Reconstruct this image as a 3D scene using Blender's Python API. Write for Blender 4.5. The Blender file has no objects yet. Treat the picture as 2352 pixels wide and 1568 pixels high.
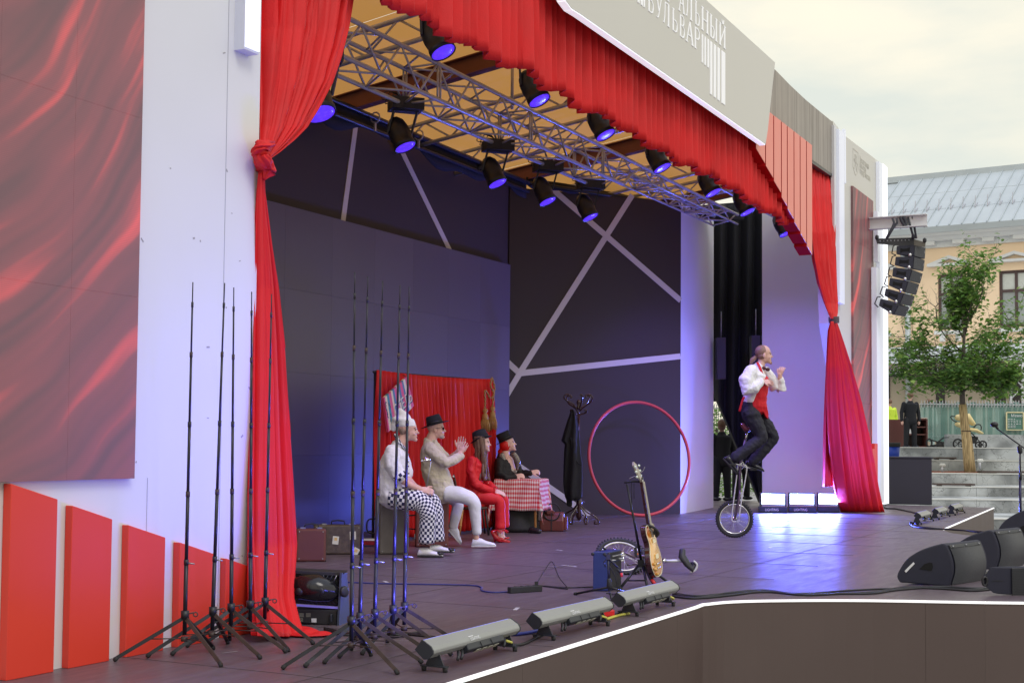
import bpy, bmesh, math, random
from math import sin, cos, pi, radians, atan2, sqrt
from mathutils import Vector, Matrix, Euler, noise
random.seed(7)
V = Vector
# ------------------------------------------------------------------ camera
FPX, CX, CY = 3100.0, 1176.0, 869.0          # focal length and principal point, in units of a 2352 wide picture
PHI = radians(27.07); PITCH = math.atan(149/3100); ROLL = 0.0085
CAM = V((-6.77, -5.28, 1.18))
_f0 = V((cos(PHI), sin(PHI), 0)); _r0 = V((sin(PHI), -cos(PHI), 0)); _u0 = V((0, 0, 1))
FWD = _f0*cos(PITCH) + _u0*sin(PITCH)
_u1 = _u0*cos(PITCH) - _f0*sin(PITCH)
RGT = _r0*cos(ROLL) + _u1*sin(ROLL)
UPV = _u1*cos(ROLL) - _r0*sin(ROLL)
def ray(u, v): return FWD + RGT*((u-CX)/FPX) + UPV*((CY-v)/FPX)
def proj(p):
    d = V(p)-CAM; z = d.dot(FWD)
    return (CX+FPX*d.dot(RGT)/z, CY-FPX*d.dot(UPV)/z, z)
def floor(u, v, z=0.0):
    r = ray(u, v); return CAM + r*((z-CAM.z)/r.z)
def onY(u, v, Y=0.0):
    r = ray(u, v); return CAM + r*((Y-CAM.y)/r.y)
def onX(u, v, X=0.0):
    r = ray(u, v); return CAM + r*((X-CAM.x)/r.x)
def atd(u, v, d): return CAM + ray(u, v)*d
def onplane(u, v, p0, n):
    r = ray(u, v); n = V(n); return CAM + r*((V(p0)-CAM).dot(n)/r.dot(n))
def depth(p): return (V(p)-CAM).dot(FWD)
def vplane(p0, p1):
    """vertical plane through two floor points: returns (point, normal)"""
    d = (V(p1)-V(p0)); d.z = 0; d.normalize(); return V(p0), V((d.y, -d.x, 0))
SC = bpy.context.scene
cam_d = bpy.data.cameras.new('camera'); cam_o = bpy.data.objects.new('camera', cam_d)
SC.collection.objects.link(cam_o); SC.camera = cam_o
cam_d.sensor_width = 36; cam_d.sensor_fit = 'HORIZONTAL'; cam_d.lens = FPX/2352*36
cam_d.shift_y = (CY-784)/2352; cam_d.clip_start = 0.1; cam_d.clip_end = 2000
cam_o.matrix_world = Matrix(((RGT.x, UPV.x, -FWD.x, CAM.x), (RGT.y, UPV.y, -FWD.y, CAM.y), (RGT.z, UPV.z, -FWD.z, CAM.z), (0, 0, 0, 1)))
# ------------------------------------------------------------------ render look
SC.view_settings.view_transform = 'Standard'; SC.view_settings.look = 'None'
SC.view_settings.gamma = 1; SC.view_settings.use_curve_mapping = False
SC.view_settings.exposure = 0.10
SC.render.engine = 'CYCLES'
SC.cycles.use_denoising = True
SC.cycles.max_bounces = 7; SC.cycles.diffuse_bounces = 4; SC.cycles.glossy_bounces = 3
SC.cycles.transmission_bounces = 4; SC.cycles.sample_clamp_indirect = 4.0
SC.cycles.caustics_reflective = False; SC.cycles.caustics_refractive = False
# ------------------------------------------------------------------ world: bright thin overcast
SUN_EL, SUN_AZ = radians(48), radians(-118)        # azimuth of the sun in the XY plane
wd = bpy.data.worlds.new('World'); SC.world = wd; wd.use_nodes = True
nt = wd.node_tree; N = nt.nodes; L = nt.links; N.clear()
out = N.new('ShaderNodeOutputWorld'); bg = N.new('ShaderNodeBackground'); bg.inputs['Strength'].default_value = 0.1
sky = N.new('ShaderNodeTexSky'); sky.sky_type = 'NISHITA'; sky.sun_disc = False
sky.sun_elevation = SUN_EL; sky.sun_rotation = radians(90) - SUN_AZ
tc = N.new('ShaderNodeTexCoord'); mp = N.new('ShaderNodeMapping'); mp.inputs['Scale'].default_value = (1.3, 1.3, 4.2)
mp.inputs['Location'].default_value = (3.1, 1.2, .4)
nz = N.new('ShaderNodeTexNoise'); nz.inputs['Scale'].default_value = 2.2; nz.inputs['Detail'].default_value = 7; nz.inputs['Roughness'].default_value = .52
cr = N.new('ShaderNodeValToRGB'); e = cr.color_ramp.elements
e[0].position = .34; e[0].color = (.66, .69, .62, 1); e[1].position = .68; e[1].color = (.98, .88, .67, 1)
m_ = cr.color_ramp.elements.new(.5); m_.color = (.86, .81, .66, 1)
sp = N.new('ShaderNodeSeparateXYZ'); mr = N.new('ShaderNodeMapRange')
mr.inputs['From Min'].default_value = .05; mr.inputs['From Max'].default_value = 1; mr.inputs['To Min'].default_value = 11.7; mr.inputs['To Max'].default_value = 13.0
vm = N.new('ShaderNodeVectorMath'); vm.operation = 'SCALE'
mx = N.new('ShaderNodeMix'); mx.data_type = 'RGBA'; mx.inputs['Factor'].default_value = .90
L.new(tc.outputs['Generated'], mp.inputs['Vector']); L.new(mp.outputs[0], nz.inputs['Vector']); L.new(nz.outputs[0], cr.inputs[0])
L.new(tc.outputs['Generated'], sp.inputs[0]); L.new(sp.outputs['Z'], mr.inputs['Value'])
zc = N.new('ShaderNodeMix'); zc.data_type = 'RGBA'; zc.inputs['B'].default_value = (.74, .80, .93, 1); zr = N.new('ShaderNodeMapRange'); zr.inputs['From Min'].default_value = .42; zr.inputs['From Max'].default_value = .8; L.new(sp.outputs['Z'], zr.inputs['Value']); L.new(zr.outputs[0], zc.inputs['Factor']); L.new(cr.outputs[0], zc.inputs['A'])
L.new(zc.outputs['Result'], vm.inputs[0]); L.new(mr.outputs[0], vm.inputs['Scale'])
L.new(sky.outputs[0], mx.inputs['A']); L.new(vm.outputs[0], mx.inputs['B'])
L.new(mx.outputs['Result'], bg.inputs['Color']); L.new(bg.outputs[0], out.inputs[0])
sun_d = bpy.data.lights.new('sun', 'SUN'); sun_d.energy = 0.95; sun_d.angle = radians(22); sun_d.color = (1, .95, .87)
sun_o = bpy.data.objects.new('sun', sun_d); SC.collection.objects.link(sun_o)
_sd = V((cos(SUN_EL)*cos(SUN_AZ), cos(SUN_EL)*sin(SUN_AZ), sin(SUN_EL)))
sun_o.rotation_euler = _sd.to_track_quat('Z', 'Y').to_euler(); sun_o.location = (0, -20, 30)
# ------------------------------------------------------------------ helpers
def lin(c):
    c = c/255
    return c/12.92 if c <= .04045 else ((c+.055)/1.055)**2.4
def rgb(r, g, b): return (lin(r), lin(g), lin(b))
MATS = {}
def mat(name, col, rough=.6, metal=0., var=.08, ns=4., bump=0., bs=40., bd_=.01, emit=None, es=1., coat=0., sheen=0., trans=0., alpha=1., spec=.5):
    if name in MATS: return MATS[name]
    m = bpy.data.materials.new(name); m.use_nodes = True; t = m.node_tree; n = t.nodes; b = n['Principled BSDF']
    b.inputs['Roughness'].default_value = rough; b.inputs['Metallic'].default_value = metal
    b.inputs['Specular IOR Level'].default_value = spec
    b.inputs['Coat Weight'].default_value = coat; b.inputs['Sheen Weight'].default_value = sheen
    if sheen: b.inputs['Sheen Tint'].default_value = (*col, 1); b.inputs['Sheen Roughness'].default_value = .35
    b.inputs['Alpha'].default_value = alpha; b.inputs['Transmission Weight'].default_value = trans
    g = n.new('ShaderNodeNewGeometry')
    z = n.new('ShaderNodeTexNoise'); z.inputs['Scale'].default_value = ns; z.inputs['Detail'].default_value = 5
    t.links.new(g.outputs['Position'], z.inputs['Vector'])
    x = n.new('ShaderNodeMix'); x.data_type = 'RGBA'
    x.inputs['A'].default_value = (*[max(0, c*(1-var*1.6)) for c in col], 1); x.inputs['B'].default_value = (*[min(1, c*(1+var*1.6)) for c in col], 1)
    t.links.new(z.outputs[0], x.inputs['Factor']); t.links.new(x.outputs['Result'], b.inputs['Base Color'])
    rr = n.new('ShaderNodeMapRange'); rr.inputs['To Min'].default_value = max(.02, rough-.08); rr.inputs['To Max'].default_value = min(1, rough+.08)
    t.links.new(z.outputs[0], rr.inputs['Value']); t.links.new(rr.outputs[0], b.inputs['Roughness'])
    if bump:
        z2 = n.new('ShaderNodeTexNoise'); z2.inputs['Scale'].default_value = bs; z2.inputs['Detail'].default_value = 6
        t.links.new(g.outputs['Position'], z2.inputs['Vector'])
        bp = n.new('ShaderNodeBump'); bp.inputs['Strength'].default_value = bump; bp.inputs['Distance'].default_value = bd_
        t.links.new(z2.outputs[0], bp.inputs['Height']); t.links.new(bp.outputs[0], b.inputs['Normal'])
    if emit:
        b.inputs['Emission Color'].default_value = (*emit, 1); b.inputs['Emission Strength'].default_value = es
    MATS[name] = m
    return m
def nodes_of(m): return m.node_tree.nodes, m.node_tree.links, m.node_tree.nodes['Principled BSDF']
FRAME = {}                                           # world frame of each root
def root(name, loc, rz=0., label=None, cat=None, group=None):
    o = bpy.data.objects.new(name, None); SC.collection.objects.link(o); o.empty_display_size = .1
    o.location = loc; o.rotation_euler = (0, 0, rz)
    FRAME[o.name] = (Matrix.Translation(V(loc)) @ Matrix.Rotation(rz, 4, 'Z')).inverted()
    tag(o, label, cat, group); return o
def tag(o, label=None, cat=None, group=None, kind=None):
    if label: o['label'] = label
    if cat: o['category'] = cat
    if group: o['group'] = group
    if kind: o['kind'] = kind
    return o
def frame_of(o):
    """A basis: columns x, y, z and origin -> matrix"""
    return FRAME.get(o.name, Matrix())
def basis(o, x, y, z):
    x, y, z = V(x).normalized(), V(y).normalized(), V(z).normalized()
    return Matrix(((x.x, y.x, z.x, o[0]), (x.y, y.y, z.y, o[1]), (x.z, y.z, z.z, o[2]), (0, 0, 0, 1)))
def perp(d, ref=(0, 0, 1)):
    d = V(d).normalized(); r = V(ref)
    if abs(d.dot(r.normalized())) > .98: r = V((1, 0, 0))
    a = d.cross(r).normalized(); return a, a.cross(d).normalized()
class MB:
    def __init__(s, M=None): s.v = []; s.f = []; s.uv = {}; s.M = M or Matrix(); s.sm = set()
    def P(s, p): return s.M @ V(p)
    def add(s, vs, fs, uvs=None, smooth=False):
        k = len(s.v); s.v += [s.P(p) for p in vs]
        for i, f in enumerate(fs):
            if smooth: s.sm.add(len(s.f))
            if uvs: s.uv[len(s.f)] = uvs[i]
            s.f.append([k+a for a in f])
        return s
    def box(s, c, d, M=None):
        x, y, z = d[0]/2, d[1]/2, d[2]/2; M = M or Matrix(); c = V(c)
        vs = [c + (M.to_3x3() @ V((a*x, b*y, e*z))) for a in (-1, 1) for b in (-1, 1) for e in (-1, 1)]
        return s.add(vs, [(0, 1, 3, 2), (4, 6, 7, 5), (0, 4, 5, 1), (2, 3, 7, 6), (0, 2, 6, 4), (1, 5, 7, 3)])
    def bar(s, a, b, w, h, ref=(0, 0, 1)):
        a, b = V(a), V(b); x, y = perp(b-a, ref); x *= w/2; y *= h/2
        return s.add([a-x-y, a+x-y, a+x+y, a-x+y, b-x-y, b+x-y, b+x+y, b-x+y], [(3, 2, 1, 0), (4, 5, 6, 7), (0, 1, 5, 4), (1, 2, 6, 5), (2, 3, 7, 6), (3, 0, 4, 7)])
    def prism(s, pts, ext):
        """planar polygon pts (list of 3d) extruded by vector ext"""
        n = len(pts); ext = V(ext); pts = [V(p) for p in pts]
        return s.add(pts + [p+ext for p in pts], [tuple(range(n))[::-1], tuple(range(n, 2*n))] + [(i, (i+1) % n, n+(i+1) % n, n+i) for i in range(n)])
    def rings(s, rs, cap=True, closed=False, uvscale=None, smooth=True):
        n = len(rs[0]); vs = [p for r in rs for p in r]; fs = []; uvs = []; m = len(rs)
        Lq = [0]
        for i in range(1, m): Lq.append(Lq[-1] + (V(rs[i][0])-V(rs[i-1][0])).length)
        for i in range(m if closed else m-1):
            i2 = (i+1) % m
            for j in range(n):
                j2 = (j+1) % n; fs.append((i*n+j, i*n+j2, i2*n+j2, i2*n+j))
                if uvscale: uvs.append([(uvscale[0]*j/n, Lq[i]*uvscale[1]), (uvscale[0]*(j+1)/n, Lq[i]*uvscale[1]), (uvscale[0]*(j+1)/n, Lq[i2]*uvscale[1]), (uvscale[0]*j/n, Lq[i2]*uvscale[1])])
        if cap and not closed:
            fs += [tuple(range(n))[::-1], tuple(range((m-1)*n, m*n))]
            if uvscale: uvs += [[(0, 0)]*n]*2
        return s.add(vs, fs, uvs or None, smooth)
    def tube(s, pts, r, n=8, cap=True, closed=False, ref=(0, 0, 1), uvscale=None):
        """r: number or list; entries may be (a, b) for an ellipse, b along ref"""
        pts = [V(p) for p in pts]; m = len(pts); rs = []
        if not isinstance(r, (list,)): r = [r]*m
        x = None
        for i, p in enumerate(pts):
            a = pts[i-1] if (i > 0 or closed) else p; b = pts[(i+1) % m] if (i < m-1 or closed) else p
            d = (b-a).normalized()
            if x is None: x, y = perp(d, ref)
            else:
                x = (x - d*x.dot(d)).normalized(); y = x.cross(d).normalized()
            ra, rb = r[i] if isinstance(r[i], (tuple, list)) else (r[i], r[i])
            rs.append([p + x*ra*cos(2*pi*k/n) + y*rb*sin(2*pi*k/n) for k in range(n)])
        return s.rings(rs, cap, closed, uvscale)
    def cap_tube(s, pts, r, n=12, ref=(0, 0, 1)):
        """tube with rounded ends, for bodies"""
        pts = [V(p) for p in pts]; g = lambda q: q if isinstance(q, (tuple, list)) else (q, q)
        r = [g(q) for q in (r if isinstance(r, list) else [r]*len(pts))]
        d0 = (pts[0]-pts[1]).normalized(); d1 = (pts[-1]-pts[-2]).normalized(); P, R = [], []
        for k in (88, 60, 30):
            t = radians(k); q = r[0]; h = min(q); P.append(pts[0]+d0*h*sin(t)); R.append((q[0]*cos(t), q[1]*cos(t)))
        P += pts; R += r
        for k in (30, 60, 88):
            t = radians(k); q = r[-1]; h = min(q); P.append(pts[-1]+d1*h*sin(t)); R.append((q[0]*cos(t), q[1]*cos(t)))
        return s.tube(P, R, n, ref=ref)
    def lathe(s, prof, o=(0, 0, 0), axis=(0, 0, 1), n=16, cap=True):
        """prof: (radius, height) along axis"""
        ax = V(axis).normalized(); x, y = perp(ax); o = V(o)
        return s.rings([[o + ax*h + (x*cos(2*pi*k/n) + y*sin(2*pi*k/n))*max(r, 1e-4) for k in range(n)] for r, h in prof], cap)
    def ell(s, c, r, M=None, n=12, m=8):
        M = (M or Matrix()).to_3x3(); c = V(c); rs = []
        for i in range(m+1):
            t = pi*(i/m-.5); t = max(-pi/2+.02, min(pi/2-.02, t))
            rs.append([c + M @ V((r[0]*cos(t)*cos(2*pi*k/n), r[1]*cos(t)*sin(2*pi*k/n), r[2]*sin(t))) for k in range(n)])
        return s.rings(rs)
    def grid(s, f, nu, nv, thick=0., uv=False, smooth=True):
        vs = [V(f(i/nu, j/nv)) for j in range(nv+1) for i in range(nu+1)]; fs = []; us = []
        for j in range(nv):
            for i in range(nu):
                a = j*(nu+1)+i; fs.append((a, a+1, a+nu+2, a+nu+1)); us.append([(i/nu, j/nv), ((i+1)/nu, j/nv), ((i+1)/nu, (j+1)/nv), (i/nu, (j+1)/nv)])
        return s.add(vs, fs, us if uv else None, smooth)
    def build(s, name, m, parent=None, thick=0., bevel=0., smooth=False, voxel=0., subd=0, label=None, seg=2, smoothit=0):
        inv = FRAME.get(parent.name, Matrix()) if parent else Matrix()
        # things without a parent get their origin at their base
        if parent is None:
            xs = [p.x for p in s.v]; ys = [p.y for p in s.v]; zs = [p.z for p in s.v]
            org = V(((min(xs)+max(xs))/2, (min(ys)+max(ys))/2, min(zs))); inv = Matrix.Translation(-org)
        me = bpy.data.meshes.new(name); me.from_pydata([inv @ p for p in s.v], [], s.f)
        if s.uv:
            ul = me.uv_layers.new(name='UVMap')
            for pi_, poly in enumerate(me.polygons):
                if pi_ in s.uv:
                    for k, li in enumerate(poly.loop_indices): ul.data[li].uv = s.uv[pi_][k]
        for i, poly in enumerate(me.polygons): poly.use_smooth = smooth or (i in s.sm)
        me.materials.append(m); me.validate(); me.update()
        if not voxel:
            b = bmesh.new(); b.from_mesh(me); bmesh.ops.recalc_face_normals(b, faces=b.faces); b.to_mesh(me); b.free()
        o = bpy.data.objects.new(name, me); SC.collection.objects.link(o)
        if parent:
            o.parent = parent; FRAME[o.name] = inv
        else:
            o.location = org; FRAME[o.name] = inv
        if voxel:
            q = o.modifiers.new('remesh', 'REMESH'); q.mode = 'VOXEL'; q.voxel_size = voxel; q.use_smooth_shade = True
            if smoothit: q = o.modifiers.new('smooth', 'SMOOTH'); q.iterations = smoothit; q.factor = .5
        if thick:
            q = o.modifiers.new('solid', 'SOLIDIFY'); q.thickness = thick; q.offset = 0
        if bevel:
            q = o.modifiers.new('bevel', 'BEVEL'); q.width = bevel; q.segments = seg; q.limit_method = 'ANGLE'; q.angle_limit = radians(35)
        if subd:
            q = o.modifiers.new('sub', 'SUBSURF'); q.levels = subd; q.render_levels = subd
        if label: o['label'] = label
        return o
def kids(o): return [c for c in bpy.data.objects if c.parent == o]
def copy_tree(o, parent=None, M=None):
    ch = kids(o); c = o.copy(); SC.collection.objects.link(c); c.parent = parent
    for k in ch: copy_tree(k, c)
    return c
def spline(pts, n=6):
    """Catmull-Rom through pts"""
    pts = [V(p) for p in pts]; q = [pts[0]*2-pts[1]] + pts + [pts[-1]*2-pts[-2]]; o = []
    for i in range(1, len(q)-2):
        for k in range(n):
            t = k/n; a, b, c, d = q[i-1:i+3]
            o.append(.5*((2*b)+(c-a)*t+(2*a-5*b+4*c-d)*t*t+(3*b-a-3*c+d)*t**3))
    return o + [pts[-1]]
def interp(tab, t):
    """piecewise smooth interpolation of rows (t, a, b, ...)"""
    if t <= tab[0][0]: return tab[0][1:]
    for r0, r1 in zip(tab, tab[1:]):
        if t <= r1[0]:
            k = (t-r0[0])/(r1[0]-r0[0]); k = k*k*(3-2*k)*.5+k*.5
            return [a+(b-a)*k for a, b in zip(r0[1:], r1[1:])]
    return tab[-1][1:]
def text_mesh(name, body, M, size, m, parent, depth=.002, xs=1., align='LEFT', font_shear=0., space=1.):
    """flat lettering placed by matrix M (x right, y up, z out of the surface)"""
    c = bpy.data.curves.new(name, 'FONT'); c.body = body; c.size = size; c.extrude = depth; c.align_x = align; c.shear = font_shear; c.space_character = space
    c.resolution_u = 3
    o = bpy.data.objects.new(name, c); SC.collection.objects.link(o); bpy.context.view_layer.update()
    me = bpy.data.meshes.new_from_object(o); bpy.data.objects.remove(o); bpy.data.curves.remove(c)
    if len(me.vertices) == 0: return None
    mb = MB(M); mb.add([(v.co.x*xs, v.co.y, v.co.z) for v in me.vertices], [tuple(p.vertices) for p in me.polygons])
    bpy.data.meshes.remove(me)
    return mb.build(name, m, parent)
CR = _r0.copy()                # camera-right on the floor plane
CF = _f0.copy()                # away from the camera on the floor plane
UP = V((0, 0, 1))
def R3z(a): return Matrix.Rotation(a, 3, 'Z')
# ------------------------------------------------------------------ materials of the setting
M_white = mat('painted_panel_white', (.70, .71, .73), .45, var=.03, ns=1.2, bump=.03, bs=25)
M_offwhite = mat('offwhite_board', (.62, .61, .56), .45, var=.025, ns=1.0)
M_taupe = mat('taupe_laminate', (.32, .29, .25), .55, var=.05, ns=2)
M_dark = mat('dark_scenic_board', rgb(54, 45, 48), .62, var=.07, ns=.8, bump=.04, bs=60)
M_strip = mat('pale_strip', (.62, .60, .62), .5, var=.03)
M_floor = mat('stage_vinyl', rgb(97, 84, 91), .38, var=.14, ns=.9, bump=.06, bs=18)
M_fasc = mat('stage_skirt_board', rgb(84, 70, 66), .5, var=.06, ns=1.5, bump=.04)
M_glow = mat('led_strip', (.9, .9, .9), .4, emit=(1, 1, 1), es=.55, var=0)
M_glowblue = mat('led_lightbox', (.8, .84, .95), .4, emit=(.92, .95, 1), es=.85, var=0)
M_black = mat('black_cloth', (.008, .008, .012), .85, var=.3, ns=3)
M_blackm = mat('black_metal', (.016, .016, .02), .42, var=.2, ns=20)
M_alu = mat('aluminium_tube', (.46, .46, .50), .38, metal=.35, var=.12, ns=9)
M_beam = mat('brown_steel', rgb(120, 72, 60), .5, metal=.2, var=.2, ns=3)
M_redp = mat('red_painted_board', rgb(222, 62, 44), .42, var=.03, ns=2)
M_velvet = mat('red_velvet', (.66, .006, .008), .66, var=.16, ns=2.2, sheen=.03, bump=.2, bs=70)
M_conc = mat('concrete', (.40, .41, .41), .85, var=.14, ns=1.2, bump=.2, bs=12)
def floor_look():
    n, l, b = nodes_of(M_floor)
    g = n.new('ShaderNodeNewGeometry'); mp = n.new('ShaderNodeMapping'); mp.inputs['Scale'].default_value = (.7, 4.2, 1); mp.inputs['Rotation'].default_value = (0, 0, radians(63))
    z = n.new('ShaderNodeTexNoise'); z.inputs['Scale'].default_value = 2.2; z.inputs['Detail'].default_value = 9; z.inputs['Roughness'].default_value = .66
    l.new(g.outputs['Position'], mp.inputs[0]); l.new(mp.outputs[0], z.inputs['Vector'])
    r = n.new('ShaderNodeMapRange'); r.inputs['From Min'].default_value = .32; r.inputs['From Max'].default_value = .7; r.inputs['To Min'].default_value = .33; r.inputs['To Max'].default_value = .52
    l.new(z.outputs[0], r.inputs['Value']); l.new(r.outputs[0], b.inputs['Roughness'])
    # scuffs: thin pale scratches
    z2 = n.new('ShaderNodeTexNoise'); z2.inputs['Scale'].default_value = 3.3; z2.inputs['Detail'].default_value = 12; z2.inputs['Roughness'].default_value = .75
    l.new(mp.outputs[0], z2.inputs['Vector'])
    cr = n.new('ShaderNodeValToRGB'); cr.color_ramp.elements[0].position = .5; cr.color_ramp.elements[1].position = .8
    cr.color_ramp.elements[0].color = (0, 0, 0, 1); cr.color_ramp.elements[1].color = (.55, .55, .55, 1)
    l.new(z2.outputs[0], cr.inputs[0])
    base = b.inputs['Base Color'].links[0].from_socket
    x = n.new('ShaderNodeMix'); x.data_type = 'RGBA'; x.inputs['B'].default_value = (.22, .19, .21, 1)
    l.new(cr.outputs[0], x.inputs['Factor']); l.new(base, x.inputs['A']); l.new(x.outputs['Result'], b.inputs['Base Color'])
    bp = [q for q in n if q.type == 'BUMP'][0]; l.new(z.outputs[0], bp.inputs['Height']); bp.inputs['Strength'].default_value = .05
floor_look()
def concrete_look():
    n, l, b = nodes_of(M_conc)
    g = n.new('ShaderNodeNewGeometry'); v = n.new('ShaderNodeTexVoronoi'); v.feature = 'DISTANCE_TO_EDGE'; v.inputs['Scale'].default_value = 1.7
    z = n.new('ShaderNodeTexNoise'); z.inputs['Scale'].default_value = 3; z.inputs['Detail'].default_value = 6
    mm = n.new('ShaderNodeVectorMath'); mm.operation = 'MULTIPLY_ADD'; mm.inputs[1].default_value = (.9, .9, .9)
    l.new(g.outputs['Position'], z.inputs['Vector']); l.new(z.outputs['Color'], mm.inputs[0]); l.new(g.outputs['Position'], mm.inputs[2]); l.new(mm.outputs[0], v.inputs['Vector'])
    z3 = n.new('ShaderNodeTexNoise'); z3.inputs['Scale'].default_value = .9; z3.inputs['Detail'].default_value = 6; l.new(g.outputs['Position'], z3.inputs['Vector'])
    c = n.new('ShaderNodeValToRGB'); c.color_ramp.elements[0].position = .0; c.color_ramp.elements[0].color = (.10, .10, .09, 1); c.color_ramp.elements[1].position = .014; c.color_ramp.elements[1].color = (1, 1, 1, 1)
    l.new(v.outputs['Distance'], c.inputs[0])
    c3 = n.new('ShaderNodeValToRGB'); c3.color_ramp.elements[0].position = .40; c3.color_ramp.elements[0].color = (.42, .44, .45, 1); c3.color_ramp.elements[1].position = .58; c3.color_ramp.elements[1].color = (1.35, 1.38, 1.4, 1)
    l.new(z3.outputs[0], c3.inputs[0])
    base = b.inputs['Base Color'].links[0].from_socket
    m1 = n.new('ShaderNodeMix'); m1.data_type = 'RGBA'; m1.blend_type = 'MULTIPLY'; m1.inputs['Factor'].default_value = .75
    m2 = n.new('ShaderNodeMix'); m2.data_type = 'RGBA'; m2.blend_type = 'MULTIPLY'; m2.inputs['Factor'].default_value = .8
    l.new(base, m1.inputs['A']); l.new(c3.outputs[0], m1.inputs['B']); l.new(m1.outputs['Result'], m2.inputs['A']); l.new(c.outputs[0], m2.inputs['B']); l.new(m2.outputs['Result'], b.inputs['Base Color'])
concrete_look()
def led_screen_material(name, seed, bright, grey, tilt=(-3.6, 4.4)):
    """dark LED tiles showing folds of red cloth"""
    m = mat(name, grey, .5, var=.05, ns=1.5); n, l, b = nodes_of(m)
    # folds of cloth: arcs swinging round a point at the upper left
    g = n.new('ShaderNodeNewGeometry'); cx, cz = tilt
    sb = n.new('ShaderNodeVectorMath'); sb.operation = 'SUBTRACT'; sb.inputs[1].default_value = (cx, 0, cz); l.new(g.outputs['Position'], sb.inputs[0])
    sc_ = n.new('ShaderNodeVectorMath'); sc_.operation = 'MULTIPLY'; sc_.inputs[1].default_value = (1, 0, 1); l.new(sb.outputs[0], sc_.inputs[0])
    ln = n.new('ShaderNodeVectorMath'); ln.operation = 'LENGTH'; l.new(sc_.outputs[0], ln.inputs[0])
    sx_ = n.new('ShaderNodeSeparateXYZ'); l.new(sc_.outputs[0], sx_.inputs[0])
    at = n.new('ShaderNodeMath'); at.operation = 'ARCTAN2'; l.new(sx_.outputs['Z'], at.inputs[0]); l.new(sx_.outputs['X'], at.inputs[1])
    z0 = n.new('ShaderNodeTexNoise'); z0.inputs['Scale'].default_value = .7; z0.inputs['Detail'].default_value = 2; l.new(g.outputs['Position'], z0.inputs['Vector'])
    ad = n.new('ShaderNodeMath'); ad.operation = 'MULTIPLY_ADD'; ad.inputs[1].default_value = .55; l.new(z0.outputs[0], ad.inputs[0]); l.new(ln.outputs['Value'], ad.inputs[2])
    cb = n.new('ShaderNodeCombineXYZ'); l.new(ad.outputs[0], cb.inputs['X']); cb.inputs['Z'].default_value = seed
    a2 = n.new('ShaderNodeMath'); a2.operation = 'MULTIPLY'; a2.inputs[1].default_value = .22; l.new(at.outputs[0], a2.inputs[0]); l.new(a2.outputs[0], cb.inputs['Y'])
    w = n.new('ShaderNodeTexNoise'); w.inputs['Scale'].default_value = 5.2; w.inputs['Detail'].default_value = 2.2; w.inputs['Roughness'].default_value = .55
    l.new(cb.outputs[0], w.inputs['Vector'])
    c = n.new('ShaderNodeValToRGB'); c.color_ramp.elements[0].position = .38; c.color_ramp.elements[0].color = (.05, .018, .02, 1); c.color_ramp.elements[1].position = .68; c.color_ramp.elements[1].color = (1, .075, .07, 1)
    e = c.color_ramp.elements.new(.55); e.color = (.22, .035, .04, 1)
    l.new(w.outputs[0], c.inputs[0])
    # rows of diodes
    ch = n.new('ShaderNodeTexWave'); ch.wave_type = 'BANDS'; ch.bands_direction = 'Z'; ch.inputs['Scale'].default_value = 32
    l.new(g.outputs['Position'], ch.inputs['Vector'])
    r = n.new('ShaderNodeMapRange'); r.inputs['To Min'].default_value = .75*bright; r.inputs['To Max'].default_value = bright; l.new(ch.outputs['Fac'], r.inputs['Value'])
    l.new(c.outputs[0], b.inputs['Emission Color']); l.new(r.outputs[0], b.inputs['Emission Strength'])
    return m
M_led = led_screen_material('led_tiles_red_folds', 0., .62, rgb(112, 86, 90))
M_ledback = mat('led_tiles_unlit', rgb(112, 106, 124), .42, var=.10, ns=.7)
# ------------------------------------------------------------------ ground and stage
g = MB(); g.add([(-300, -300, -1.15), (500, -300, -1.15), (500, 400, -1.15), (-300, 400, -1.15)], [(0, 1, 2, 3)])
tag(g.build('ground', mat('paving', rgb(150, 148, 146), .85, var=.12, ns=.6, bump=.1)), kind='structure')
OUT = [(-5, -1.95), (2.72, -1.95)] + [tuple(p)[:2] for p in spline([(2.9, -1.94, 0), (3.2, -2.08, 0), (3.5, -2.42, 0), (3.85, -3.0, 0), (4.3, -4.05, 0), (4.95, -5.1, 0), (6.6, -5.9, 0), (8.9, -5.9, 0), (10.7, -4.9, 0), (11.6, -3.5, 0), (12.4, -2.35, 0), (13.4, -1.93, 0)], 4)] + [(21.3, -1.6), (21.3, 8), (-5, 8)]
fl = MB(); fl.prism([V((x, y, 0)) for x, y in OUT], (0, 0, -.06)); stage = tag(fl.build('stage_floor', M_floor), kind='structure')
edge = OUT[1:-3]
front = [OUT[0]] + edge + [OUT[-3]]
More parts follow.
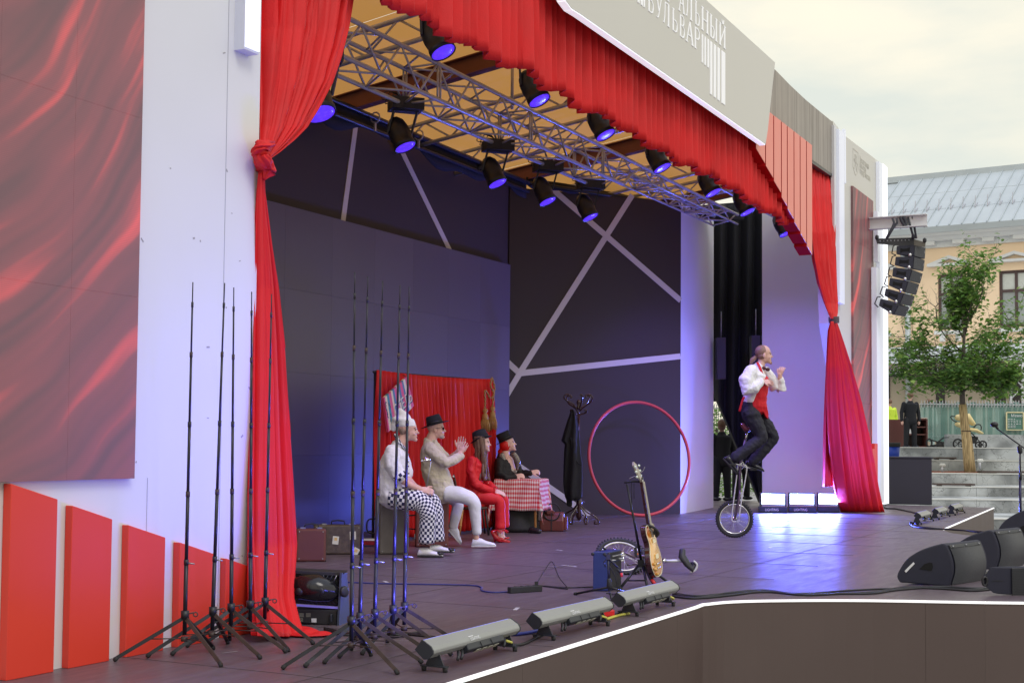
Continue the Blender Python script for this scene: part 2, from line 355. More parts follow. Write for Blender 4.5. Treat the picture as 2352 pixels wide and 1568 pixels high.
# skirt boards, one object each, seams 4 mm
def walk(pts, step):
    acc = [V((*pts[0], 0))]; out_ = []; cur = []; dist = 0
    P = [V((*p, 0)) for p in pts]; cur = [P[0]]
    for a, b in zip(P, P[1:]):
        Ld = (b-a).length; t = 0
        while dist + (Ld-t) >= step:
            t += step-dist; q = a.lerp(b, t/Ld); cur.append(q); out_.append(cur); cur = [q]; dist = 0
        dist += Ld-t; cur.append(b)
    out_.append(cur); return out_
for seg_ in walk(front, 2.44):
    if len(seg_) < 2: continue
    mb = MB()
    for a, b in zip(seg_, seg_[1:]):
        if (b-a).length < .02: continue
        d = (b-a).normalized(); nrm = V((d.y, -d.x, 0)); a2 = a + (d*.0008 if a is seg_[0] else V()); b2 = b - (d*.0008 if b is seg_[-1] else V())
        mb.prism([a2+nrm*.012+V((0, 0, -.0165)), b2+nrm*.012+V((0, 0, -.0165)), b2+nrm*.012+V((0, 0, -1.14)), a2+nrm*.012+V((0, 0, -1.14))], nrm*-.018)
    mb.build('skirt_board', M_fasc, stage)
mb = MB()
for a, b in zip(front, front[1:]):
    a, b = V((*a, 0)), V((*b, 0)); d = (b-a)
    if d.length < .02 or 10.6 < a.x < 13.3: continue
    d.normalize(); nrm = V((d.y, -d.x, 0))
    mb.prism([a+nrm*.022+UP*.003, b+nrm*.022+UP*.003, b+nrm*.022-UP*.015, a+nrm*.022-UP*.015], nrm*-.02)
mb.build('edge_light_strip', M_glow, stage)
rj = random.Random(4)
mb = MB()
for k in range(150):
    x_, y_ = rj.uniform(-1, 16), rj.uniform(-1.8, 3); a_ = rj.gauss(-1.1, .5); l_ = rj.uniform(.02, .22); mb.box((x_, y_, .0012), (l_, rj.uniform(.002, .005), .0012), R3z(a_))
mb.build('scratches', mat('scratch_pale', (.34, .31, .34), .6), stage)['kind'] = 'stuff'
mb = MB()
for x_, y_, a_, l_ in ((1.9, -.9, .3, .14), (5.2, .2, 1.2, .2), (8.6, -.8, .1, .16), (3.0, .9, .8, .12), (12.2, .4, .2, .2), (6.9, 1.1, 1.0, .12)): mb.box((x_, y_, .0018), (l_, .03, .0016), R3z(a_))
mb.build('tape_mark', mat('tape_pale', (.5, .48, .5), .6), stage)['kind'] = 'stuff'
# vinyl sheets joints
mb = MB()
for k in range(-1, 14):
    x = k*1.52+.4; mb.box((x, 1.2, .0022), (.004, 6.2, .0016))
for k in range(0, 4): mb.box((8, -1.3+k*1.52, .0022), (26, .005, .0016))
mb.build('sheet_joint', mat('joint_grey', rgb(92, 81, 87), .5), stage)
# ------------------------------------------------------------------ left side of the facade
lw = MB(); lw.box((-2.49, .125, 3.6), (5.02, .25, 7.2)); left_wall = lw.build('facade_wall', M_white)
tag(left_wall, 'white painted stage wall left of the long red drape, behind the row of red boards', 'wall')
sc = root('led_screen', (-2.33, 0, .97), 0, 'tall video screen of red cloth folds on the white wall at the left', 'screen')
x1 = -1.08; w_ = .5
for i in range(5):
    for j in range(6):
        MB().box((x1-w_*(i+.5), -.022, .97+1.0*(j+.5)), (w_-.001, .044, .999)).build('screen_panel', M_led, sc)
for xs_, zt_s in ((-.30, 7.2), (-.93, .97)): MB().box((xs_, -.0012, zt_s/2), (.004, .002, zt_s)).build('panel_joint', mat('joint_line_grey', (.42, .42, .46), .6), left_wall)  # thin grey strips mark the wall panel joints
rj = random.Random(2)
mb = MB()
for k in range(26):
    x_, z_ = rj.uniform(-1.05, -.03), rj.choice((rj.uniform(.02, .5), rj.uniform(1, 3.8))); mb.box((x_, -.0012, z_), (rj.uniform(.004, .03), .0016, rj.uniform(.002, .012)), Matrix.Rotation(rj.uniform(-1, 1), 3, 'Y'))
mb.build('scuff_marks', mat('scuff_grey', (.34, .33, .33), .7), left_wall)['kind'] = 'stuff'
# light box
X1 = onY(537.6, 115, 0).x; p_ = -onX(561, 120, X1).y; X2 = onY(594, 125, -p_).x; zb = onY(537.6, 116, 0).z
lb = MB().box(((X1+X2)/2, -p_/2, zb+1.4), (X2-X1, p_, 2.8)).build('wall_light_box', mat('lightbox_side', (.66, .68, .8), .4, var=.01)); tag(lb, 'white glowing box light high on the left wall beside the red drape', 'light')
MB().box(((X1+X2)/2, -p_-.006, zb+1.41), (X2-X1-.012, .012, 2.79)).build('diffuser', M_glowblue, lb)
# red boards like descending stairs
ZB = [((22, 165), (80, 165), 397), ((458, 316), (510, 318), 785), ((856, 455), (905, 455), 1162), ((1217, 577), (1268, 577), 1512), ((1548, 690), (1592, 690), 1775)]
TR5 = [275, 415, 543, 660, 752]
SZ = ['tallest', 'second tallest', 'middle', 'second shortest', 'shortest']
for k, (a, b, r) in enumerate(ZB):
    c = lambda q: (.3263*q[0], 1056.6+.3263*q[1])
    A = onY(*c(a), 0); XL = A.x; q_ = onX(*c(b), XL); pr = min(.16, -q_.y); XR = min(onY(.3263*r, 1300, -pr).x, .0); RT = onY(*c((r, TR5[k])), -pr).z; LT = onY(*c(b), -pr).z
    mb = MB().prism([V((XL, -pr, 0)), V((XR, -pr, 0)), V((XR, -pr, RT)), V((XL, -pr, LT))], (0, pr-.002, 0))
    o = mb.build('red_board', M_redp, bevel=.003, seg=1)
    tag(o, 'flat red board on the white wall, %s of the five at the left' % SZ[k], 'board', 'red boards stepping down the left wall')
# ------------------------------------------------------------------ back of the stage
def slab(name, p0, p1, z0, z1, th, m, back=1):
    p0, p1 = V((*p0, 0)), V((*p1, 0)); d = (p1-p0).normalized(); nrm = V((-d.y, d.x, 0))*back
    return MB().prism([p0+UP*z0, p1+UP*z0, p1+UP*z1, p0+UP*z1], nrm*th)
bw = slab('', (-.5, 4.75), (12.78, 4.75), 0, 5.46, .12, M_dark).build('back_wall', M_dark); tag(bw, 'dark backdrop wall with pale diagonal strips above the unlit screen', 'wall')
ww = slab('', (12.68, 4.73), (15.17, 2.68), 0, 5.36, .12, M_dark).build('wing_wall', M_dark); tag(ww, 'dark angled wall with crossing pale strips behind the coat rack and big hoop', 'wall')
def strip(par, a, b, w, p0, nrm):
    A, B = onplane(*a, p0, nrm), onplane(*b, p0, nrm); d = (B-A).normalized(); n_ = V(nrm).normalized()
    if n_.dot(CAM-V(p0)) < 0: n_ = -n_
    s_ = d.cross(n_).normalized()*w/2
    MB().prism([A-s_, B-s_, B+s_, A+s_], n_*.008).build('pale_strip', M_strip, par)
bp0, bn = V((0, 4.75, 0)), V((0, 1, 0))
strip(bw, (820, 262), (786.5, 514), .098, bp0, bn); strip(bw, (905, 312), (1036, 582), .10, bp0, bn)
wp0, wn = vplane((12.68, 4.73, 0), (15.17, 2.68, 0))
for a, b in (((1193, 857), (1452, 448)), ((1270, 436), (1563, 690)), ((1193, 857), (1562.5, 818)), ((1196, 860), (1163, 829)), ((1196, 853), (1163, 908)), ((1163, 1050), (1354, 1183.5))):
    wn2 = V(wn); strip(ww, a, b, .098, wp0, wn2); wp0 = wp0 + (CAM-wp0).normalized()*.0015
bs_ = root('back_screen', (8.6, 4.64, 0), 0, 'wide unlit grey video wall standing behind the seated actors', 'screen')
M_lb = [mat('led_tiles_unlit_%s' % nm, rgb(97+q, 90+q, 104+q), .42, var=.08, ns=.7) for nm, q in (('a', 0), ('b', 3), ('c', -3))]
for i in range(8):
    for j in range(4):
        MB().box((12.5-.5-i*1.0, 4.66, .508+1.013*j), (.998, .09, 1.011)).build('screen_panel', random.choice(M_lb), bs_)
# pale return beside the doorway, end wall, both on the right
rt = slab('', (15.19, 2.69), (16.9, 2.87), 0, 5.38, .06, M_white).build('return_panel', M_white); tag(rt, 'pale upright panel between the dark angled wall and the black doorway', 'panel')
d2 = slab('', (16.905, 2.872), (17.85, 2.99), 0, 5.46, .06, M_white).build('side_board', M_white, rt)
ew = MB().box((17.98, 1.26, 2.9), (.12, 1.6, 5.8)).build('end_wall', M_white); tag(ew, 'pale end wall lit violet behind the unicycle rider and the glowing floor lights', 'wall')
# ------------------------------------------------------------------ roof
def roofz(y): return 6.32-.148*y
m = mat('roof_tarpaulin', rgb(226, 160, 84), .6, var=.12, ns=.5)
n, l, b = nodes_of(m); tr = n.new('ShaderNodeBsdfTranslucent'); tr.inputs[0].default_value = (.58, .29, .08, 1); ms = n.new('ShaderNodeMixShader'); ms.inputs[0].default_value = .6
ot = n['Material Output']; l.new(b.outputs[0], ms.inputs[1]); l.new(tr.outputs[0], ms.inputs[2]); l.new(ms.outputs[0], ot.inputs[0])
rf = root('stage_roof', (9, 2.5, 5.8), 0, 'yellow tarpaulin roof stretched over the stage above the trusses', 'roof')
for k in range(8):
    xa, xb = -1+k*2.25, -1+(k+1)*2.25; ya = .06 if k < 5 else .45
    MB().grid(lambda s, t: (xa+.004+(xb-xa-.008)*s, ya+(5.45-ya)*t, roofz(ya+(5.45-ya)*t)+.03*sin(pi*s)), 6, 4, uv=False).build('roof_sheet', m, rf)
for xb in (2.5, 7.55, 12.6, 16.9):
    mb = MB(); a = V((xb, .1 if xb < 10 else .5, roofz(.1 if xb < 10 else .5)-.13)); b_ = V((xb, 5.2, roofz(5.2)-.13))
    mb.bar(a, b_, .012, .22); mb.bar(a+UP*.11, b_+UP*.11, .14, .014); mb.bar(a-UP*.11, b_-UP*.11, .14, .014)
    mb.build('roof_beam', M_beam, rf)
TUBE = {}
def tube_obj(name, a, b, r, m, par):
    mb = MB(); mb.tube([a, b], r, 8); return mb.build(name, m, par)
for xt, wh in ((1.0, 'nearest the left drape'), (4.1, 'over the left end of the box truss'), (5.8, 'just left of a brown beam'), (9.2, 'right of the middle brown beam'), (10.9, 'left of the far brown beam'), (14.2, 'over the red hanging slats'), (15.9, 'farthest back above the doorway')):
    tr_ = root('roof_truss', (xt, 2.5, roofz(2.5)), 0, 'flat lattice roof truss under the yellow tarpaulin, %s' % wh, 'truss', 'lattice trusses carrying the roof')
    zt = lambda y: V((xt, y, roofz(y)-.07)); zl = lambda y: V((xt, y, roofz(y)-.37))
    tube_obj('chord', zt(.1 if xt < 10 else .5), zt(5.1), .03, M_alu, tr_); tube_obj('chord', zl(.1 if xt < 10 else .5), zl(5.1), .03, M_alu, tr_)
    y = .5
    k = 0
    while y < 5:
        tube_obj('brace', (zt if k % 2 else zl)(y), (zl if k % 2 else zt)(y+.42), .014, M_alu, tr_); y += .42; k += 1
# main lighting truss, box section
Y0, Y1, Z0, Z1 = 2.12, 2.56, 4.93, 5.33
mt = root('box_truss', (8, 2.34, 4.9), 0, 'long aluminium box truss with lamps running the length of the stage', 'truss')
for y in (Y0, Y1):
    for z in (Z0, Z1): tube_obj('chord', V((1.2, y, z)), V((11.2 if z == Z0 else 16.6, y, z)), .026, M_alu, mt)
    tube_obj('chord', V((11.2, y, Z0)), V((11.5, y, 5.14)), .022, M_alu, mt); tube_obj('chord', V((11.5, y, 5.14)), V((16.6, y, 5.16)), .018, M_alu, mt)
bm_a = None
x = 1.3; k = 0; st = .38
while x < 16.4:
    Z0 = 4.93 if x < 11 else 5.15
    q = k % 2
    pairs = [((x, Y0, Z0 if q else Z1), (x+st, Y0, Z1 if q else Z0)), ((x, Y1, Z1 if q else Z0), (x+st, Y1, Z0 if q else Z1)),
             ((x, Y0 if q else Y1, Z0), (x+st, Y1 if q else Y0, Z0)), ((x, Y0 if q else Y1, Z1), (x+st, Y1 if q else Y0, Z1))]
    if k % 6 == 0: pairs += [((x, Y0, Z0), (x, Y0, Z1)), ((x, Y1, Z0), (x, Y1, Z1)), ((x, Y0, Z0), (x, Y1, Z0)), ((x, Y0, Z1), (x, Y1, Z1)), ((x+.06, Y0, Z0), (x+.06, Y0, Z1)), ((x+.06, Y1, Z0), (x+.06, Y1, Z1))]
    for a, b_ in pairs: tube_obj('brace', V(a), V(b_), .0125, M_alu, mt)
    x += st; k += 1
Z0 = 4.93
# hangers from roof to truss
for xh in (3.2, 8.0, 12.8): 
    tube_obj('hanger', V((xh, 2.3, Z1)), V((xh, 2.3, roofz(2.3)-.03)), .02, M_alu, mt)
# second, rear rigging pipe dressed in black with a swag of cloth
rp = root('rear_rigging_pipe', (8, 4.35, 5.3), 0, 'black clad rigging pipe with clamps along the top of the dark back wall', 'pipe')
tube_obj('pipe', V((2, 4.3, 5.50)), V((12.5, 4.3, 5.36)), .035, M_blackm, rp)
tube_obj('pipe', V((2, 4.3, 5.30)), V((12.5, 4.3, 5.22)), .03, M_blackm, rp)
tube_obj('pipe', V((12.5, 4.3, 5.36)), V((17.2, 2.2, 5.42)), .035, M_blackm, rp)
MB().grid(lambda s, t: (3+9.5*s, 4.34, 5.52-.13*s-t*(.26+.08*sin(s*19)+.05*sin(s*47))), 60, 3).build('swag', M_black, rp, thick=.01)
MB().grid(lambda s, t: (12.5+5.1*s, 4.34-2.0*s+.03*sin(s*30), 5.46+.02*s-t*(.12+.05*sin(s*17)+.03*sin(s*41))), 40, 3).build('swag', M_black, rp, thick=.01)
for xc in (9.0, 11.1, 6.7, 7.9):
    mb = MB(); mb.tube([V((xc, 4.25+.07*cos(a), 5.40+.07*sin(a))) for a in [k*pi/5 for k in range(10)]], .012, 6, closed=True); mb.bar((xc, 4.25, 5.34), (xc, 4.25, 5.22), .02, .03)
    mb.build('pipe_clamp', M_alu, rp)
# far rigging at the doorway end: short trusses
ft = root('end_truss', (16.2, 2, 5.3), 0, 'short lattice truss above the pale panel at the far end of the stage', 'truss')
for y, z in ((1.55, 5.62), (1.55, 5.3), (1.2, 5.62), (1.2, 5.3)): tube_obj('chord', V((12.9, y, z)), V((17.9, y, z)), .02, M_alu, ft)
for k in range(13):
    for y in (1.55, 1.2): tube_obj('brace', V((12.9+k*.38, y, 5.3 if k % 2 else 5.62)), V((13.28+k*.38, y, 5.62 if k % 2 else 5.3)), .011, M_alu, ft)
# ------------------------------------------------------------------ fascia, sign, right side
YF = -.30
def poly_on_Y(pts, y): return [onY(u, v, y) for u, v in pts]
zt_, zb_ = 6.50, 5.34
P = lambda u, v: onY(u, v, YF)
br, tr2 = P(1758.5, 322), P(1780.4, 144); brm = P(1763.6, 299)
bl = P(1335, 33)
pts = [V((br.x, YF, bl.z*.5+br.z*.5)), V((brm.x, YF, brm.z)), V((tr2.x, YF, tr2.z)), V((3.6, YF, tr2.z)), V((3.75, YF, 6.0)), P(1285, -40), P(1299, 0), P(1314, 20), P(1335, 33)]
pts[0].z = P(1745, 322).z
sg = MB().prism(pts, (0, .09, 0)).build('sign_board', M_offwhite); tag(sg, 'big off-white sign board with white Cyrillic lettering above the red valance', 'sign')
rim = [P(1292, -20)+V((0, -.004, -.004)), P(1299, 0), P(1314, 20), P(1335, 33), V((br.x, YF, pts[0].z))]
mb = MB()
for a, b_ in zip(rim, rim[1:]):
    a = V(a); b_ = V(b_); d = (b_-a).normalized(); dn = V((d.z, 0, -d.x)); dn = dn if dn.z < 0 else -dn
    mb.prism([a+V((0, .005, 0))+dn*.012, b_+V((0, .005, 0))+dn*.012, b_+V((0, .08, 0))+dn*.012, a+V((0, .08, 0))+dn*.012], -dn*.011)
mb.build('glowing_rim', mat('rim_light', (.85, .86, .9), .4, emit=(.9, .93, 1), es=.6, var=0), sg)
# ---- lettering of the sign: thick and hairline strokes drawn as thin boards
TH, TN = .17, .05     # stroke widths relative to glyph width units
def serif(x, y, w=.30): return ([(x-w/2, y), (x+w/2, y)], .022)
GL = {
 'А': [([(.10, 0), (.50, 1)], .05), ([(.50, 1), (.88, 0)], .16), ([(.22, .36), (.70, .36)], .03), serif(.10, .01), serif(.88, .01)],
 'Л': [([(.05, .06), (.16, .03), (.26, .35), (.32, .98)], .06), ([(.32, .985), (.80, .985)], .025), ([(.80, 0), (.80, 1)], .16), serif(.80, .01)],
 'Ь': [([(.20, 0), (.20, 1)], .16), ([(.20, .52), (.60, .52), (.82, .40), (.84, .25), (.78, .08), (.55, .012), (.20, .012)], .06), serif(.20, .99)],
 'Н': [([(.16, 0), (.16, 1)], .16), ([(.84, 0), (.84, 1)], .16), ([(.16, .5), (.84, .5)], .028), serif(.16, .01), serif(.16, .99), serif(.84, .01), serif(.84, .99)],
 'Ы': [([(.14, 0), (.14, 1)], .15), ([(.14, .52), (.42, .52), (.56, .40), (.58, .25), (.53, .08), (.38, .012), (.14, .012)], .055), ([(.88, 0), (.88, 1)], .15), serif(.14, .99, .26), serif(.88, .01, .26), serif(.88, .99, .26)],
 'Й': [([(.16, 0), (.16, 1)], .16), ([(.84, 0), (.84, 1)], .16), ([(.18, .12), (.82, .88)], .05), serif(.16, .01), serif(.16, .99), serif(.84, .01), serif(.84, .99), ([(.34, 1.22), (.40, 1.10), (.52, 1.06), (.66, 1.12), (.70, 1.24)], .06)],
 'Б': [([(.18, 0), (.18, 1)], .16), ([(.18, .985), (.80, .985), (.80, .86)], .028), ([(.18, .55), (.58, .55), (.82, .42), (.84, .26), (.76, .08), (.52, .012), (.18, .012)], .06)],
 'У': [([(.12, 1), (.50, .36)], .15), ([(.90, 1), (.46, .12), (.30, .02), (.16, .06)], .05), serif(.12, .99), serif(.90, .99)],
 'В': [([(.18, 0), (.18, 1)], .16), ([(.18, .988), (.55, .988), (.74, .88), (.74, .66), (.55, .54), (.18, .54)], .055), ([(.50, .54), (.80, .42), (.84, .24), (.74, .07), (.50, .012), (.18, .012)], .06)],
 'Р': [([(.20, 0), (.20, 1)], .16), ([(.20, .988), (.60, .988), (.82, .86), (.82, .62), (.60, .48), (.20, .48)], .06), serif(.20, .01)],
 'Т': [([(.5, 0), (.5, 1)], .16), ([(.06, .86), (.06, .985), (.94, .985), (.94, .86)], .028), serif(.5, .01)],
 'Е': [([(.2, 0), (.2, 1)], .16), ([(.2, .985), (.82, .985), (.82, .88)], .028), ([(.2, .53), (.66, .53)], .028), ([(.2, .015), (.86, .015), (.86, .14)], .028)]}
M_letter = mat('white_letter', (.88, .89, .92), .4, emit=(1, 1, 1), es=.12, var=0)  # a faint glow is put into the white of the letters
def glyph(ch, x0, x1, z0, z1, par, y=YF):
    w, h = x1-x0, z1-z0
    for j, (pl, tw) in enumerate(GL[ch]):
        pass
    mb = MB(); k = 0
    for pl, tw in GL[ch]:
        W = [V((x0+w*a, y-.006-.0004*k, z0+h*b_)) for a, b_ in pl]; k += 1; t = tw*w*1.05 if tw > .04 else max(tw*w, .012)
        dirs = []
        for i in range(len(W)):
            d = (W[min(i+1, len(W)-1)]-W[max(i-1, 0)]).normalized(); dirs.append(V((d.z, 0, -d.x))*t/2)
        # round bowls swell in the middle
        n_ = len(W)
        for i in range(n_):
            if n_ > 4: dirs[i] *= .55+1.3*sin(pi*i/(n_-1))
        vs = [p+q for p, q in zip(W, dirs)]+[p-q for p, q in zip(W, dirs)]
        vs += [p+V((0, .006, 0)) for p in vs]
        N2 = 2*n_
        fs = []
        for i in range(n_-1):
            fs += [(i, i+1, n_+i+1, n_+i), (N2+i, N2+n_+i, N2+n_+i+1, N2+i+1), (i, N2+i, N2+i+1, i+1), (n_+i, n_+i+1, N2+n_+i+1, N2+n_+i)]
        fs += [(0, n_, N2+n_, N2), (n_-1, N2+n_-1, N2+2*n_-1, 2*n_-1)]
        mb.add(vs, fs)
    mb.build('letter', M_letter, par)
zx3 = lambda x, y: (1148.4+.25781*x, .25781*y)
# first line ...АТРАЛЬНЫЙ (its top is above the picture); second line БУЛЬВАР
r1t, r1b = P(*zx3(2005, 245)).z, P(*zx3(2005, 438)).z
row1 = [('Й', 1950, 2008), ('Ы', 1868, 1932), ('Н', 1792, 1855), ('Ь', 1733, 1780), ('Л', 1652, 1712), ('А', 1590, 1642)]
for ch, a, b_ in row1: glyph(ch, P(*zx3(a, 300)).x, P(*zx3(b_, 300)).x, r1b, r1t, sg)
xl = P(*zx3(1590, 300)).x; wl = .42
for ch in 'РТАЕТ':
    glyph(ch, xl-wl, xl-.07, r1b, r1t, sg); xl -= wl
r2t, r2b = r1b-.035, P(*zx3(1750, 438)).z
row2 = [('Р', 1728, 1782), ('А', 1655, 1722), ('В', 1597, 1648), ('Ь', 1530, 1584), ('Л', 1450, 1510), ('У', 1385, 1440), ('Б', 1315, 1370)]
for ch, a, b_ in row2: glyph(ch, P(*zx3(a, 300)).x, P(*zx3(b_, 300)).x, r2b, r2t, sg)
def zb3(x, yb): return P(*zx3(x, yb)).z
for a, b_, yt, yb in ((1795, 1807, 300, 566), (1818, 1832, 316, 588), (1844, 1860, 333, 610), (1868, 1889, 350, 852), (1899, 1923, 375, 878), (1933, 1957, 402, 904), (1967, 2006, 435, 942), (1222, 1240, 0, 24), (1250, 1270, 0, 48), (1276, 1288, 0, 66)):
    xa, xb = P(*zx3(a, yt)).x, P(*zx3(b_, yt)).x; g_ = (xb-xa)*.10; xa += g_; xb -= g_; ztp, zbt = r2t-.02, zb3(b_, yb)
    if a < 1300: ztp, zbt = r2t-.02, r2b
    MB().box(((xa+xb)/2, YF-.004, (ztp+zbt)/2), (xb-xa, .008, ztp-zbt)).build('logo_bar', M_letter, sg)
# grey wood-grain panel right of the sign
def gp(u, v): 
    k = (u-1765)/147; return onY(u, v, .0+.35*k)
top = [gp(1780, 160), gp(1815, 196), gp(1850, 229), gp(1885, 258), gp(1913, 281)]; bot = [gp(1764, 299), gp(1800, 322), gp(1838, 348), gp(1878, 376), gp(1913, 401)]
m = mat('grey_wood_laminate', rgb(150, 141, 130), .5, var=.02); n, l, b = nodes_of(m)
wv = n.new('ShaderNodeTexNoise'); mp = n.new('ShaderNodeMapping'); mp.inputs['Scale'].default_value = (5, 5, .12); g = n.new('ShaderNodeNewGeometry'); wv.inputs['Scale'].default_value = 3; wv.inputs['Detail'].default_value = 6
l.new(g.outputs['Position'], mp.inputs[0]); l.new(mp.outputs[0], wv.inputs['Vector']); c = n.new('ShaderNodeValToRGB'); c.color_ramp.elements[0].color = (.20, .175, .15, 1); c.color_ramp.elements[1].color = (.36, .32, .28, 1); c.color_ramp.elements[0].position = .35; c.color_ramp.elements[1].position = .65
l.new(wv.outputs[0], c.inputs[0]); l.new(c.outputs[0], b.inputs['Base Color'])
gpn = root('grey_panel', bot[0], 0, 'grey wood-grain panel with a curved top edge right of the sign board', 'panel')
for k in range(4):
    q = [bot[k], bot[k+1], top[k+1], top[k]]; MB().prism(q, (.02, .12, 0)).build('panel_sheet', m, gpn)
MB().prism([bot[0]+V((0, -.004, -.05)), bot[-1]+V((0, -.004, -.05)), bot[-1]+V((0, -.004, .0)), bot[0]+V((0, -.004, .0))], (0, .1, 0)).build('dark_edge', M_blackm, gpn)
# hanging red slats, mirrored stairs
M_slatf = mat('slat_daylit_pink', rgb(236, 140, 126), .45, var=.02); M_slats = mat('red_slat_side', rgb(180, 24, 30), .9, var=.04, spec=.02)  # pink fronts: daylight on the red slats is put into the colour
zx7 = lambda x, y: (1745.6+.25781*x, 367.5+.25781*y)
SR = [(45, 30), (118, 160), (187, 290), (240, 410), (300, 525), (355, 635), (412, 740), (465, 845)]
prevx = None; ords = ['first and highest', 'second', 'third', 'fourth', 'fifth', 'sixth', 'seventh', 'eighth and lowest']
for k, (x, y) in enumerate(SR):
    R = onY(*zx7(x, y), -.16); xr = R.x; xl = (prevx+.045) if prevx else xr-.40; prevx = xr
    ztop = 5.66
    ZL = R.z+(xr-xl)*.30
    o = MB().prism([V((xl, -.155, ZL)), V((xr, -.155, R.z)), V((xr, -.155, ztop)), V((xl, -.155, ztop))], (0, .19, 0)).build('hanging_board', M_slats)
    tag(o, 'hanging red slat with daylit pink face under the grey panel, %s from the left' % ords[k], 'board', 'red slats stepping down at the upper right')
    MB().prism([V((xl, -.161, ZL)), V((xr, -.161, R.z)), V((xr, -.161, ztop)), V((xl, -.161, ztop))], (0, .005, 0)).build('board_face', M_slatf, o)
# right facade wall, screen, light columns
YR = .35
PR = lambda u, v: onY(u, v, YR)
xa, xb = PR(1938, 330).x, PR(2020, 370).x
xw0 = PR(1914, 600).x; xw1 = PR(2026, 600).x
rw = MB().prism([PR(1920, 742), PR(1937, 850), PR(1953, 1000), V((PR(1966, 1100).x, YR, 0)), V((xw1, YR, 0)), V((xw1, YR, PR(2020, 372).z)), V((xa, YR, PR(1938, 310).z)), V((xw0, YR, PR(1938, 300).z))], (0, .3, 0)).build('facade_wall', M_offwhite)
tag(rw, 'off-white facade wall right of the grey panel with the narrow red screen', 'wall')
rs = root('led_screen', (PR(1977, 900).x, YR, 1.0), 0, 'narrow video screen with faint red folds on the right facade wall', 'screen')
M_led2 = led_screen_material('led_tiles_dim_folds', 4.3, .6, rgb(104, 78, 80), (15.2, 6.2))
xs0, xs1 = PR(1954, 427).x, PR(2001, 462).x; zt2 = PR(1954, 427).z
nz_ = 5
for i in range(3):
    for j in range(nz_):
        wq = (xs1-xs0)/3; hq = (zt2-1.0)/nz_; MB().box((xs0+wq*(i+.5), YR-.02, 1.0+hq*(j+.5)), (wq-.003, .04, hq-.003)).build('screen_panel', M_led2, rs)
def column(name, u0, u1, vt, vb, y0, y1, m, lab):
    a, b_ = onY(u0, vt, y0), onY(u1, vt, y0); zb = onY(u0, vb, y0).z if vb else 0.
    o = MB().box(((a.x+b_.x)/2, (y0+y1)/2, (a.z+zb)/2), (b_.x-a.x, abs(y1-y0), a.z-zb)).build(name, m)
    return tag(o, lab, 'light', 'white light columns on the right facade')
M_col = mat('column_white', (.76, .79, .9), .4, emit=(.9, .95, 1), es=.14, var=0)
column('light_column', 1916, 1921, 287, 740, .30, .36, M_white, 'thin white light column against the right edge of the grey panel')
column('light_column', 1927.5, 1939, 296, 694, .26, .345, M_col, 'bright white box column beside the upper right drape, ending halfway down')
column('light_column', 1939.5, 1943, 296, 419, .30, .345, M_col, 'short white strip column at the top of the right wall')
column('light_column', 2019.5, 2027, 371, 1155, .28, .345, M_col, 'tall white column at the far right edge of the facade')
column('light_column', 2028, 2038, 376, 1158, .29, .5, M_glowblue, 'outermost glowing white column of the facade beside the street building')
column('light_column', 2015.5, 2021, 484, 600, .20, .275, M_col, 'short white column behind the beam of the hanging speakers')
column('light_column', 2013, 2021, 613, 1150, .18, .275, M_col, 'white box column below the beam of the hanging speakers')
# faint emblem and department lettering
M_faint = mat('faint_print', (.55, .53, .46), .5, var=.02)
em = MB(); c0 = PR(1965, 372); 
def seg2(mb, pts, w, y=YR-.003):
    for a, b_ in zip(pts, pts[1:]):
        a, b_ = V(a), V(b_); d = (b_-a).normalized(); s_ = V((d.z, 0, -d.x))*w/2; mb.prism([a-s_, b_-s_, b_+s_, a+s_], (0, -.003, 0))
C3 = lambda dx, dz: V((c0.x+dx*.8, YR-.001, c0.z+dz*.5))
seg2(em, [C3(-.26, .42), C3(.26, .42), C3(.26, -.25), C3(.12, -.42), C3(0, -.5), C3(-.12, -.42), C3(-.26, -.25), C3(-.26, .42)], .02)
seg2(em, [C3(-.15, -.3), C3(-.05, -.05), C3(-.16, .05), C3(-.02, .1), C3(.02, .28), C3(.1, .2), C3(.08, .02), C3(.18, -.05), C3(.1, -.3)], .025)
seg2(em, [C3(-.1, .25), C3(.1, -.35)], .02)
em.build('emblem', M_faint, rw)
for k, w_ in enumerate(('Департамент', 'культуры', 'города Москвы')):
    p0 = PR(1974, 372+13*k); text_mesh('wall_lettering', w_, basis((p0.x, YR-.002, p0.z), (1, 0, 0), (0, 0, 1), (0, -1, 0)), .17, M_faint, rw, .001, .72)
# red stair boards low on the right wall
for k, (u0, u1, vt) in enumerate(((2004, 2009, 1030), (2009, 2016, 1018))):
    a = onY(u0, vt, .1); b_ = onY(u1, vt, .1)
    o = MB().box(((a.x+b_.x)/2, .2, a.z/2), (b_.x-a.x, .2, a.z)).build('red_board', M_redp); tag(o, ('low red board peeping out right of the big right drape' if k == 0 else 'taller red board next to the white column behind the right drape'), 'board', 'red boards at the foot of the right wall')
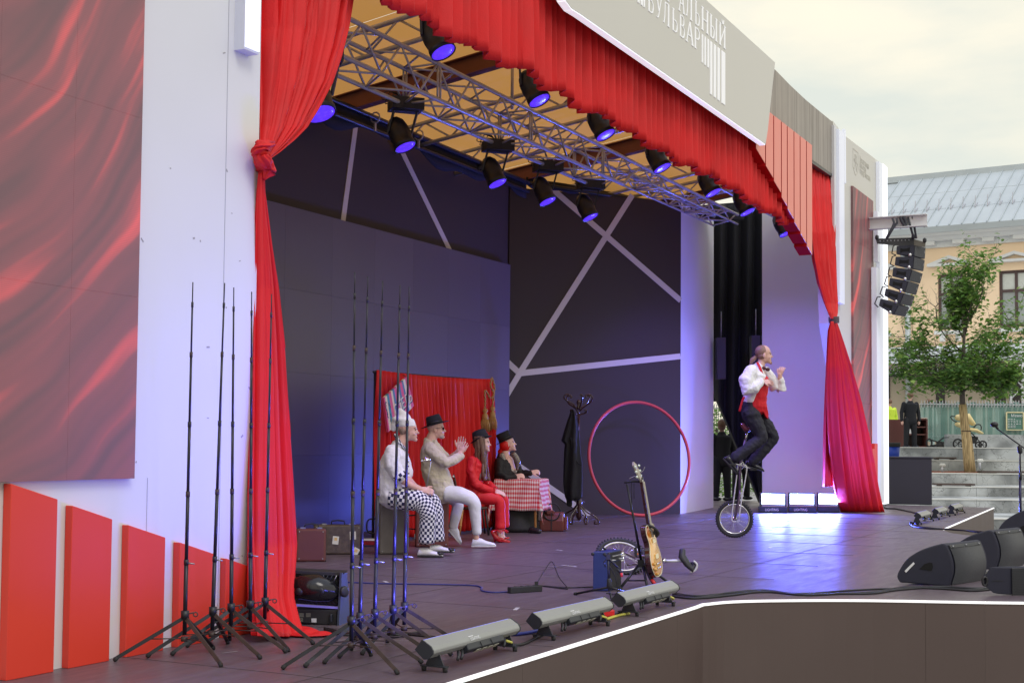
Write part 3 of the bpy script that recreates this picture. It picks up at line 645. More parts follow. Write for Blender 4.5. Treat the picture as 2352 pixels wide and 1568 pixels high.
# ------------------------------------------------------------------ drapes
def drape(name, rows, nf, m, label, nu=150, nv=60, jag=0., seed=0, extra=None, cat='curtain', thick=.006, sharp=.6):
    """rows: (t 0..1 sorted, v, uL, uR, YL, YR, amp)"""
    rnd = random.Random(seed); ph = [rnd.uniform(-.6, .6) for _ in range(40)]
    def f(s, t):
        v, uL, uR, YL, YR_, amp = interp(rows, t)
        w = s + .018*sin(9*s+3*t+seed) + .010*sin(23*s+seed*2+2.2*t)
        u = uL+(uR-uL)*s; Y = YL+(YR_-YL)*s
        p = onY(u, v, Y)
        k = w*nf; a = sin(2*pi*k + .5*ph[int(k) % 40]*sin(t*4)); a = math.copysign(abs(a)**sharp, a)
        q = .35*sin(2*pi*k*2.3+seed+t*2)+.16*sin(2*pi*k*5.1+3*t)
        ed = min(1, s*18)*min(1, (1-s)*18)
        p.y += amp*(a*(.65+.35*ph[int(k) % 40]) + q)*(.35+.65*ed)
        p.x += amp*.35*cos(2*pi*k)*ed
        return p
    mb = MB().grid(f, nu, nv)
    o = mb.build(name, m, thick=thick)
    if label: tag(o, label, cat)
    return o
ld = root('stage_drape', (0.3, 0, 0), 0, 'tall red drape knotted and tied back on the left, its hem pooling on the floor', 'curtain')
def sub(o, par):
    """make o a part of par, keeping its place"""
    o.parent = par; o.matrix_parent_inverse = Matrix.Translation(-V(par.location)); 
    for k in ('label', 'category'):
        if k in o: del o[k]
    return o
up_rows = [(0, -220, 597, 822, .10, .18, .10), (.32, 0, 600, 806, .08, .16, .10), (.42, 67, 600, 794, .08, .15, .10), (.52, 124, 599, 779, .06, .14, .09), (.62, 190, 598, 757, .05, .13, .085),
           (.72, 245, 598, 727, .04, .12, .07), (.80, 290, 597, 700, .03, .10, .06), (.88, 325, 597, 665, .0, .07, .045), (.95, 350, 597, 636, -.03, .03, .03), (1, 366, 598, 616, -.05, -.02, .014)]
sub(drape('upper_drape', up_rows, 9, M_velvet, None, 190, 80, seed=1), ld)
lo_rows = [(0, 398, 597, 606, -.05, -.02, .012), (.05, 440, 594, 607, -.04, .0, .015), (.15, 520, 590, 618, -.02, .03, .025), (.3, 660, 587, 639, .0, .05, .035), (.45, 800, 584, 652, -.02, .05, .04), (.6, 960, 581, 662, -.04, .04, .045),
           (.75, 1120, 578, 673, -.07, .02, .045), (.86, 1250, 578, 681, -.10, .0, .045), (.91, 1320, 580, 677, -.14, -.04, .05), (.94, 1370, 582, 674, -.18, -.10, .05), (.975, 1425, 586, 688, -.26, -.24, .05), (1, 1459, 588, 700, -.34, -.36, .05)]
sub(drape('lower_drape', lo_rows, 4.5, M_velvet, None, 120, 90, seed=2), ld)
# knot: crumpled bunch of cloth
def bunch(name, path, r, m, par, seed, amp=.35, n=40):
    rnd = random.Random(seed); P = spline(path, 7); R = []
    mb = MB(); rs = []
    for i, p in enumerate(P):
        t = i/(len(P)-1); rr = interp([(k/(len(r)-1), q) for k, q in enumerate(r)], t)[0]
        x, y = perp(P[min(i+1, len(P)-1)]-P[max(i-1, 0)])
        rs.append([p + (x*cos(2*pi*k/n)+y*sin(2*pi*k/n)*.7)*rr*(1+amp*noise.noise(V((cos(2*pi*k/n)*2.2, sin(2*pi*k/n)*2.2, i*.18+seed)))+amp*.6*sin(6*2*pi*k/n+i*.25)*.6) for k in range(n)])
    mb.rings(rs); return mb.build(name, m, par)
pk = lambda u, v, Y=-.06: onY(u, v, Y)
bunch('knot', [pk(622, 330), pk(604, 335, -.12), pk(598, 352, -.10), pk(604, 372, -.10), pk(612, 384)], [.03, .05, .055, .055, .03], M_velvet, ld, 3)
bunch('knot', [pk(600, 345), pk(606, 372), pk(612, 392), pk(606, 412)], [.045, .06, .065, .015], M_velvet, ld, 8)
# hem spilled on the floor
def hem(s, t):
    a = floor(585+182*s, 1448+14*s-24*(1-s)*(1-t)+9*t*sin(s*3.2)); a.z = .012+.055*(1-s)*(1-t)*abs(sin(s*11+t*2))+.03*abs(sin(s*17+t*5))*(1-s*.6)*sin(pi*t)
    return a
MB().grid(hem, 60, 10).build('spilled_hem', M_velvet, ld, thick=.005)
# valance
VB = [(871, 0), (905, 18), (941, 40), (967, 41), (1011, 76), (1067, 97), (1116, 130), (1158, 147), (1195, 157), (1239, 192), (1285, 206), (1319, 244), (1365, 258), (1435, 296), (1499, 336), (1551, 378), (1625, 395), (1654, 418), (1703, 452), (1726, 476), (1761, 488), (1782, 511), (1802, 521), (1832, 532)]
VB = [onY(u, v, -.02) for u, v in VB]
xa, xb = VB[0].x-.5, VB[-1].x
def vz(x):
    if x <= VB[0].x: return VB[0].z
    for a, b_ in zip(VB, VB[1:]):
        if x <= b_.x: return a.z+(b_.z-a.z)*(x-a.x)/(b_.x-a.x)
    return VB[-1].z
rndv = random.Random(5); phv = [rndv.uniform(0, 6.28) for _ in range(90)]
folds = [xa]
while folds[-1] < xb: folds.append(folds[-1]+rndv.uniform(.09, .22))
import bisect
def valf(s, t):
    x = xa+(xb-xa)*s; k = bisect.bisect_right(folds, x)-1; k = max(0, min(k, len(folds)-2)); q = (x-folds[k])/(folds[k+1]-folds[k])
    wd_ = folds[k+1]-folds[k]; amp = (.045+.36*wd_)*(.8+.3*t)
    y = -.03+amp*(-abs(sin(pi*q))**.8+.55) + .02*sin(x*3.1) + .010*sin(x*9+t*2)
    zb_ = vz(x)*.6+4.385*.4 + .03*sin(x*7.3)+.02*(q-.5); z = zb_+(5.72-zb_)*(1-t)
    return V((x+.02*sin(2*pi*q)*t, y, z))
val = MB().grid(valf, 900, 14).build('valance', M_velvet, thick=.006); tag(val, 'long pleated red valance hanging under the off-white sign board', 'curtain')
# right drape
rd = root('stage_drape', (14.5, .2, 0), 0, 'tall red drape gathered by a grey band on the right, flaring to the floor', 'curtain')
rt_rows = [(0, 322, 1847, 1914, .48, .62, .05), (.12, 400, 1851, 1914, .36, .50, .06), (.2, 450, 1855, 1914.5, .28, .42, .06), (.35, 535, 1862, 1916, .20, .36, .06), (.5, 600, 1870, 1917, .18, .33, .055), (.65, 650, 1880, 1919, .16, .30, .05), (.82, 697, 1895, 1922.5, .12, .24, .035), (.93, 718, 1903, 1923, .08, .18, .02), (1, 732, 1908, 1921, .08, .14, .012)]
sub(drape('upper_drape', rt_rows, 12, M_velvet, None, 170, 60, seed=4), rd)
lr_rows = [(0, 738, 1908.5, 1921.5, .06, .14, .012), (.06, 760, 1904, 1929, .10, .12, .04), (.2, 843, 1902.5, 1957, .16, .06, .07), (.38, 925, 1902, 1981, .24, .02, .08), (.55, 991, 1905, 1997, .30, -.05, .08), (.72, 1061, 1911, 2010, .36, -.12, .075), (.86, 1120, 1919, 2020, .41, -.2, .07), (.97, 1164, 1929, 2029, .45, -.27, .06), (1, 1176, 1932, 2033, .46, -.29, .05)]
sub(drape('lower_drape', lr_rows, 5.5, M_velvet, None, 150, 70, seed=6), rd)
sub(drape('lining', [(0, 770, 1903, 1912, .3, .3, .03), (.5, 950, 1897, 1912, .4, .4, .05), (1, 1117, 1894, 1922, .5, .5, .05)], 3, M_velvet, None, 40, 30, seed=9), rd)
bunch('tie_band', [onY(1915, 727, .10), onY(1915.5, 742, .10)], [.085, .085], mat('grey_band', rgb(90, 84, 86), .8, var=.2, ns=20), rd, 2, .05)
# black masking behind the doorway
def blk(s, t):
    u = 1632+130*s; v = 470+700*t
    # opening at the lower left: the cloth is pulled aside
    lim = 1640 if v < 905 else 1640+ (v-905)*.42
    uu = max(u, lim+ (u-1632)*.04) if v > 905 else u
    p = atd(uu, v, 26.6); p += CF*.10*sin(s*26+t*1.5)
    p.z = max(p.z, .02)
    return p
bc = MB().grid(blk, 70, 40).build('black_curtain', M_black, thick=.01); tag(bc, 'black masking curtain pulled aside in the doorway behind the unicycle rider', 'curtain')
bc2 = MB().box((17.6, 4.6, 4.9), (6.0, .05, 3.2)).build('black_border', M_black); tag(bc2, 'black cloth border high behind the pale panel', 'curtain')
# loose wall of masking closing the wings beyond the doorway, seen dark above the opening
bc3 = MB().box((20.6, 3.2, 4.2), (.05, 4.0, 4.2)).build('black_masking', M_black); tag(bc3, 'black masking cloth hung high behind the doorway curtain', 'curtain')
# ------------------------------------------------------------------ small backdrop curtain on the stage
YB_ = 3.36
bk = root('backdrop_curtain', (8.5, YB_, 0), 0, 'low red curtain on a frame behind the seated actors', 'curtain')
rows = [(0, 850, 867, 1135, YB_, YB_, .018), (.05, 862, 868, 1135, YB_, YB_, .03), (.6, 1060, 870, 1134, YB_, YB_, .05), (1, 1232, 872, 1133, YB_, YB_, .055)]
def bkf(s, t):
    u = 867+268*s; top = 849+ (21*(1-(1-s)**2)); bot = 1246-38*s
    v = top+(bot-top)*t; p = onY(u, v, YB_); p.z = max(p.z, .03)
    k = s*25+.3*sin(s*13)+.12*sin(t*3+s*40); am = .014+.045*min(1, t*3)
    p.y += am*(sin(2*pi*k)+.4*sin(2*pi*k*2.1+t*2)); return p
MB().grid(bkf, 260, 24).build('curtain_cloth', M_velvet, bk, thick=.006)
pl = onY(868, 1240, YB_); pr_ = onY(1134, 1208, YB_)
tl, tr_ = onY(868, 850, YB_), onY(1134, 871, YB_)
for a, b_ in (((pl.x, YB_+.07, 0), (pl.x, YB_+.07, tl.z)), ((pr_.x, YB_+.07, 0), (pr_.x, YB_+.07, tr_.z)), ((tl.x, YB_+.06, tl.z-.02), (tr_.x, YB_+.06, tr_.z-.02))):
    tube_obj('frame_pole', V(a), V(b_), .016, M_blackm, bk)
# gold cord with two tassels
M_gold = mat('gold_cord', rgb(176, 138, 84), .6, var=.3, ns=60)
gc = root('tassel_cord', onY(1130, 990, YB_-.12), 0, 'twisted gold cord with two fringed tassels at the right end of the low red curtain', 'cord')
q = lambda u, v, d=-.10: onY(u, v, YB_+d)
for k, pts in enumerate(([(1130, 866), (1127, 885), (1134, 905), (1131, 935)], [(1131, 868), (1136, 890), (1132, 910), (1126, 914), (1119, 902), (1114, 897), (1114.5, 918), (1114, 938)])):
    P_ = spline([q(*p) for p in pts], 8)
    mb = MB()
    for ph_ in (0, pi):
        mb.tube([p+V((.008*cos(i*.9+ph_), .008*sin(i*.9+ph_), 0)) for i, p in enumerate(P_)], .008, 6)
    mb.build('cord', M_gold, gc)
for u, vt, vb in ((1114.5, 937, 990), (1131.5, 933, 986)):
    a, b_ = q(u, vt), q(u, vb); h = a.z-b_.z
    o = MB().lathe([(.0, 0), (.03, -.01), (.038, -.04), (.02, -.065), (.036, -.09), (.045, -.13), (.04, -.16)], a, n=14).build('tassel', M_gold, gc)
    mb = MB()
    for k in range(26):
        an = 2*pi*k/26; r0, r1 = .036, .058+.006*sin(k*3); mb.tube([a+V((r0*cos(an), r0*sin(an), -.14)), a+V((r1*cos(an), r1*sin(an), -.22)), a+V((r1*cos(an), r1*sin(an), -h-.01*sin(k*5)))], .006, 4)
    mb.build('fringe', M_gold, o)['kind'] = 'stuff'
# striped sign hung askew
TL, TR, BR_, BL = [onY(u, v, YB_-.16) for u, v in ((873.4, 914), (935.3, 865), (951, 931.7), (883.9, 992))]
TL, BL = TL+V((0, -.05, 0)), BL+V((0, -.05, 0))
hs = root('striped_sign', (TL+BR_)/2, 0, 'small striped wooden sign hung askew on the low red curtain above the cook', 'sign')
cols = [(222, 70, 96), (232, 216, 170), (60, 140, 140), (226, 88, 110), (234, 220, 180), (84, 128, 158), (224, 96, 136), (236, 220, 196), (84, 128, 158), (226, 90, 124), (88, 132, 160), (236, 222, 204), (222, 96, 140)]
wds = [.6, 1, 1.1, 1.2, .8, 1, 1.2, .9, 1, 1.2, .8, 1.1, 1.3]; tot = sum(wds); acc = 0
for k, (c, w_) in enumerate(zip(cols, wds)):
    a, b_ = acc/tot, (acc+w_)/tot; acc += w_; b_ -= .002
    MB().prism([TL.lerp(TR, a), TL.lerp(TR, b_), BL.lerp(BR_, b_), BL.lerp(BR_, a)], (0, .03, 0)).build('plank', mat('plank_%02d' % k, rgb(*c), .6, var=.10, ns=14), hs)
xd = (TR-TL).normalized(); zd = xd.cross(V((0, 1, 0))).normalized(); zd = zd if zd.z > 0 else -zd
Lw = (TR-TL).length; Hh = (TL-BL).length
o_ = BL.lerp(BR_, .30)+ (TL-BL)*.22 - V((0, .004, 0))
text_mesh('painted_word', 'ОТЕЛЬ', basis(o_, xd, zd, (0, -1, 0)), Hh*.46, mat('painted_cream', rgb(228, 222, 210), .6), hs, .002, .78)
text_mesh('painted_word', 'ОТЕЛЬ', basis(o_+V((.012, .0015, -.012)), xd, zd, (0, -1, 0)), Hh*.46, mat('painted_ink', rgb(40, 48, 84), .6), hs, .001, .78)
o_ = BL.lerp(BR_, .07)+(TL-BL)*.30 - V((0, .003, 0))
mb = MB()
for k in range(16):
    a = random.uniform(0, 6.28); r0 = random.uniform(.0, .03); p = o_ + xd*(.03+.05*cos(a)) + zd*(.08+.10*sin(a)+.05*k/16); mb.bar(p, p+xd*.04*cos(a*2)+zd*.04*sin(a*2), .008, .002, (0, 1, 0))
mb.build('painted_flourish', mat('painted_ink', rgb(40, 48, 84), .6), hs)
tube_obj('hanging_string', TR+V((0, .02, 0)), onY(925, 861, YB_-.06), .005, M_blackm, hs)
# ------------------------------------------------------------------ lamps
M_lens = mat('violet_lens', (.06, .02, .7), .25, emit=(.115, .035, 1.0), es=1.0, var=.3, ns=30)
def lens_look():
    n, l, b = nodes_of(M_lens); g = n.new('ShaderNodeNewGeometry'); v = n.new('ShaderNodeTexVoronoi'); v.inputs['Scale'].default_value = 22
    l.new(g.outputs['Position'], v.inputs['Vector']); r = n.new('ShaderNodeMapRange'); r.inputs['From Max'].default_value = .5; r.inputs['To Min'].default_value = 1.25; r.inputs['To Max'].default_value = .8
    l.new(v.outputs['Distance'], r.inputs['Value']); l.new(r.outputs[0], b.inputs['Emission Strength'])
lens_look()
def spot(par, loc, d, e, col=(.26, .19, 1), ang=74, blend=.8, size=.12):
    ld_ = bpy.data.lights.new('lamp_light', 'SPOT'); ld_.energy = e; ld_.color = col; ld_.spot_size = radians(ang); ld_.spot_blend = blend; ld_.shadow_soft_size = size
    o = bpy.data.objects.new('lamp_light', ld_); SC.collection.objects.link(o); o.parent = par
    inv = FRAME.get(par.name, Matrix()); M = inv @ Matrix.Translation(V(loc)) @ V(d).to_track_quat('-Z', 'Y').to_matrix().to_4x4(); o.matrix_local = M
    return o
def moving_head(lens, ax, r, base, lab, grp, e, hang=None, aim=None, full=True, **kw):
    ax = V(ax).normalized(); t = root('stage_lamp', base, 0, lab, 'stage lamp', grp)
    L_ = V(lens); k = r/.115
    MB().lathe([(r*1.0, 0), (r*1.06, .01), (r*1.06, -.05), (r*.98, -.06), (r*1.06, -.14*k), (r*1.02, -.22*k), (r*.84, -.30*k), (r*.5, -.35*k)][::1], L_, ax, 22, cap=True).build('lamp_head', M_blackm, t)
    MB().lathe([(0, .012), (r*.6, .010), (r*.96, .002), (r*.96, -.01)], L_, ax, 22).build('lens', M_lens, t)
    mid = L_-ax*.17*k; sx, sy = perp(ax); b_ = V(base)
    side = CR*.9+CF*.3; side.z = 0; side.normalize()
    top = b_-UP*.09
    for sg_ in (-1, 1):
        MB().bar(top+side*sg_*r*1.12, mid+side*sg_*r*1.12, .022, .07, CF).build('yoke_arm', M_blackm, t)
    MB().bar(top-side*r*1.2, top+side*r*1.2, .08, .03, UP).build('yoke', M_blackm, t)
    if full:
        MB().box(top+UP*.06, (.36, .26, .13), Matrix.Rotation(atan2(side.y, side.x), 3, 'Z')).build('base_housing', M_blackm, t)
    if hang:
        mb = MB(); h = V(hang)
        for sg_ in (-1, 1):
            c_ = h+V((.09*sg_, 0, 0)); mb.bar(top+UP*.1+V((.09*sg_, 0, 0)), c_, .03, .03); mb.tube([c_+V((0, .04*cos(a), .04*sin(a))) for a in [i*pi/4 for i in range(8)]], .01, 5, closed=True)
        mb.build('clamp', M_blackm, t)
        mb = MB()
        for q_ in range(3):
            rr = .10+.04*q_; mb.tube(spline([top+UP*.1+side*(-rr), top+UP*(.02+.05*q_)+side*(-rr-.10)+CF*.05, top+UP*.2+side*(-rr-.02), h+side*(.05*q_)+UP*.02], 5), .006, 5)
        mb.build('lamp_cable', M_blackm, t)
    spot(t, L_+ax*.03, aim if aim else ax, e, **kw)
    return t
axF = (UP*-.86+CR*.42-CF*.22).normalized()
FR = [(1018, 120, 'largest, nearest and highest of the lamps under the valance'), (1239, 231, 'second lamp under the valance from the left'), (1391, 310, 'third lamp under the valance, above the middle of the truss'), (1521, 386, 'fourth lamp under the valance from the left'), (1638, 443, 'fifth lamp under the valance, right of the truss end'), (1717, 487, 'sixth lamp under the valance, half hidden'), (1806, 536, 'lowest lamp, hanging beside the hanging red slats')]
for k, (u, v, lab) in enumerate(FR):
    c = onY(u, v, .62); r = 28*depth(c)/FPX*.98; r = .113
    x = c.x; b_ = c-axF*.2+UP*.34
    moving_head(c, axF, r, b_, 'violet lit '+lab, 'lamps under the valance', (450, 450, 380, 260)[k] if k < 4 else 420, hang=None, aim=((.1, -.05, -1), (.2, -.05, -1), (.3, -.05, -1), (.4, -.05, -1), (.8, .5, -1), (.8, .5, -1), (.8, .3, -.8))[k], full=False)
    tube_obj('hanging_pole', b_-UP*.09, V((b_.x, b_.y, roofz(b_.y)-.05)), .015, M_blackm, bpy.data.objects[[o.name for o in bpy.data.objects if o.name.startswith('stage_lamp')][-1]])
fb = root('front_pipe', (8, .6, 5.2), 0, 'dark rigging pipe hidden behind the red valance', 'pipe'); tube_obj('pipe', V((1.5, .8, 5.25)), V((14.6, .8, 5.25)), .03, M_blackm, fb)
c = onY(735, 262, 1.6); moving_head(c, (UP*-.9+CR*.30-CF*.25), .14, c+UP*.55, 'violet lit lamp half hidden behind the upper left drape', 'lamps on the truss', 200, hang=(c.x, c.y, 4.9), aim=onY(800, 1090, 4.6)-c, ang=24, col=(.07, .05, 1))
for u, v, lab in ((931, 342, 'violet lit lamp hanging from the box truss beside the first pale strip'), (1143, 425, 'violet lit lamp hanging from the middle of the box truss'), (1258, 466, 'violet lit lamp hanging from the box truss left of the crossing strips'), (1356, 502, 'violet lit lamp on the box truss in front of the crossing strips')):
    c = onY(u, v, Y1); axT = (UP*-.88+CR*.38-CF*.18).normalized()
    moving_head(c+UP*.02, axT, .118, V((c.x, Y1, c.z+.52)), lab, 'lamps on the truss', 200, hang=(c.x, Y1, Z0), aim=(.35, -.55, -1))
# ------------------------------------------------------------------ props on the stage
def R3(rz): return Matrix.Rotation(rz, 3, 'Z')
HC = atan2(CR.y, CR.x)            # heading of camera-right
M_steel = mat('worn_steel', (.36, .36, .38), .38, metal=.8, var=.25, ns=30)
M_pole = mat('black_pole', (.022, .022, .03), .34, metal=.35, var=.35, ns=14)
M_rust = mat('rusty_leg', rgb(74, 62, 58), .6, metal=.3, var=.4, ns=25)
M_chrome = mat('chrome', (.7, .7, .74), .15, metal=1, var=.05)
M_rubber = mat('rubber', (.02, .02, .022), .7, var=.2, ns=20)
M_plastic = mat('black_plastic', (.022, .022, .027), .5, var=.2, ns=20, bump=.15, bs=200)
# --- telescopic pole stands
ST = [((443, 648), (425, 1410), (421, 1513), 'stand', 'leftmost of the five pole stands in front of the red boards'), ((516, 650), (489, 1401), (487, 1500), '', 'pole stand, second from left before the red boards'),
      ((537, 660), (531, 1393), (527, 1491), '', 'middle one of the pole stands at the left wall'), ((578, 670), (575, 1386), (574, 1481), '', 'pole stand where white wall and left drape meet'),
      ((624, 675), (609, 1379), (609, 1469), '', 'pole stand standing right in front of the left red drape'),
      ((815, 625), (807.5, 1423), (805, 1530), '', 'nearest and leftmost of the five pole stands on the open floor'), ((845, 635), (827, 1414), (826, 1516), '', 'second pole stand from the left in front of the suitcases'),
      ((879, 645), (861, 1406), (860, 1507), '', 'third pole stand on the open floor, before the grey suitcase'), ((919, 655), (903, 1397), (902, 1497), '', 'fourth pole stand on the open floor, in front of the cook'),
      ((940, 658), (929, 1390), (931, 1487), '', 'rightmost pole stand, with blue lit leg, in front of the cook')]
for k, (tp, hb, ft_, _, lab) in enumerate(ST):
    F_ = floor(*ft_); dd = depth(F_); top = atd(*tp, dd); hub = atd(*hb, dd)
    t = root('pole_stand', F_, 0, ('tall black '+lab), 'stand', 'black telescopic pole stands by the left wall' if k < 5 else 'black telescopic pole stands on the open floor')
    low = hub+(hub-top).normalized()*.13
    ax = (top-hub)
    for i, (a, b_, r) in enumerate(((-.06, .155, .0115), (.155, .36, .0098), (.36, .57, .0082), (.57, .78, .0066), (.78, .93, .005), (.93, 1.0, .0032))):
        MB().tube([hub+ax*a, hub+ax*b_], r, 8).build('pole_section', M_pole, t)
        if i: MB().tube([hub+ax*(a-.006), hub+ax*(a+.010)], r+.0034, 8).build('collar', M_rust if i % 2 == 0 else M_blackm, t)
    MB().tube([hub+UP*.02, hub-UP*.025], .022, 10).build('hub', M_blackm, t)
    MB().tube([low+UP*.01, low-UP*.015], .019, 10).build('lower_hub', M_rust, t)
    kn = hub+CR*.022; MB().tube([hub, hub+CR*.05+UP*.01], .004, 5).tube([kn+CR*.035+V((0, 0, .012*sin(a)))+CR*.012*cos(a) for a in [i*pi/4 for i in range(8)]], .0035, 5, closed=True).build('wing_screw', M_rust, t)
    z_ = hub+ax*.155; MB().tube([z_, z_+CR*.045-UP*.005], .004, 5).build('wing_screw', M_steel, t)
    base_a = random.uniform(-.35, .35) + (-.55 if k < 5 else -.45)
    for j in range(3):
        a = base_a+j*2*pi/3+pi; fo = V((F_.x+.36*cos(a), F_.y+.36*sin(a), .012)); h0 = hub-UP*.015
        MB().bar(h0, fo, .02, .010, CF).build('leg', M_rust if j == 1 else M_pole, t)
        MB().tube([fo.lerp(h0, .05), fo-UP*.008], .012, 6).build('foot', M_rubber, t)
        MB().tube([low, h0.lerp(fo, .52)], .0035, 5).build('leg_strut', M_rust, t)
# paint-marker dashes on the lower tubes (sticker letters)
# --- suitcases
def case(name, c0, w, h, th, rz, m, lab, group=None, handle='top', edge=None, tilt=0):
    """c0: middle of the base, w wide along rz, th deep"""
    t = root(name, c0, rz, lab, 'suitcase', group)
    B = Matrix.Translation(V(c0)) @ Matrix.Rotation(rz, 4, 'Z') @ Matrix.Rotation(tilt, 4, 'X')
    MB(B).box((0, 0, h/2), (w, th, h)).build('shell', m, t, bevel=.022, seg=3)
    MB(B).box((0, 0, h/2), (w+.004, .012, h+.004)).build('seam', edge or M_blackm, t, bevel=.01)
    lm = M_steel
    if handle == 'top':
        for sx in (-.28, .28): MB(B).box((w*sx, -th/2+.03, h+.006), (.05, .03, .014)).build('latch', lm, t)
        MB(B).tube([(-.07, 0, h), (-.065, 0, h+.035), (0, 0, h+.045), (.065, 0, h+.035), (.07, 0, h)], .008, 6).build('handle', M_rubber, t)
    else:
        for sz in (.22, .8): MB(B).box((-w/2-.006, -th/2+.05, h*sz), (.014, .03, .05)).build('latch', lm, t)
        MB(B).tube(spline([(-w/2, 0, h*.5-.08), (-w/2-.10, 0, h*.5-.06), (-w/2-.10, 0, h*.5+.06), (-w/2, 0, h*.5+.08)], 5), .009, 6).build('handle', M_rubber, t)
    for a in (-1, 1):
        for b_ in (0, 1):
            MB(B).ell((a*(w/2-.03), -th/2, .03 if b_ == 0 else h-.03), (.007, .004, .007)).build('rivet', lm, t)
    return t, B
M_lb1 = mat('maroon_leather', rgb(104, 58, 56), .42, var=.12, ns=6, bump=.1)
M_lb2 = mat('worn_brown_case', rgb(88, 76, 68), .36, var=.5, ns=22, bump=.3, bs=60)
M_grey = mat('grey_fibre_case', rgb(108, 102, 96), .45, var=.2, ns=8, bump=.1)
def base(u, v): return floor(u, v)
rzc = HC+.10
c1 = base(712, 1290); case('suitcase', c1+CF*.07, 68*depth(c1)/FPX, .325, .12, rzc, M_lb1, 'small flat maroon suitcase standing right of the left drape')
c2 = base(773, 1273); t2, B2 = case('suitcase', c2+CF*.08, 110*depth(c2)/FPX, .31, .15, rzc, M_lb2, 'worn brown suitcase with white travel stickers beside the maroon one')
for x, z, a in ((-.02, .15, .1), (.16, .20, -.05), (-.20, .22, .2), (.19, .03, .5)):
    MB(B2 @ Matrix.Translation((x, -.077, z)) @ Matrix.Rotation(a, 4, 'Y')).box((0, 0, 0), (.065, .003, .085)).build('sticker', mat('sticker_white', (.75, .74, .7), .6, var=.03), t2, bevel=.004)
    MB(B2 @ Matrix.Translation((x, -.0792, z)) @ Matrix.Rotation(a, 4, 'Y')).box((0, 0, .012), (.03, .001, .03)).build('sticker_picture', mat('sticker_orange', rgb(226, 190, 130), .6), t2)
c3 = base(897, 1272); sc3 = depth(c3)/FPX; case('suitcase', c3+CF*.10, 70*sc3, 127*sc3, .24, HC+.35, M_grey, 'big grey suitcase stood on end as a seat for the cook', handle='side')
c4 = base(990, 1256); sc4 = depth(c4)/FPX; case('suitcase', c4+CF*.10, 76*sc4, 112*sc4, .24, HC+.1, mat('maroon_case', rgb(112, 62, 58), .45, var=.15, ns=8), 'big maroon suitcase stood on end under the man in the linen jacket', handle='side')
# little red shelf/cloth box at floor behind pole stands
c = base(843, 1254); MB().box(c+UP*.04, (.22, .16, .05), R3(HC)).box(c+UP*.012, (.24, .18, .02), R3(HC)); 
o = MB().box(c+UP*.045, (.20, .16, .05), R3(HC)).build('small_box', mat('red_lacquer', rgb(140, 24, 30), .4), bevel=.004); tag(o, 'small red box with pale lid on the floor between the suitcases', 'box')
MB().box(c+UP*.077, (.21, .17, .012), R3(HC)).build('lid', M_white, o)
# --- brown leather bag
c = base(1268, 1219); s_ = depth(c)/FPX; t = root('leather_bag', c, HC, 'brown leather doctor bag with round handles between table and coat rack', 'bag')
w, h = 56*s_, 44*s_
B = Matrix.Translation(c) @ Matrix.Rotation(HC-.1, 4, 'Z')
prof = [(-.10, 0), (.10, 0), (.105, h*.55), (.06, h*.95), (.03, h*1.0), (-.03, h*1.0), (-.06, h*.95), (-.105, h*.55)]
M_bag = mat('brown_leather', rgb(104, 52, 46), .35, var=.2, ns=10, bump=.15)
MB(B).prism([(-w/2, y, z) for y, z in prof], (w, 0, 0)).build('bag_body', M_bag, t, bevel=.02, seg=3)
for sy in (-.09, .09):
    MB(B).tube([(.11*cos(a), sy*(.6 if sy > 0 else 1.15), h*.98+(.115*sin(a) if sy > 0 else -.105*sin(a))) for a in [i*pi/10 for i in range(11)]], .010, 6).build('handle', M_rubber, t)
MB(B).box((0, -.115, h*.5), (.012, .004, h*.95)).build('seam_strap', M_blackm, t); MB(B).box((-.02, -.05, h*.98), (.10, .09, .05)).build('clasp_flap', M_bag, t, bevel=.006)
MB(B).box((w/2+.02, 0, h*.42), (.05, .16, h*.7)).build('side_pocket', M_bag, t, bevel=.015)
# --- big hoop leaning on the angled wall
wv_ = (V((15.17, 2.68, 0))-V((12.68, 4.73, 0))).normalized(); wn_ = V((-wv_.y, wv_.x, 0)); wn_ = wn_ if wn_.dot(CAM-V((14, 3.5, 0))) > 0 else -wn_
Bt = floor(1478, 1187); r = 131.5*depth(Bt)/FPX; up_ = (UP*1.0-wn_*.14).normalized()
cc = Bt+up_*r+UP*.03; t = MB().tube([cc+wv_*r*cos(a)+up_*r*sin(a) for a in [i*2*pi/72 for i in range(72)]], .026, 10, closed=True, ref=wn_).build('giant_hoop', mat('red_hoop', rgb(206, 76, 86), .35, var=.06, ns=3), smooth=True)
tag(t, 'giant red acrobat hoop leaning on the dark angled wall', 'hoop')
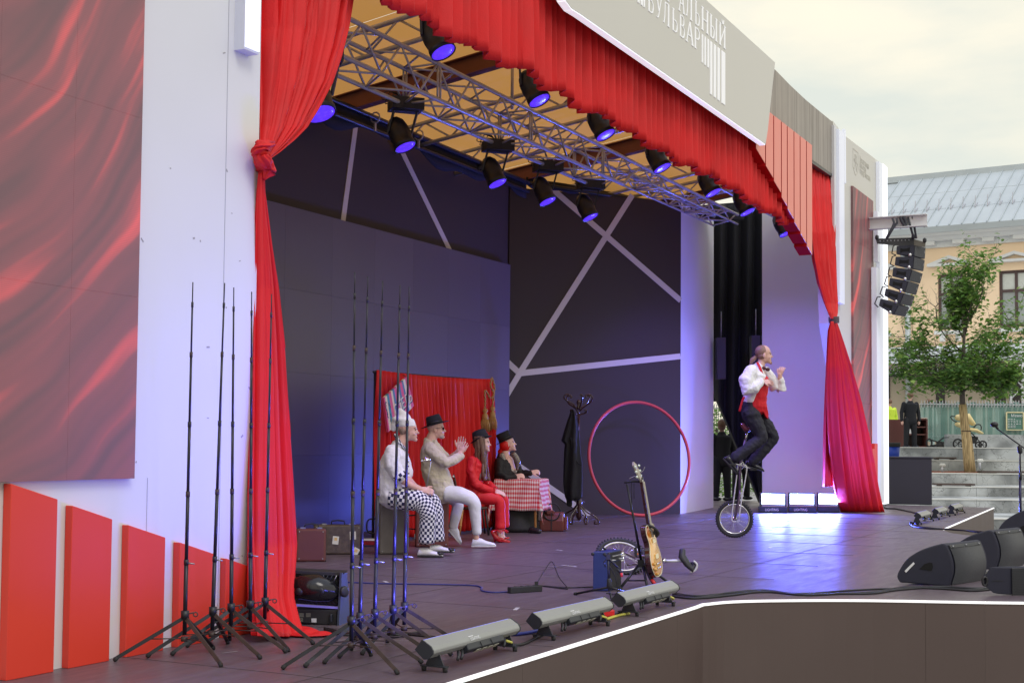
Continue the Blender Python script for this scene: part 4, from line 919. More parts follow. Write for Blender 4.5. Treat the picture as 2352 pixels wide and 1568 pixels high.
# --- coat rack and coat
z4 = lambda x, y: (1240.3+.23437*x, 872.8+.23437*y)
cb = floor(1330, 1203); dr = depth(cb); t = root('coat_rack', cb, 0, 'dark bentwood coat rack with curled hooks before the angled wall', 'coat rack')
M_bent = mat('bentwood', rgb(58, 30, 32), .25, var=.2, ns=8, coat=.5)
Q = lambda x, y, d=0.: atd(*z4(x, y), dr+d)
MB().tube([Q(380, 1370), Q(380, 330)], .02, 10).lathe([(.0, .05), (.03, .03), (.034, 0), (.015, -.04), (.03, -.07), (.022, -.1)], Q(378, 220), UP, 12).lathe([(.022, .35), (.04, .30), (.045, .22), (.03, .15), (.05, .06), (.02, 0)], Q(382, 1370), UP, 12).build('post', M_bent, t)
for pts, d in (([(378, 330), (330, 240), (262, 200), (236, 172), (250, 145), (285, 142), (308, 160), (300, 178)], -.10), ([(372, 300), (330, 262), (285, 232), (262, 190), (272, 160), (300, 150)], .12), ([(392, 300), (440, 255), (495, 215), (515, 175), (495, 145), (460, 142), (446, 158), (456, 176)], -.08), ([(388, 290), (430, 250), (472, 205), (490, 165), (478, 150), (460, 155)], .14), ([(385, 290), (398, 240), (412, 190), (414, 155), (402, 140), (392, 152)], -.16),
               ([(380, 340), (430, 325), (455, 310), (450, 292), (436, 298)], -.05), ([(378, 340), (330, 330), (305, 312), (300, 295), (312, 292)], -.05)):
    P_ = spline([Q(x, y, d*min(1, i/3)) for i, (x, y) in enumerate(pts)], 6); MB().tube(P_, .0125, 8).build('hook', M_bent, t)
for pts, d in (([(375, 1215), (340, 1275), (305, 1330), (292, 1390), (302, 1425), (318, 1400), (325, 1340), (360, 1280)], -.16), ([(392, 1215), (460, 1290), (520, 1320), (560, 1355), (578, 1390), (560, 1418), (535, 1405), (545, 1375)], -.05), ([(388, 1230), (430, 1290), (462, 1350), (460, 1400), (445, 1405), (435, 1370), (450, 1330)], -.25 if 0 else -.1), ([(372, 1210), (320, 1265), (270, 1295), (225, 1320), (205, 1350), (225, 1362)], .1), ([(380, 1200), (410, 1190), (430, 1188)], .15)):
    P_ = spline([Q(x, y, d*min(1, i/3)) for i, (x, y) in enumerate(pts)], 6); P_ = [V((p.x, p.y, max(p.z, .013))) for p in P_]; MB().tube(P_, .013, 8).build('curved_leg', M_bent, t)
M_coat = mat('black_coat_cloth', (.008, .008, .011), .8, var=.3, ns=12, bump=.2, bs=120)
rowsC = [(292, 305, 325), (340, 290, 352), (420, 262, 368), (500, 238, 383), (590, 212, 388), (625, 245, 390), (700, 238, 396), (800, 233, 412), (900, 228, 415), (1000, 226, 416), (1080, 232, 415), (1140, 242, 416), (1175, 258, 380)]
rs_ = []
for k, (y, xl, xr) in enumerate(rowsC):
    L_, R_ = Q(xl, y, -.08), Q(xr, y, -.08); c_ = (L_+R_)/2; hx = (R_-L_)/2; dep = .05+.07*min(1, k/5)
    rs_.append([c_+hx*cos(a)*(1+.05*sin(6*a+k*.5))+CF*(sin(a)*dep*(1+.28*sin(5*a+k*.4)))+UP*(.012*sin(4*a)) for a in [i*2*pi/36 for i in range(36)]])
o = MB().rings(rs_).build('hanging_coat', M_coat); tag(o, 'long black coat hanging on the bentwood coat rack', 'coat')
for xs in ([(300, 560), (318, 700), (320, 900), (316, 1100)], [(335, 750), (372, 810), (410, 830)]):
    MB().tube(spline([Q(x, y, -.19) for x, y in xs], 5), .010, 5).build('fold', M_coat, o)
MB().prism([Q(258, 1150, -.1), Q(318, 1150, -.1), Q(316, 1238, -.1), Q(264, 1235, -.1)], CF*.05).build('sleeve', M_coat, o, bevel=.02)
# --- table with gingham cloth
def gingham():
    m = mat('gingham_cloth', rgb(240, 228, 230), .75, var=.02); n, l, b = nodes_of(m)
    uv = n.new('ShaderNodeUVMap'); s1 = n.new('ShaderNodeSeparateXYZ'); l.new(uv.outputs[0], s1.inputs[0]); outs = []
    for ax in 'XY':
        f = n.new('ShaderNodeMath'); f.operation = 'FRACT'; l.new(s1.outputs[ax], f.inputs[0]); g = n.new('ShaderNodeMath'); g.operation = 'GREATER_THAN'; g.inputs[1].default_value = .5; l.new(f.outputs[0], g.inputs[0]); outs.append(g)
    a = n.new('ShaderNodeMath'); a.operation = 'ADD'; l.new(outs[0].outputs[0], a.inputs[0]); l.new(outs[1].outputs[0], a.inputs[1])
    h = n.new('ShaderNodeMath'); h.operation = 'MULTIPLY'; h.inputs[1].default_value = .5; l.new(a.outputs[0], h.inputs[0])
    c = n.new('ShaderNodeValToRGB'); c.color_ramp.interpolation = 'CONSTANT'; c.color_ramp.elements[0].color = (.80, .76, .76, 1); c.color_ramp.elements[1].position = .75; c.color_ramp.elements[1].color = (.60, .02, .04, 1); e = c.color_ramp.elements.new(.25); e.color = (.70, .28, .30, 1)
    l.new(h.outputs[0], c.inputs[0]); l.new(c.outputs[0], b.inputs['Base Color']); return m
M_ging = gingham()
tb = floor(1196, 1222)+CF*.28; sT = depth(tb)/FPX; zt_ = onplane(1180, 1099, tb, CF).z; W2 = .30
M_bamb = mat('bamboo', rgb(206, 150, 92), .45, var=.2, ns=14)
t = root('table', tb, HC, 'small table on bamboo legs under the checked cloth', 'table')
MB().box(tb+UP*(zt_-.03), (.56, .56, .03), R3(HC-.2)).build('table_top', M_bamb, t)
ct = R3(HC-.2)
def bamboo_leg(a, b_, par, r=.019):
    a, b_ = V(a), V(b_); mb = MB().tube([a, b_], [r, r*.85], 8)
    for k in (.3, .62): c_ = a.lerp(b_, k); d = (b_-a).normalized(); mb.tube([c_-d*.006, c_+d*.006], r*1.15, 8)
    return mb.build('leg', M_bamb, par)
for sx, sy in ((-1, -1), (1, -1), (-1, 1), (1, 1)): 
    q_ = tb+ct @ V((sx*.24, sy*.24, 0)); q2 = tb+ct @ V((sx*.25, sy*.25, 0)); bamboo_leg(q_+UP*(zt_-.05), q2, t)
def cloth_f(s, t_):
    x, y = (s-.5)*2, (t_-.5)*2; e = .60      # share of the cloth lying on the top
    hw = .31; drop = .41; sx = max(-1, min(1, x/e)); sy = max(-1, min(1, y/e)); ox = max(0, abs(x)-e)/(1-e); oy = max(0, abs(y)-e)/(1-e)
    d = max(ox, oy)*drop + min(ox, oy)*drop*.42
    fl_ = .035*d/drop; ang = x*7-y*6
    px = sx*hw+math.copysign(1, x)*(fl_*1.3*(ox > 0)+.012*sin(ang*2)*(ox > 0)); py = sy*hw+math.copysign(1, y)*(fl_*1.3*(oy > 0)+.012*sin(ang*2+1)*(oy > 0))
    return tb+ct @ V((px, py, 0)) + UP*(zt_-d+.004*sin(x*9)*sin(y*8))
mb = MB(); mb.grid(cloth_f, 56, 56, uv=True)
for k in mb.uv: mb.uv[k] = [(a*34, b_*34) for a, b_ in mb.uv[k]]
o = mb.build('tablecloth', M_ging, thick=.004); tag(o, 'red and white gingham cloth draped over the small bamboo table', 'tablecloth')
# --- chair under the woman in red
cb = floor(1084, 1228)+CF*.12; t = root('chair', cb, HC, 'dark bentwood chair with bamboo front legs under the woman in red', 'chair')
zs = onplane(1090, 1163, cb, CF).z; ch = R3(HC+.15)
M_dk = mat('dark_wood', rgb(64, 44, 38), .4, var=.2, ns=8)
MB().lathe([(.19, 0), (.20, .012), (.19, .03)], cb+UP*(zs-.03), n=20).build('seat', M_dk, t)
for sx, sy, mm in ((-1, -1, 1), (1, -1, 0), (-1, 1, 0), (1, 1, 1)):
    a = cb+ch @ V((sx*.15, sy*.15, zs-.03)); b_ = cb+ch @ V((sx*.19, sy*.18, 0))
    if mm and sy < 0: bamboo_leg(a, b_, t)
    else: MB().tube([a, b_], .013, 8).build('leg', M_blackm, t)
yb_ = -.19
MB().tube(spline([cb+ch @ V((yb_, -.17, zs)), cb+ch @ V((yb_-.05, -.18, zs+.28)), cb+ch @ V((yb_-.07, -.12, zs+.40)), cb+ch @ V((yb_-.07, .12, zs+.40)), cb+ch @ V((yb_-.05, .18, zs+.28)), cb+ch @ V((yb_, .17, zs))], 6), .014, 8).build('back_frame', M_dk, t)
MB().box(cb+ch @ V((yb_-.06, 0, zs+.30)), (.02, .33, .10), ch).build('backrest', M_dk, t)
# --- unicycle under the rider
zu = lambda x, y: (1635.4+.2110*x, 771.75+.2110*y)
wc = floor(1687, 1234); du = depth(wc); su = du/FPX; U = lambda u, v, d=0.: atd(u, v, du+d)
def wheel(c, r, ax, par, rim=M_chrome, nsp=28):
    a1, a2 = perp(ax); ring = lambda rr, off=0: [c+(a1*cos(t_)+a2*sin(t_))*rr+V(ax)*off for t_ in [i*2*pi/48 for i in range(48)]]
    MB().tube(ring(r-.020), .021, 8, closed=True, ref=ax).build('tyre', M_rubber, par)
    mb = MB(); kk = 44
    for i in range(kk):
        a = 2*pi*i/kk
        for off in (-.013, .013):
            p = c+(a1*cos(a)+a2*sin(a))*(r+.002)+V(ax)*off; mb.box(p, (.014, .011, .011), Matrix((a1*cos(a)+a2*sin(a), V(ax), -a1*sin(a)+a2*cos(a))).transposed())
    mb.build('tread_blocks', M_rubber, par)['kind'] = 'stuff'
    MB().tube(ring(r-.050), (.010, .013) if 0 else .011, 6, closed=True, ref=ax).build('rim', rim, par)
    MB().tube([c-V(ax)*.05, c+V(ax)*.05], .018, 10).tube([c-V(ax)*.035, c-V(ax)*.028], .03, 12).tube([c+V(ax)*.035, c+V(ax)*.028], .03, 12).build('hub', M_chrome, par)
    for i in range(nsp):
        a = 2*pi*i/nsp; p = c+(a1*cos(a)+a2*sin(a))*(r-.058); h = c+(a1*cos(a+.6*(-1)**i)+a2*sin(a+.6*(-1)**i))*.024+V(ax)*.03*(-1)**(i//2)
        MB().tube([h, p], .0016, 4, cap=False).build('spoke', M_chrome, par)
uc = root('unicycle', wc, 0, 'tall giraffe unicycle with rope chain ridden on one wheel', 'unicycle')
rw_ = 42.5*su; hubc = U(1687, 1234-42.5); hubc.z = rw_+.002; axw = CF*1.0+CR*.06; axw.normalize()
wheel(hubc, rw_, axw, uc)
crk = U(1700, 1068); M_bikef = mat('scuffed_frame', rgb(120, 104, 116), .4, metal=.5, var=.4, ns=30)
top_f = U(1699, 1140)
for sg_ in (-1, 1): MB().tube([hubc+axw*.055*sg_, top_f+axw*.045*sg_+UP*.02, top_f+UP*.10], .012, 8).build('fork_blade', M_bikef, uc)
MB().tube([top_f+UP*.05, crk, U(1712, 1010)], .017, 10).build('frame_tube', M_bikef, uc)
MB().tube([U(1711, 1015), U(1716, 992)], .012, 8).build('seat_post', M_chrome, uc)
MB().tube([crk-axw*.07, crk+axw*.07], .02, 10).build('crank_axle', M_chrome, uc)
# seat seen behind the rider: a maroon saddle end
P_ = [U(1706, 976), U(1713, 986), U(1722, 985), U(1727, 976)]
MB().cap_tube(P_, [(.035, .03), (.045, .035), (.045, .035), (.03, .03)], 12).build('saddle', mat('maroon_saddle', rgb(112, 50, 56), .4, var=.2), uc)
mb = MB().tube([U(1702, 972), U(1709, 978)], .007, 6).tube([U(1716, 969), U(1717, 978)], .007, 6); mb.build('saddle_bolt', M_chrome, uc)
M_rope = mat('white_rope', (.62, .62, .66), .7, var=.4, ns=90)
for sg_, pts in ((-1, [(1695, 1068), (1690, 1110), (1685, 1150), (1681, 1189), (1684, 1197), (1690, 1197)]), (-1, [(1706, 1066), (1715, 1072), (1712, 1100), (1703, 1150), (1697, 1192)])):
    MB().tube(spline([U(x, y, -.075) for x, y in pts], 6), .008, 6).build('drive_chain', M_rope, uc)
MB().tube([U(1696, 1068, -.08)+V((0, 0, 0)) , U(1704, 1063, -.08)], .011, 6).build('crank_arm', M_chrome, uc)
MB().tube([crk-axw*.09, U(1681, 1063, -.11)], .010, 6).build('crank_arm', M_chrome, uc); MB().tube([crk+axw*.09, U(1728, 1076, .11)], .010, 6).build('crank_arm', M_chrome, uc)
MB().box(U(1681, 1066, -.15), (.09, .08, .02), R3(HC)).build('pedal', M_blackm, uc); MB().box(U(1730, 1078, .15), (.09, .08, .02), R3(HC)).build('pedal', M_blackm, uc)
MB().tube([crk+axw*.055+(UP*cos(a)+CR*sin(a))*.055 for a in [i*pi/10 for i in range(20)]], .005, 5, closed=True).build('sprocket', M_chrome, uc)
# --- unicycle lying on the floor behind the amplifier
zc = lambda x, y: (1304.6+.17575*x, 1102.5+.17575*y)
c0 = floor(1430, 1318); d0 = depth(c0)+.12; A = lambda x, y, d=0.: atd(*zc(x, y), d0+d)
ul = root('unicycle', V((c0.x, c0.y, 0)), 0, 'unicycle lying on its side behind the amplifier and guitar', 'unicycle')
bx = CR*1.0-UP*.10; by = (UP*.62+CF*.78).normalized(); axl = bx.cross(by).normalized(); wc2 = A(700, 1050); rr = .235
if wc2.z < rr*.60: wc2.z = rr*.60+.01
wheel(wc2, rr, axl, ul, rim=mat('scratched_rim', (.6, .58, .55), .35, metal=.6, var=.3, ns=40))
for pts, r_ in (([(740, 940), (880, 1010)], .012), ([(760, 1100), (1010, 1080)], .012), ([(900, 990), (1050, 990), (1240, 1050)], .014)):
    MB().tube([A(x, y) for x, y in pts], r_, 8).build('frame_tube', M_bikef, ul)
MB().tube([A(1240, 1052), A(1520, 1050)], .014, 10).build('seat_post', M_white, ul); MB().tube([A(1235, 1052), A(1275, 1052)], .024, 10).build('seat_clamp', M_chrome, ul)
MB().cap_tube([A(1495, 915, .02), A(1490, 990), A(1560, 1090), A(1625, 1150), A(1640, 1090)], [(.03, .02), (.035, .05), (.03, .06), (.03, .055), (.02, .03)], 14).build('saddle', M_plastic, ul)
MB().tube(spline([A(1640, 1050, -.03), A(1685, 1100, -.03), A(1665, 1170, -.03), A(1600, 1200, -.03)], 6), .010, 6).build('saddle_bumper', M_white, ul)
MB().prism([A(870, 880), A(900, 875), A(905, 1000), A(875, 1015)], CF*.05).build('pedal', M_plastic, ul); MB().prism([A(905, 955), A(920, 950), A(918, 1000), A(903, 1005)], CF*.04).build('reflector', mat('orange_reflector', rgb(230, 130, 30), .3), ul)
# --- guitar stand and guitar
gb = floor(1490, 1348); dg = depth(gb); G = lambda x, y, d=0.: atd(*zc(x, y), dg+d)
gs = root('guitar_stand', gb, 0, 'black folding guitar stand with tall neck arm holding the sunburst guitar', 'stand')
MB().tube([G(770, 50), G(870, 560), G(960, 1070)], [.008, .010, .013], 8).build('upright', M_pole, gs)
MB().tube([G(735, 30), G(850, 12), G(920, 20), G(960, 0)], .010, 6).build('neck_yoke', M_pole, gs); MB().tube([G(955, -10, -.03), G(975, -30, .02)], .012, 6).build('yoke_pad', M_rubber, gs)
MB().box(G(950, 1085), (.05, .05, .06), R3(HC)).build('joint', M_plastic, gs)
for a, b_ in (((935, 1090, 0), (690, 1370, -.15)), ((975, 1100, 0), (1040, 1330, -.2)), ((1100, 1170, .1), (1350, 1345, .1))):
    p, q_ = G(*a), G(*b_); q_.z = .012; MB().tube([p, q_], .011, 8).build('leg', M_pole, gs); MB().tube([q_, q_+(q_-p).normalized()*.03], .016, 8).build('foot', M_rubber, gs)
MB().tube([G(760, 1308), G(1010, 1308)], .007, 6).build('crossbar', M_pole, gs)
MB().tube(spline([G(1000, 1080, -.03), G(1050, 1210, -.05), G(1090, 1290, -.10), G(1130, 1345, -.12)], 5), .018, 8).build('cradle_arm', M_rubber, gs)
MB().tube([G(1095, 1295, -.12), G(1135, 1350, -.14)], .014, 8).build('cradle_tip', mat('red_foam', rgb(226, 60, 70), .6), gs)
for x, y0, y1 in ((830, 30, 300), (862, 40, 240)): MB().tube([G(x, y0), G(x+2, y1)], .003, 4).build('strap_cord', M_rubber, gs)
gt = root('electric_guitar', gb, 0, 'sunburst electric guitar standing upright on its stand', 'guitar')
# frame of the guitar: long axis from body bottom up to the headstock, the face turned to camera-right
bot = G(1155, 1262, -.05); tp_ = G(925, 20, -.02); la = (tp_-bot).normalized(); fn = (CR*.90-CF*.34).normalized(); fn = (fn-la*fn.dot(la)).normalized(); wa = la.cross(fn).normalized()
gp_ = lambda l_, w_, n_=0.: bot+la*l_+wa*w_+fn*n_
out_ = [(0, 0), (.01, .09), (.06, .145), (.13, .165), (.20, .150), (.25, .118), (.30, .112), (.36, .135), (.41, .128), (.435, .09), (.425, .05), (.40, .03), (.40, -.03), (.435, -.06), (.44, -.10), (.42, -.13), (.36, -.138), (.30, -.112), (.25, -.118), (.20, -.150), (.13, -.165), (.06, -.145), (.01, -.09)]
P_ = [p for p in spline([V((a, b_, 0)) for a, b_ in out_+[out_[0]]], 4)][:-1]
M_gside = mat('guitar_dark_finish', rgb(52, 16, 22), .12, var=.2, coat=1.)
MB().prism([gp_(p.x, p.y, -.025) for p in P_], fn*.048).build('guitar_body', M_gside, gt, bevel=.006)
msb = mat('sunburst_top', rgb(222, 120, 30), .12, coat=1., var=.02); n, l, b = nodes_of(msb); uvn = n.new('ShaderNodeUVMap'); gr = n.new('ShaderNodeTexGradient'); gr.gradient_type = 'SPHERICAL'; mpn = n.new('ShaderNodeMapping'); mpn.inputs['Location'].default_value = (-.5*1.7, -.5*1.7, 0); mpn.inputs['Scale'].default_value = (1.7, 1.7, 1)
l.new(uvn.outputs[0], mpn.inputs[0]); l.new(mpn.outputs[0], gr.inputs[0]); c = n.new('ShaderNodeValToRGB'); c.color_ramp.elements[0].position = .08; c.color_ramp.elements[0].color = (.10, .012, .006, 1); c.color_ramp.elements[1].position = .62; c.color_ramp.elements[1].color = (.86, .42, .05, 1); e = c.color_ramp.elements.new(.3); e.color = (.55, .12, .015, 1)
l.new(gr.outputs[0], c.inputs[0]); l.new(c.outputs[0], b.inputs['Base Color'])
mb = MB(); cen = gp_(.19, 0, .032); vs = [cen]+[gp_(.19+(p.x-.19)*k, p.y*k, z) for k, z in ((.6, .031), (.93, .0255)) for p in P_]; nP = len(P_); fs = [(0, 1+i, 1+(i+1) % nP) for i in range(nP)]+[(1+i, 1+nP+i, 1+nP+(i+1) % nP, 1+(i+1) % nP) for i in range(nP)]
uvf = lambda i: (.5, .5) if i == 0 else ((.5+(P_[(i-1) % nP].x-.19)*(.6 if i <= nP else .93)*1.7, .5+P_[(i-1) % nP].y*(.6 if i <= nP else .93)*2.2))
mb.add(vs, fs, [[uvf(i) for i in f] for f in fs], True); mb.build('guitar_top', msb, gt)
MB().tube([gp_(.19+(p.x-.19)*.975, p.y*.975, .024) for p in P_], .0035, 5, closed=True).build('binding', mat('cream_binding', rgb(236, 226, 190), .4), gt)
MB().bar(gp_(.40, 0, .015), gp_(.81, 0, .025), .046, .022, fn).build('neck', M_gside, gt); MB().bar(gp_(.33, 0, .034), gp_(.79, 0, .041), .048, .006, fn).build('fingerboard', mat('fingerboard', rgb(150, 142, 130), .35, var=.4, ns=50), gt)
hd = [(.79, .022), (.82, .036), (.94, .042), (.965, .0), (.94, -.042), (.82, -.036), (.79, -.022)]
MB().prism([gp_(a, b_, .02-(a-.79)*.25) for a, b_ in hd], fn*.014).build('headstock', mat('fingerboard', rgb(150, 142, 130)), gt)
for i in range(3):
    for sg_ in (-1, 1): MB().ell(gp_(.84+.042*i, sg_*.058, .01), (.011, .011, .011)).build('tuning_peg', mat('peg_pearl', rgb(220, 232, 214), .3), gt)
for l_, c_ in ((.30, 'p'), (.17, 'p')): MB().box(gp_(l_, 0, .037), (.001, .001, .001)); MB().prism([gp_(l_-.018, -.038, .034), gp_(l_+.018, -.038, .034), gp_(l_+.018, .038, .034), gp_(l_-.018, .038, .034)], fn*.008).build('pickup', mat('cream_binding', rgb(236, 226, 190)), gt)
for l_ in (.11, .075): MB().tube([gp_(l_, -.045, .04), gp_(l_, .045, .04)], .006, 6).build('bridge', M_chrome, gt)
for a, b_ in ((.07, -.09), (.12, -.115), (.03, -.07), (.08, -.13)): MB().lathe([(.012, 0), (.010, .014)], gp_(a, b_, .03), fn, 10).build('knob', mat('amber_knob', rgb(214, 170, 90), .3), gt)
MB().tube(spline([G(985, 600, -.06), G(1050, 590, -.08), G(1130, 625, -.08), G(1180, 690, -.06), G(1150, 735, -.04)], 5), [.012]*21, 6).build('strap', M_rubber, gt)
MB().prism([G(1120, 630, -.05), G(1185, 690, -.05), G(1150, 735, -.05), G(1120, 700, -.05)], CF*.03).build('strap', M_rubber, gt)
for pts in ([(940, -90), (985, -130), (1003, -175)], [(905, -60), (860, -50), (800, -22)]): 
    MB().tube(spline([G(*p) for p in pts], 5), .0018, 4).build('loose_string', M_chrome, gt)
# --- amplifier
ab = floor(1392, 1362); da = depth(ab); sa = da/FPX; t = root('guitar_amplifier', ab, 0, 'small dark guitar amplifier with its blue lit side before the lying unicycle', 'amplifier')
am = (CR*.62+CF*.78).normalized(); an_ = (CR*.86-CF*.50).normalized()    # depth goes to the right and away; the grille faces right
p0 = floor(1361, 1357); w_, dp, h_ = .20, .30, 92*sa
sd = (CR*.80+CF*-.0).normalized()
p1 = p0+CR*(38*sa); p3 = p1+(CR*.42+CF*.90).normalized()*.28; p4 = p0+(CR*.42+CF*.90).normalized()*.28
M_amp = mat('amp_vinyl_blue_lit', rgb(30, 46, 120), .45, var=.1, bump=.3, bs=300)  # the blue stage light on the cabinet is put into this colour
MB().prism([p0, p1, p3, p4], UP*h_).build('cabinet', M_amp, t, bevel=.010)
fd = (p3-p1).normalized(); nn = V((fd.y, -fd.x, 0))
MB().prism([p1+fd*.015+nn*.001+UP*.02, p3-fd*.015+nn*.001+UP*.02, p3-fd*.015+nn*.001+UP*(h_*.72), p1+fd*.015+nn*.001+UP*(h_*.72)], nn*.006).build('speaker_grille', M_plastic, t)
MB().prism([p1+fd*.015+nn*.001+UP*(h_*.75), p3-fd*.015+nn*.001+UP*(h_*.75), p3-fd*.015+nn*.001+UP*(h_*.97), p1+fd*.015+nn*.001+UP*(h_*.97)], nn*.005).build('control_panel', mat('panel_dark', rgb(44, 46, 52), .4), t)
for i in range(6): MB().lathe([(.009, 0), (.007, .012)], p1+fd*(.06+.034*i)+nn*.006+UP*h_*.87, nn, 8).build('knob', M_steel, t)
for i in range(2): MB().box(p1+fd*(.05+.18*i)+nn*.007+UP*h_*.78, (.05, .05, .004), R3(0)).build('panel_mark', M_white, t)
MB().tube(spline([p0+CR*.06+CF*.05+UP*h_, p0+CR*.08+CF*.1+UP*(h_+.025), p0+CR*.12+CF*.2+UP*h_], 5), .009, 6).build('handle', M_rubber, t)
for q_ in (p0, p1): MB().ell(q_+UP*(h_-.02), (.014, .014, .014)).build('corner_cap', M_plastic, t)
# --- short microphone stand
mb_ = floor(1402, 1376); dm = depth(mb_); Mq = lambda x, y, d=0.: atd(*zc(x, y), dm+d); t = root('microphone_stand', mb_, 0, 'short black boom microphone stand in front of the amplifier', 'microphone stand')
MB().tube([Mq(535, 1400), Mq(525, 1000)], .009, 8).build('upright', M_pole, t); MB().cap_tube([Mq(535, 1300), Mq(545, 1390)], [.016, .024], 10).build('tripod_hub', M_plastic, t)
for q_ in ((110, 1480), (740, 1450), (575, 1560)):
    b_ = Mq(*q_); b_ = floor(*zc(*q_), z=.012); MB().tube([Mq(530, 1395), b_], .009, 8).build('leg', M_pole, t); MB().tube([b_, b_+(b_-Mq(530, 1395)).normalized()*.02], .014, 8).build('foot', M_rubber, t)
MB().tube([Mq(480, 970), Mq(690, 1175)], .008, 8).build('boom', M_pole, t); MB().box(Mq(525, 1000), (.03, .03, .04), R3(HC)).build('clutch', M_plastic, t); MB().tube([Mq(525, 1010), Mq(470, 1070), Mq(490, 1130)], .006, 5).build('clutch_lever', M_plastic, t)
MB().tube([Mq(465, 955), Mq(530, 1010)], [.012, .008], 8).build('boom_end', M_rubber, t)
mm_ = root('microphone', Mq(700, 1220), 0, 'microphone with red ring clipped on the short boom stand', 'microphone'); MB().tube([Mq(640, 1150), Mq(700, 1215)], [.011, .015], 8).build('handle', M_plastic, mm_); MB().tube([Mq(683, 1232), Mq(712, 1228)], .020, 12).build('ring', mat('red_foam', rgb(226, 60, 70)), mm_); MB().tube([Mq(712, 1228), Mq(722, 1228)], .012, 10).build('capsule', M_steel, mm_)
cb_ = MB().tube(spline([Mq(530, 1110), Mq(580, 1180), Mq(630, 1300), Mq(648, 1400), Mq(640, 1470), V((*floor(*zc(590, 1500))[:2], .01)), V((*floor(*zc(500, 1490))[:2], .01))], 7), .0045, 6).build('microphone_cable', M_rubber); tag(cb_, 'black microphone cable hanging in front of the amplifier grille', 'cable')
# --- power strip and loose cables
pa, pb = floor(1169, 1362), floor(1242, 1357); o = MB().bar(pa+UP*.025, pb+UP*.025, .05, .05).build('power_strip', M_plastic, bevel=.006); tag(o, 'black power strip with plug on the middle of the stage floor', 'power strip')
for i in range(4): MB().lathe([(.016, 0), (.014, .003)], pa.lerp(pb, .2+.2*i)+UP*.05, n=10).build('socket', M_blackm, o)
MB().box(pa.lerp(pb, .86)+UP*.065, (.03, .03, .03), R3(HC)).build('plug', M_plastic, o)
def cable(pts, r, m, name, lab, cat='cable', zf=None, lift=None):
    P_ = [floor(*p[:2]) + UP*(p[2] if len(p) > 2 else 0) for p in pts]; P_ = spline(P_, 6)
    for p in P_: p.z = max(p.z, 0)+r*1.02
    o = MB().tube(P_, r, 6).build(name, m, smooth=True); return tag(o, lab, cat)
M_cab = mat('cable_black', (.012, .012, .014), .5, var=.2); M_cabb = mat('cable_blue', rgb(36, 44, 120), .45)
cable([(797, 1338), (880, 1341), (1000, 1343), (1080, 1345), (1104, 1349), (1106, 1357), (1130, 1361), (1169, 1360)], .006, M_cabb, 'blue_cable', 'thin blue cable running along the floor from the big lamp to the power strip')
cable([(1234, 1352, .05), (1252, 1330, .08), (1268, 1316, .10), (1284, 1340, .05), (1304, 1352), (1290, 1352), (1246, 1346), (1300, 1350), (1360, 1348), (1400, 1345)], .0045, M_cab, 'looping_cable', 'thin black cable looping up between power strip and amplifier')
for k, (dx, dy) in enumerate(((0, 0), (4, 4), (-3, -3))):
    cable([(745, 1447+dy), (790, 1456+dx), (850, 1462-dy), (905, 1460+dy*1.3), (960, 1458-dx), (1000, 1468+dy), (1040, 1475)], .007, M_cab, 'floor_cable', 'black cable crossing behind the pole stands, %s of three side by side' % ('middle', 'front', 'rear')[k])
CB = [(1545, 1367), (1600, 1372), (1680, 1366), (1760, 1361), (1840, 1366), (1930, 1364), (2010, 1360), (2080, 1352), (2160, 1352), (2230, 1356), (2280, 1350)]
for k in range(4):
    rr_ = random.Random(k); cable([(u, v+rr_.uniform(-4, 3.5)-1.2*k+2) for u, v in CB], .0085, M_cab, 'edge_cable', 'black cable of the bundle along the curved stage edge, strand %s' % ('nearest the edge', 'crossing over the others', 'second from the rear', 'farthest from the edge')[k])
for k in range(2): cable([(2110, 1204+k*2), (2092, 1200), (2096, 1208+k), (2130, 1213+k*2), (2190, 1218-k), (2250, 1222+k*2), (2310, 1229)], .012, M_cab, 'edge_cable', 'black cable %s from the small lamp bars to the far monitors' % ('snaking', 'running close beside its twin')[k])
cable([(2032, 1158), (2034, 1168), (2060, 1170), (2090, 1176), (2115, 1182)], .016, M_cab, 'floor_cable', 'black cable from the foot of the white column to the small lamp bars')
cable([(1165, 1484), (1200, 1482), (1240, 1462), (1262, 1452)], .009, M_cab, 'link_cable', 'black cable linking the nearest and the middle front lamp bar')
cable([(1150, 1452), (1180, 1460), (1222, 1455), (1250, 1448)], .012, M_cabb, 'link_cable', 'blue taped cable between the nearest and the middle front lamp bar')
cable([(1375, 1428), (1400, 1420), (1430, 1408), (1450, 1402)], .009, M_cab, 'link_cable', 'black cable linking the middle and the far front lamp bar')
cable([(1395, 1424), (1420, 1416), (1445, 1411)], .010, mat('cable_yellow', rgb(200, 196, 90), .5), 'link_cable', 'short yellow plug lead between the middle and far front lamp bars')
c_ = floor(1390, 1418); o = MB().box(c_+UP*.03, (.12, .06, .05), R3(HC+.3)).build('red_connector', mat('red_connector', rgb(210, 20, 30), .4), bevel=.008); tag(o, 'red plastic connector box on the floor behind the middle lamp bar', 'connector')
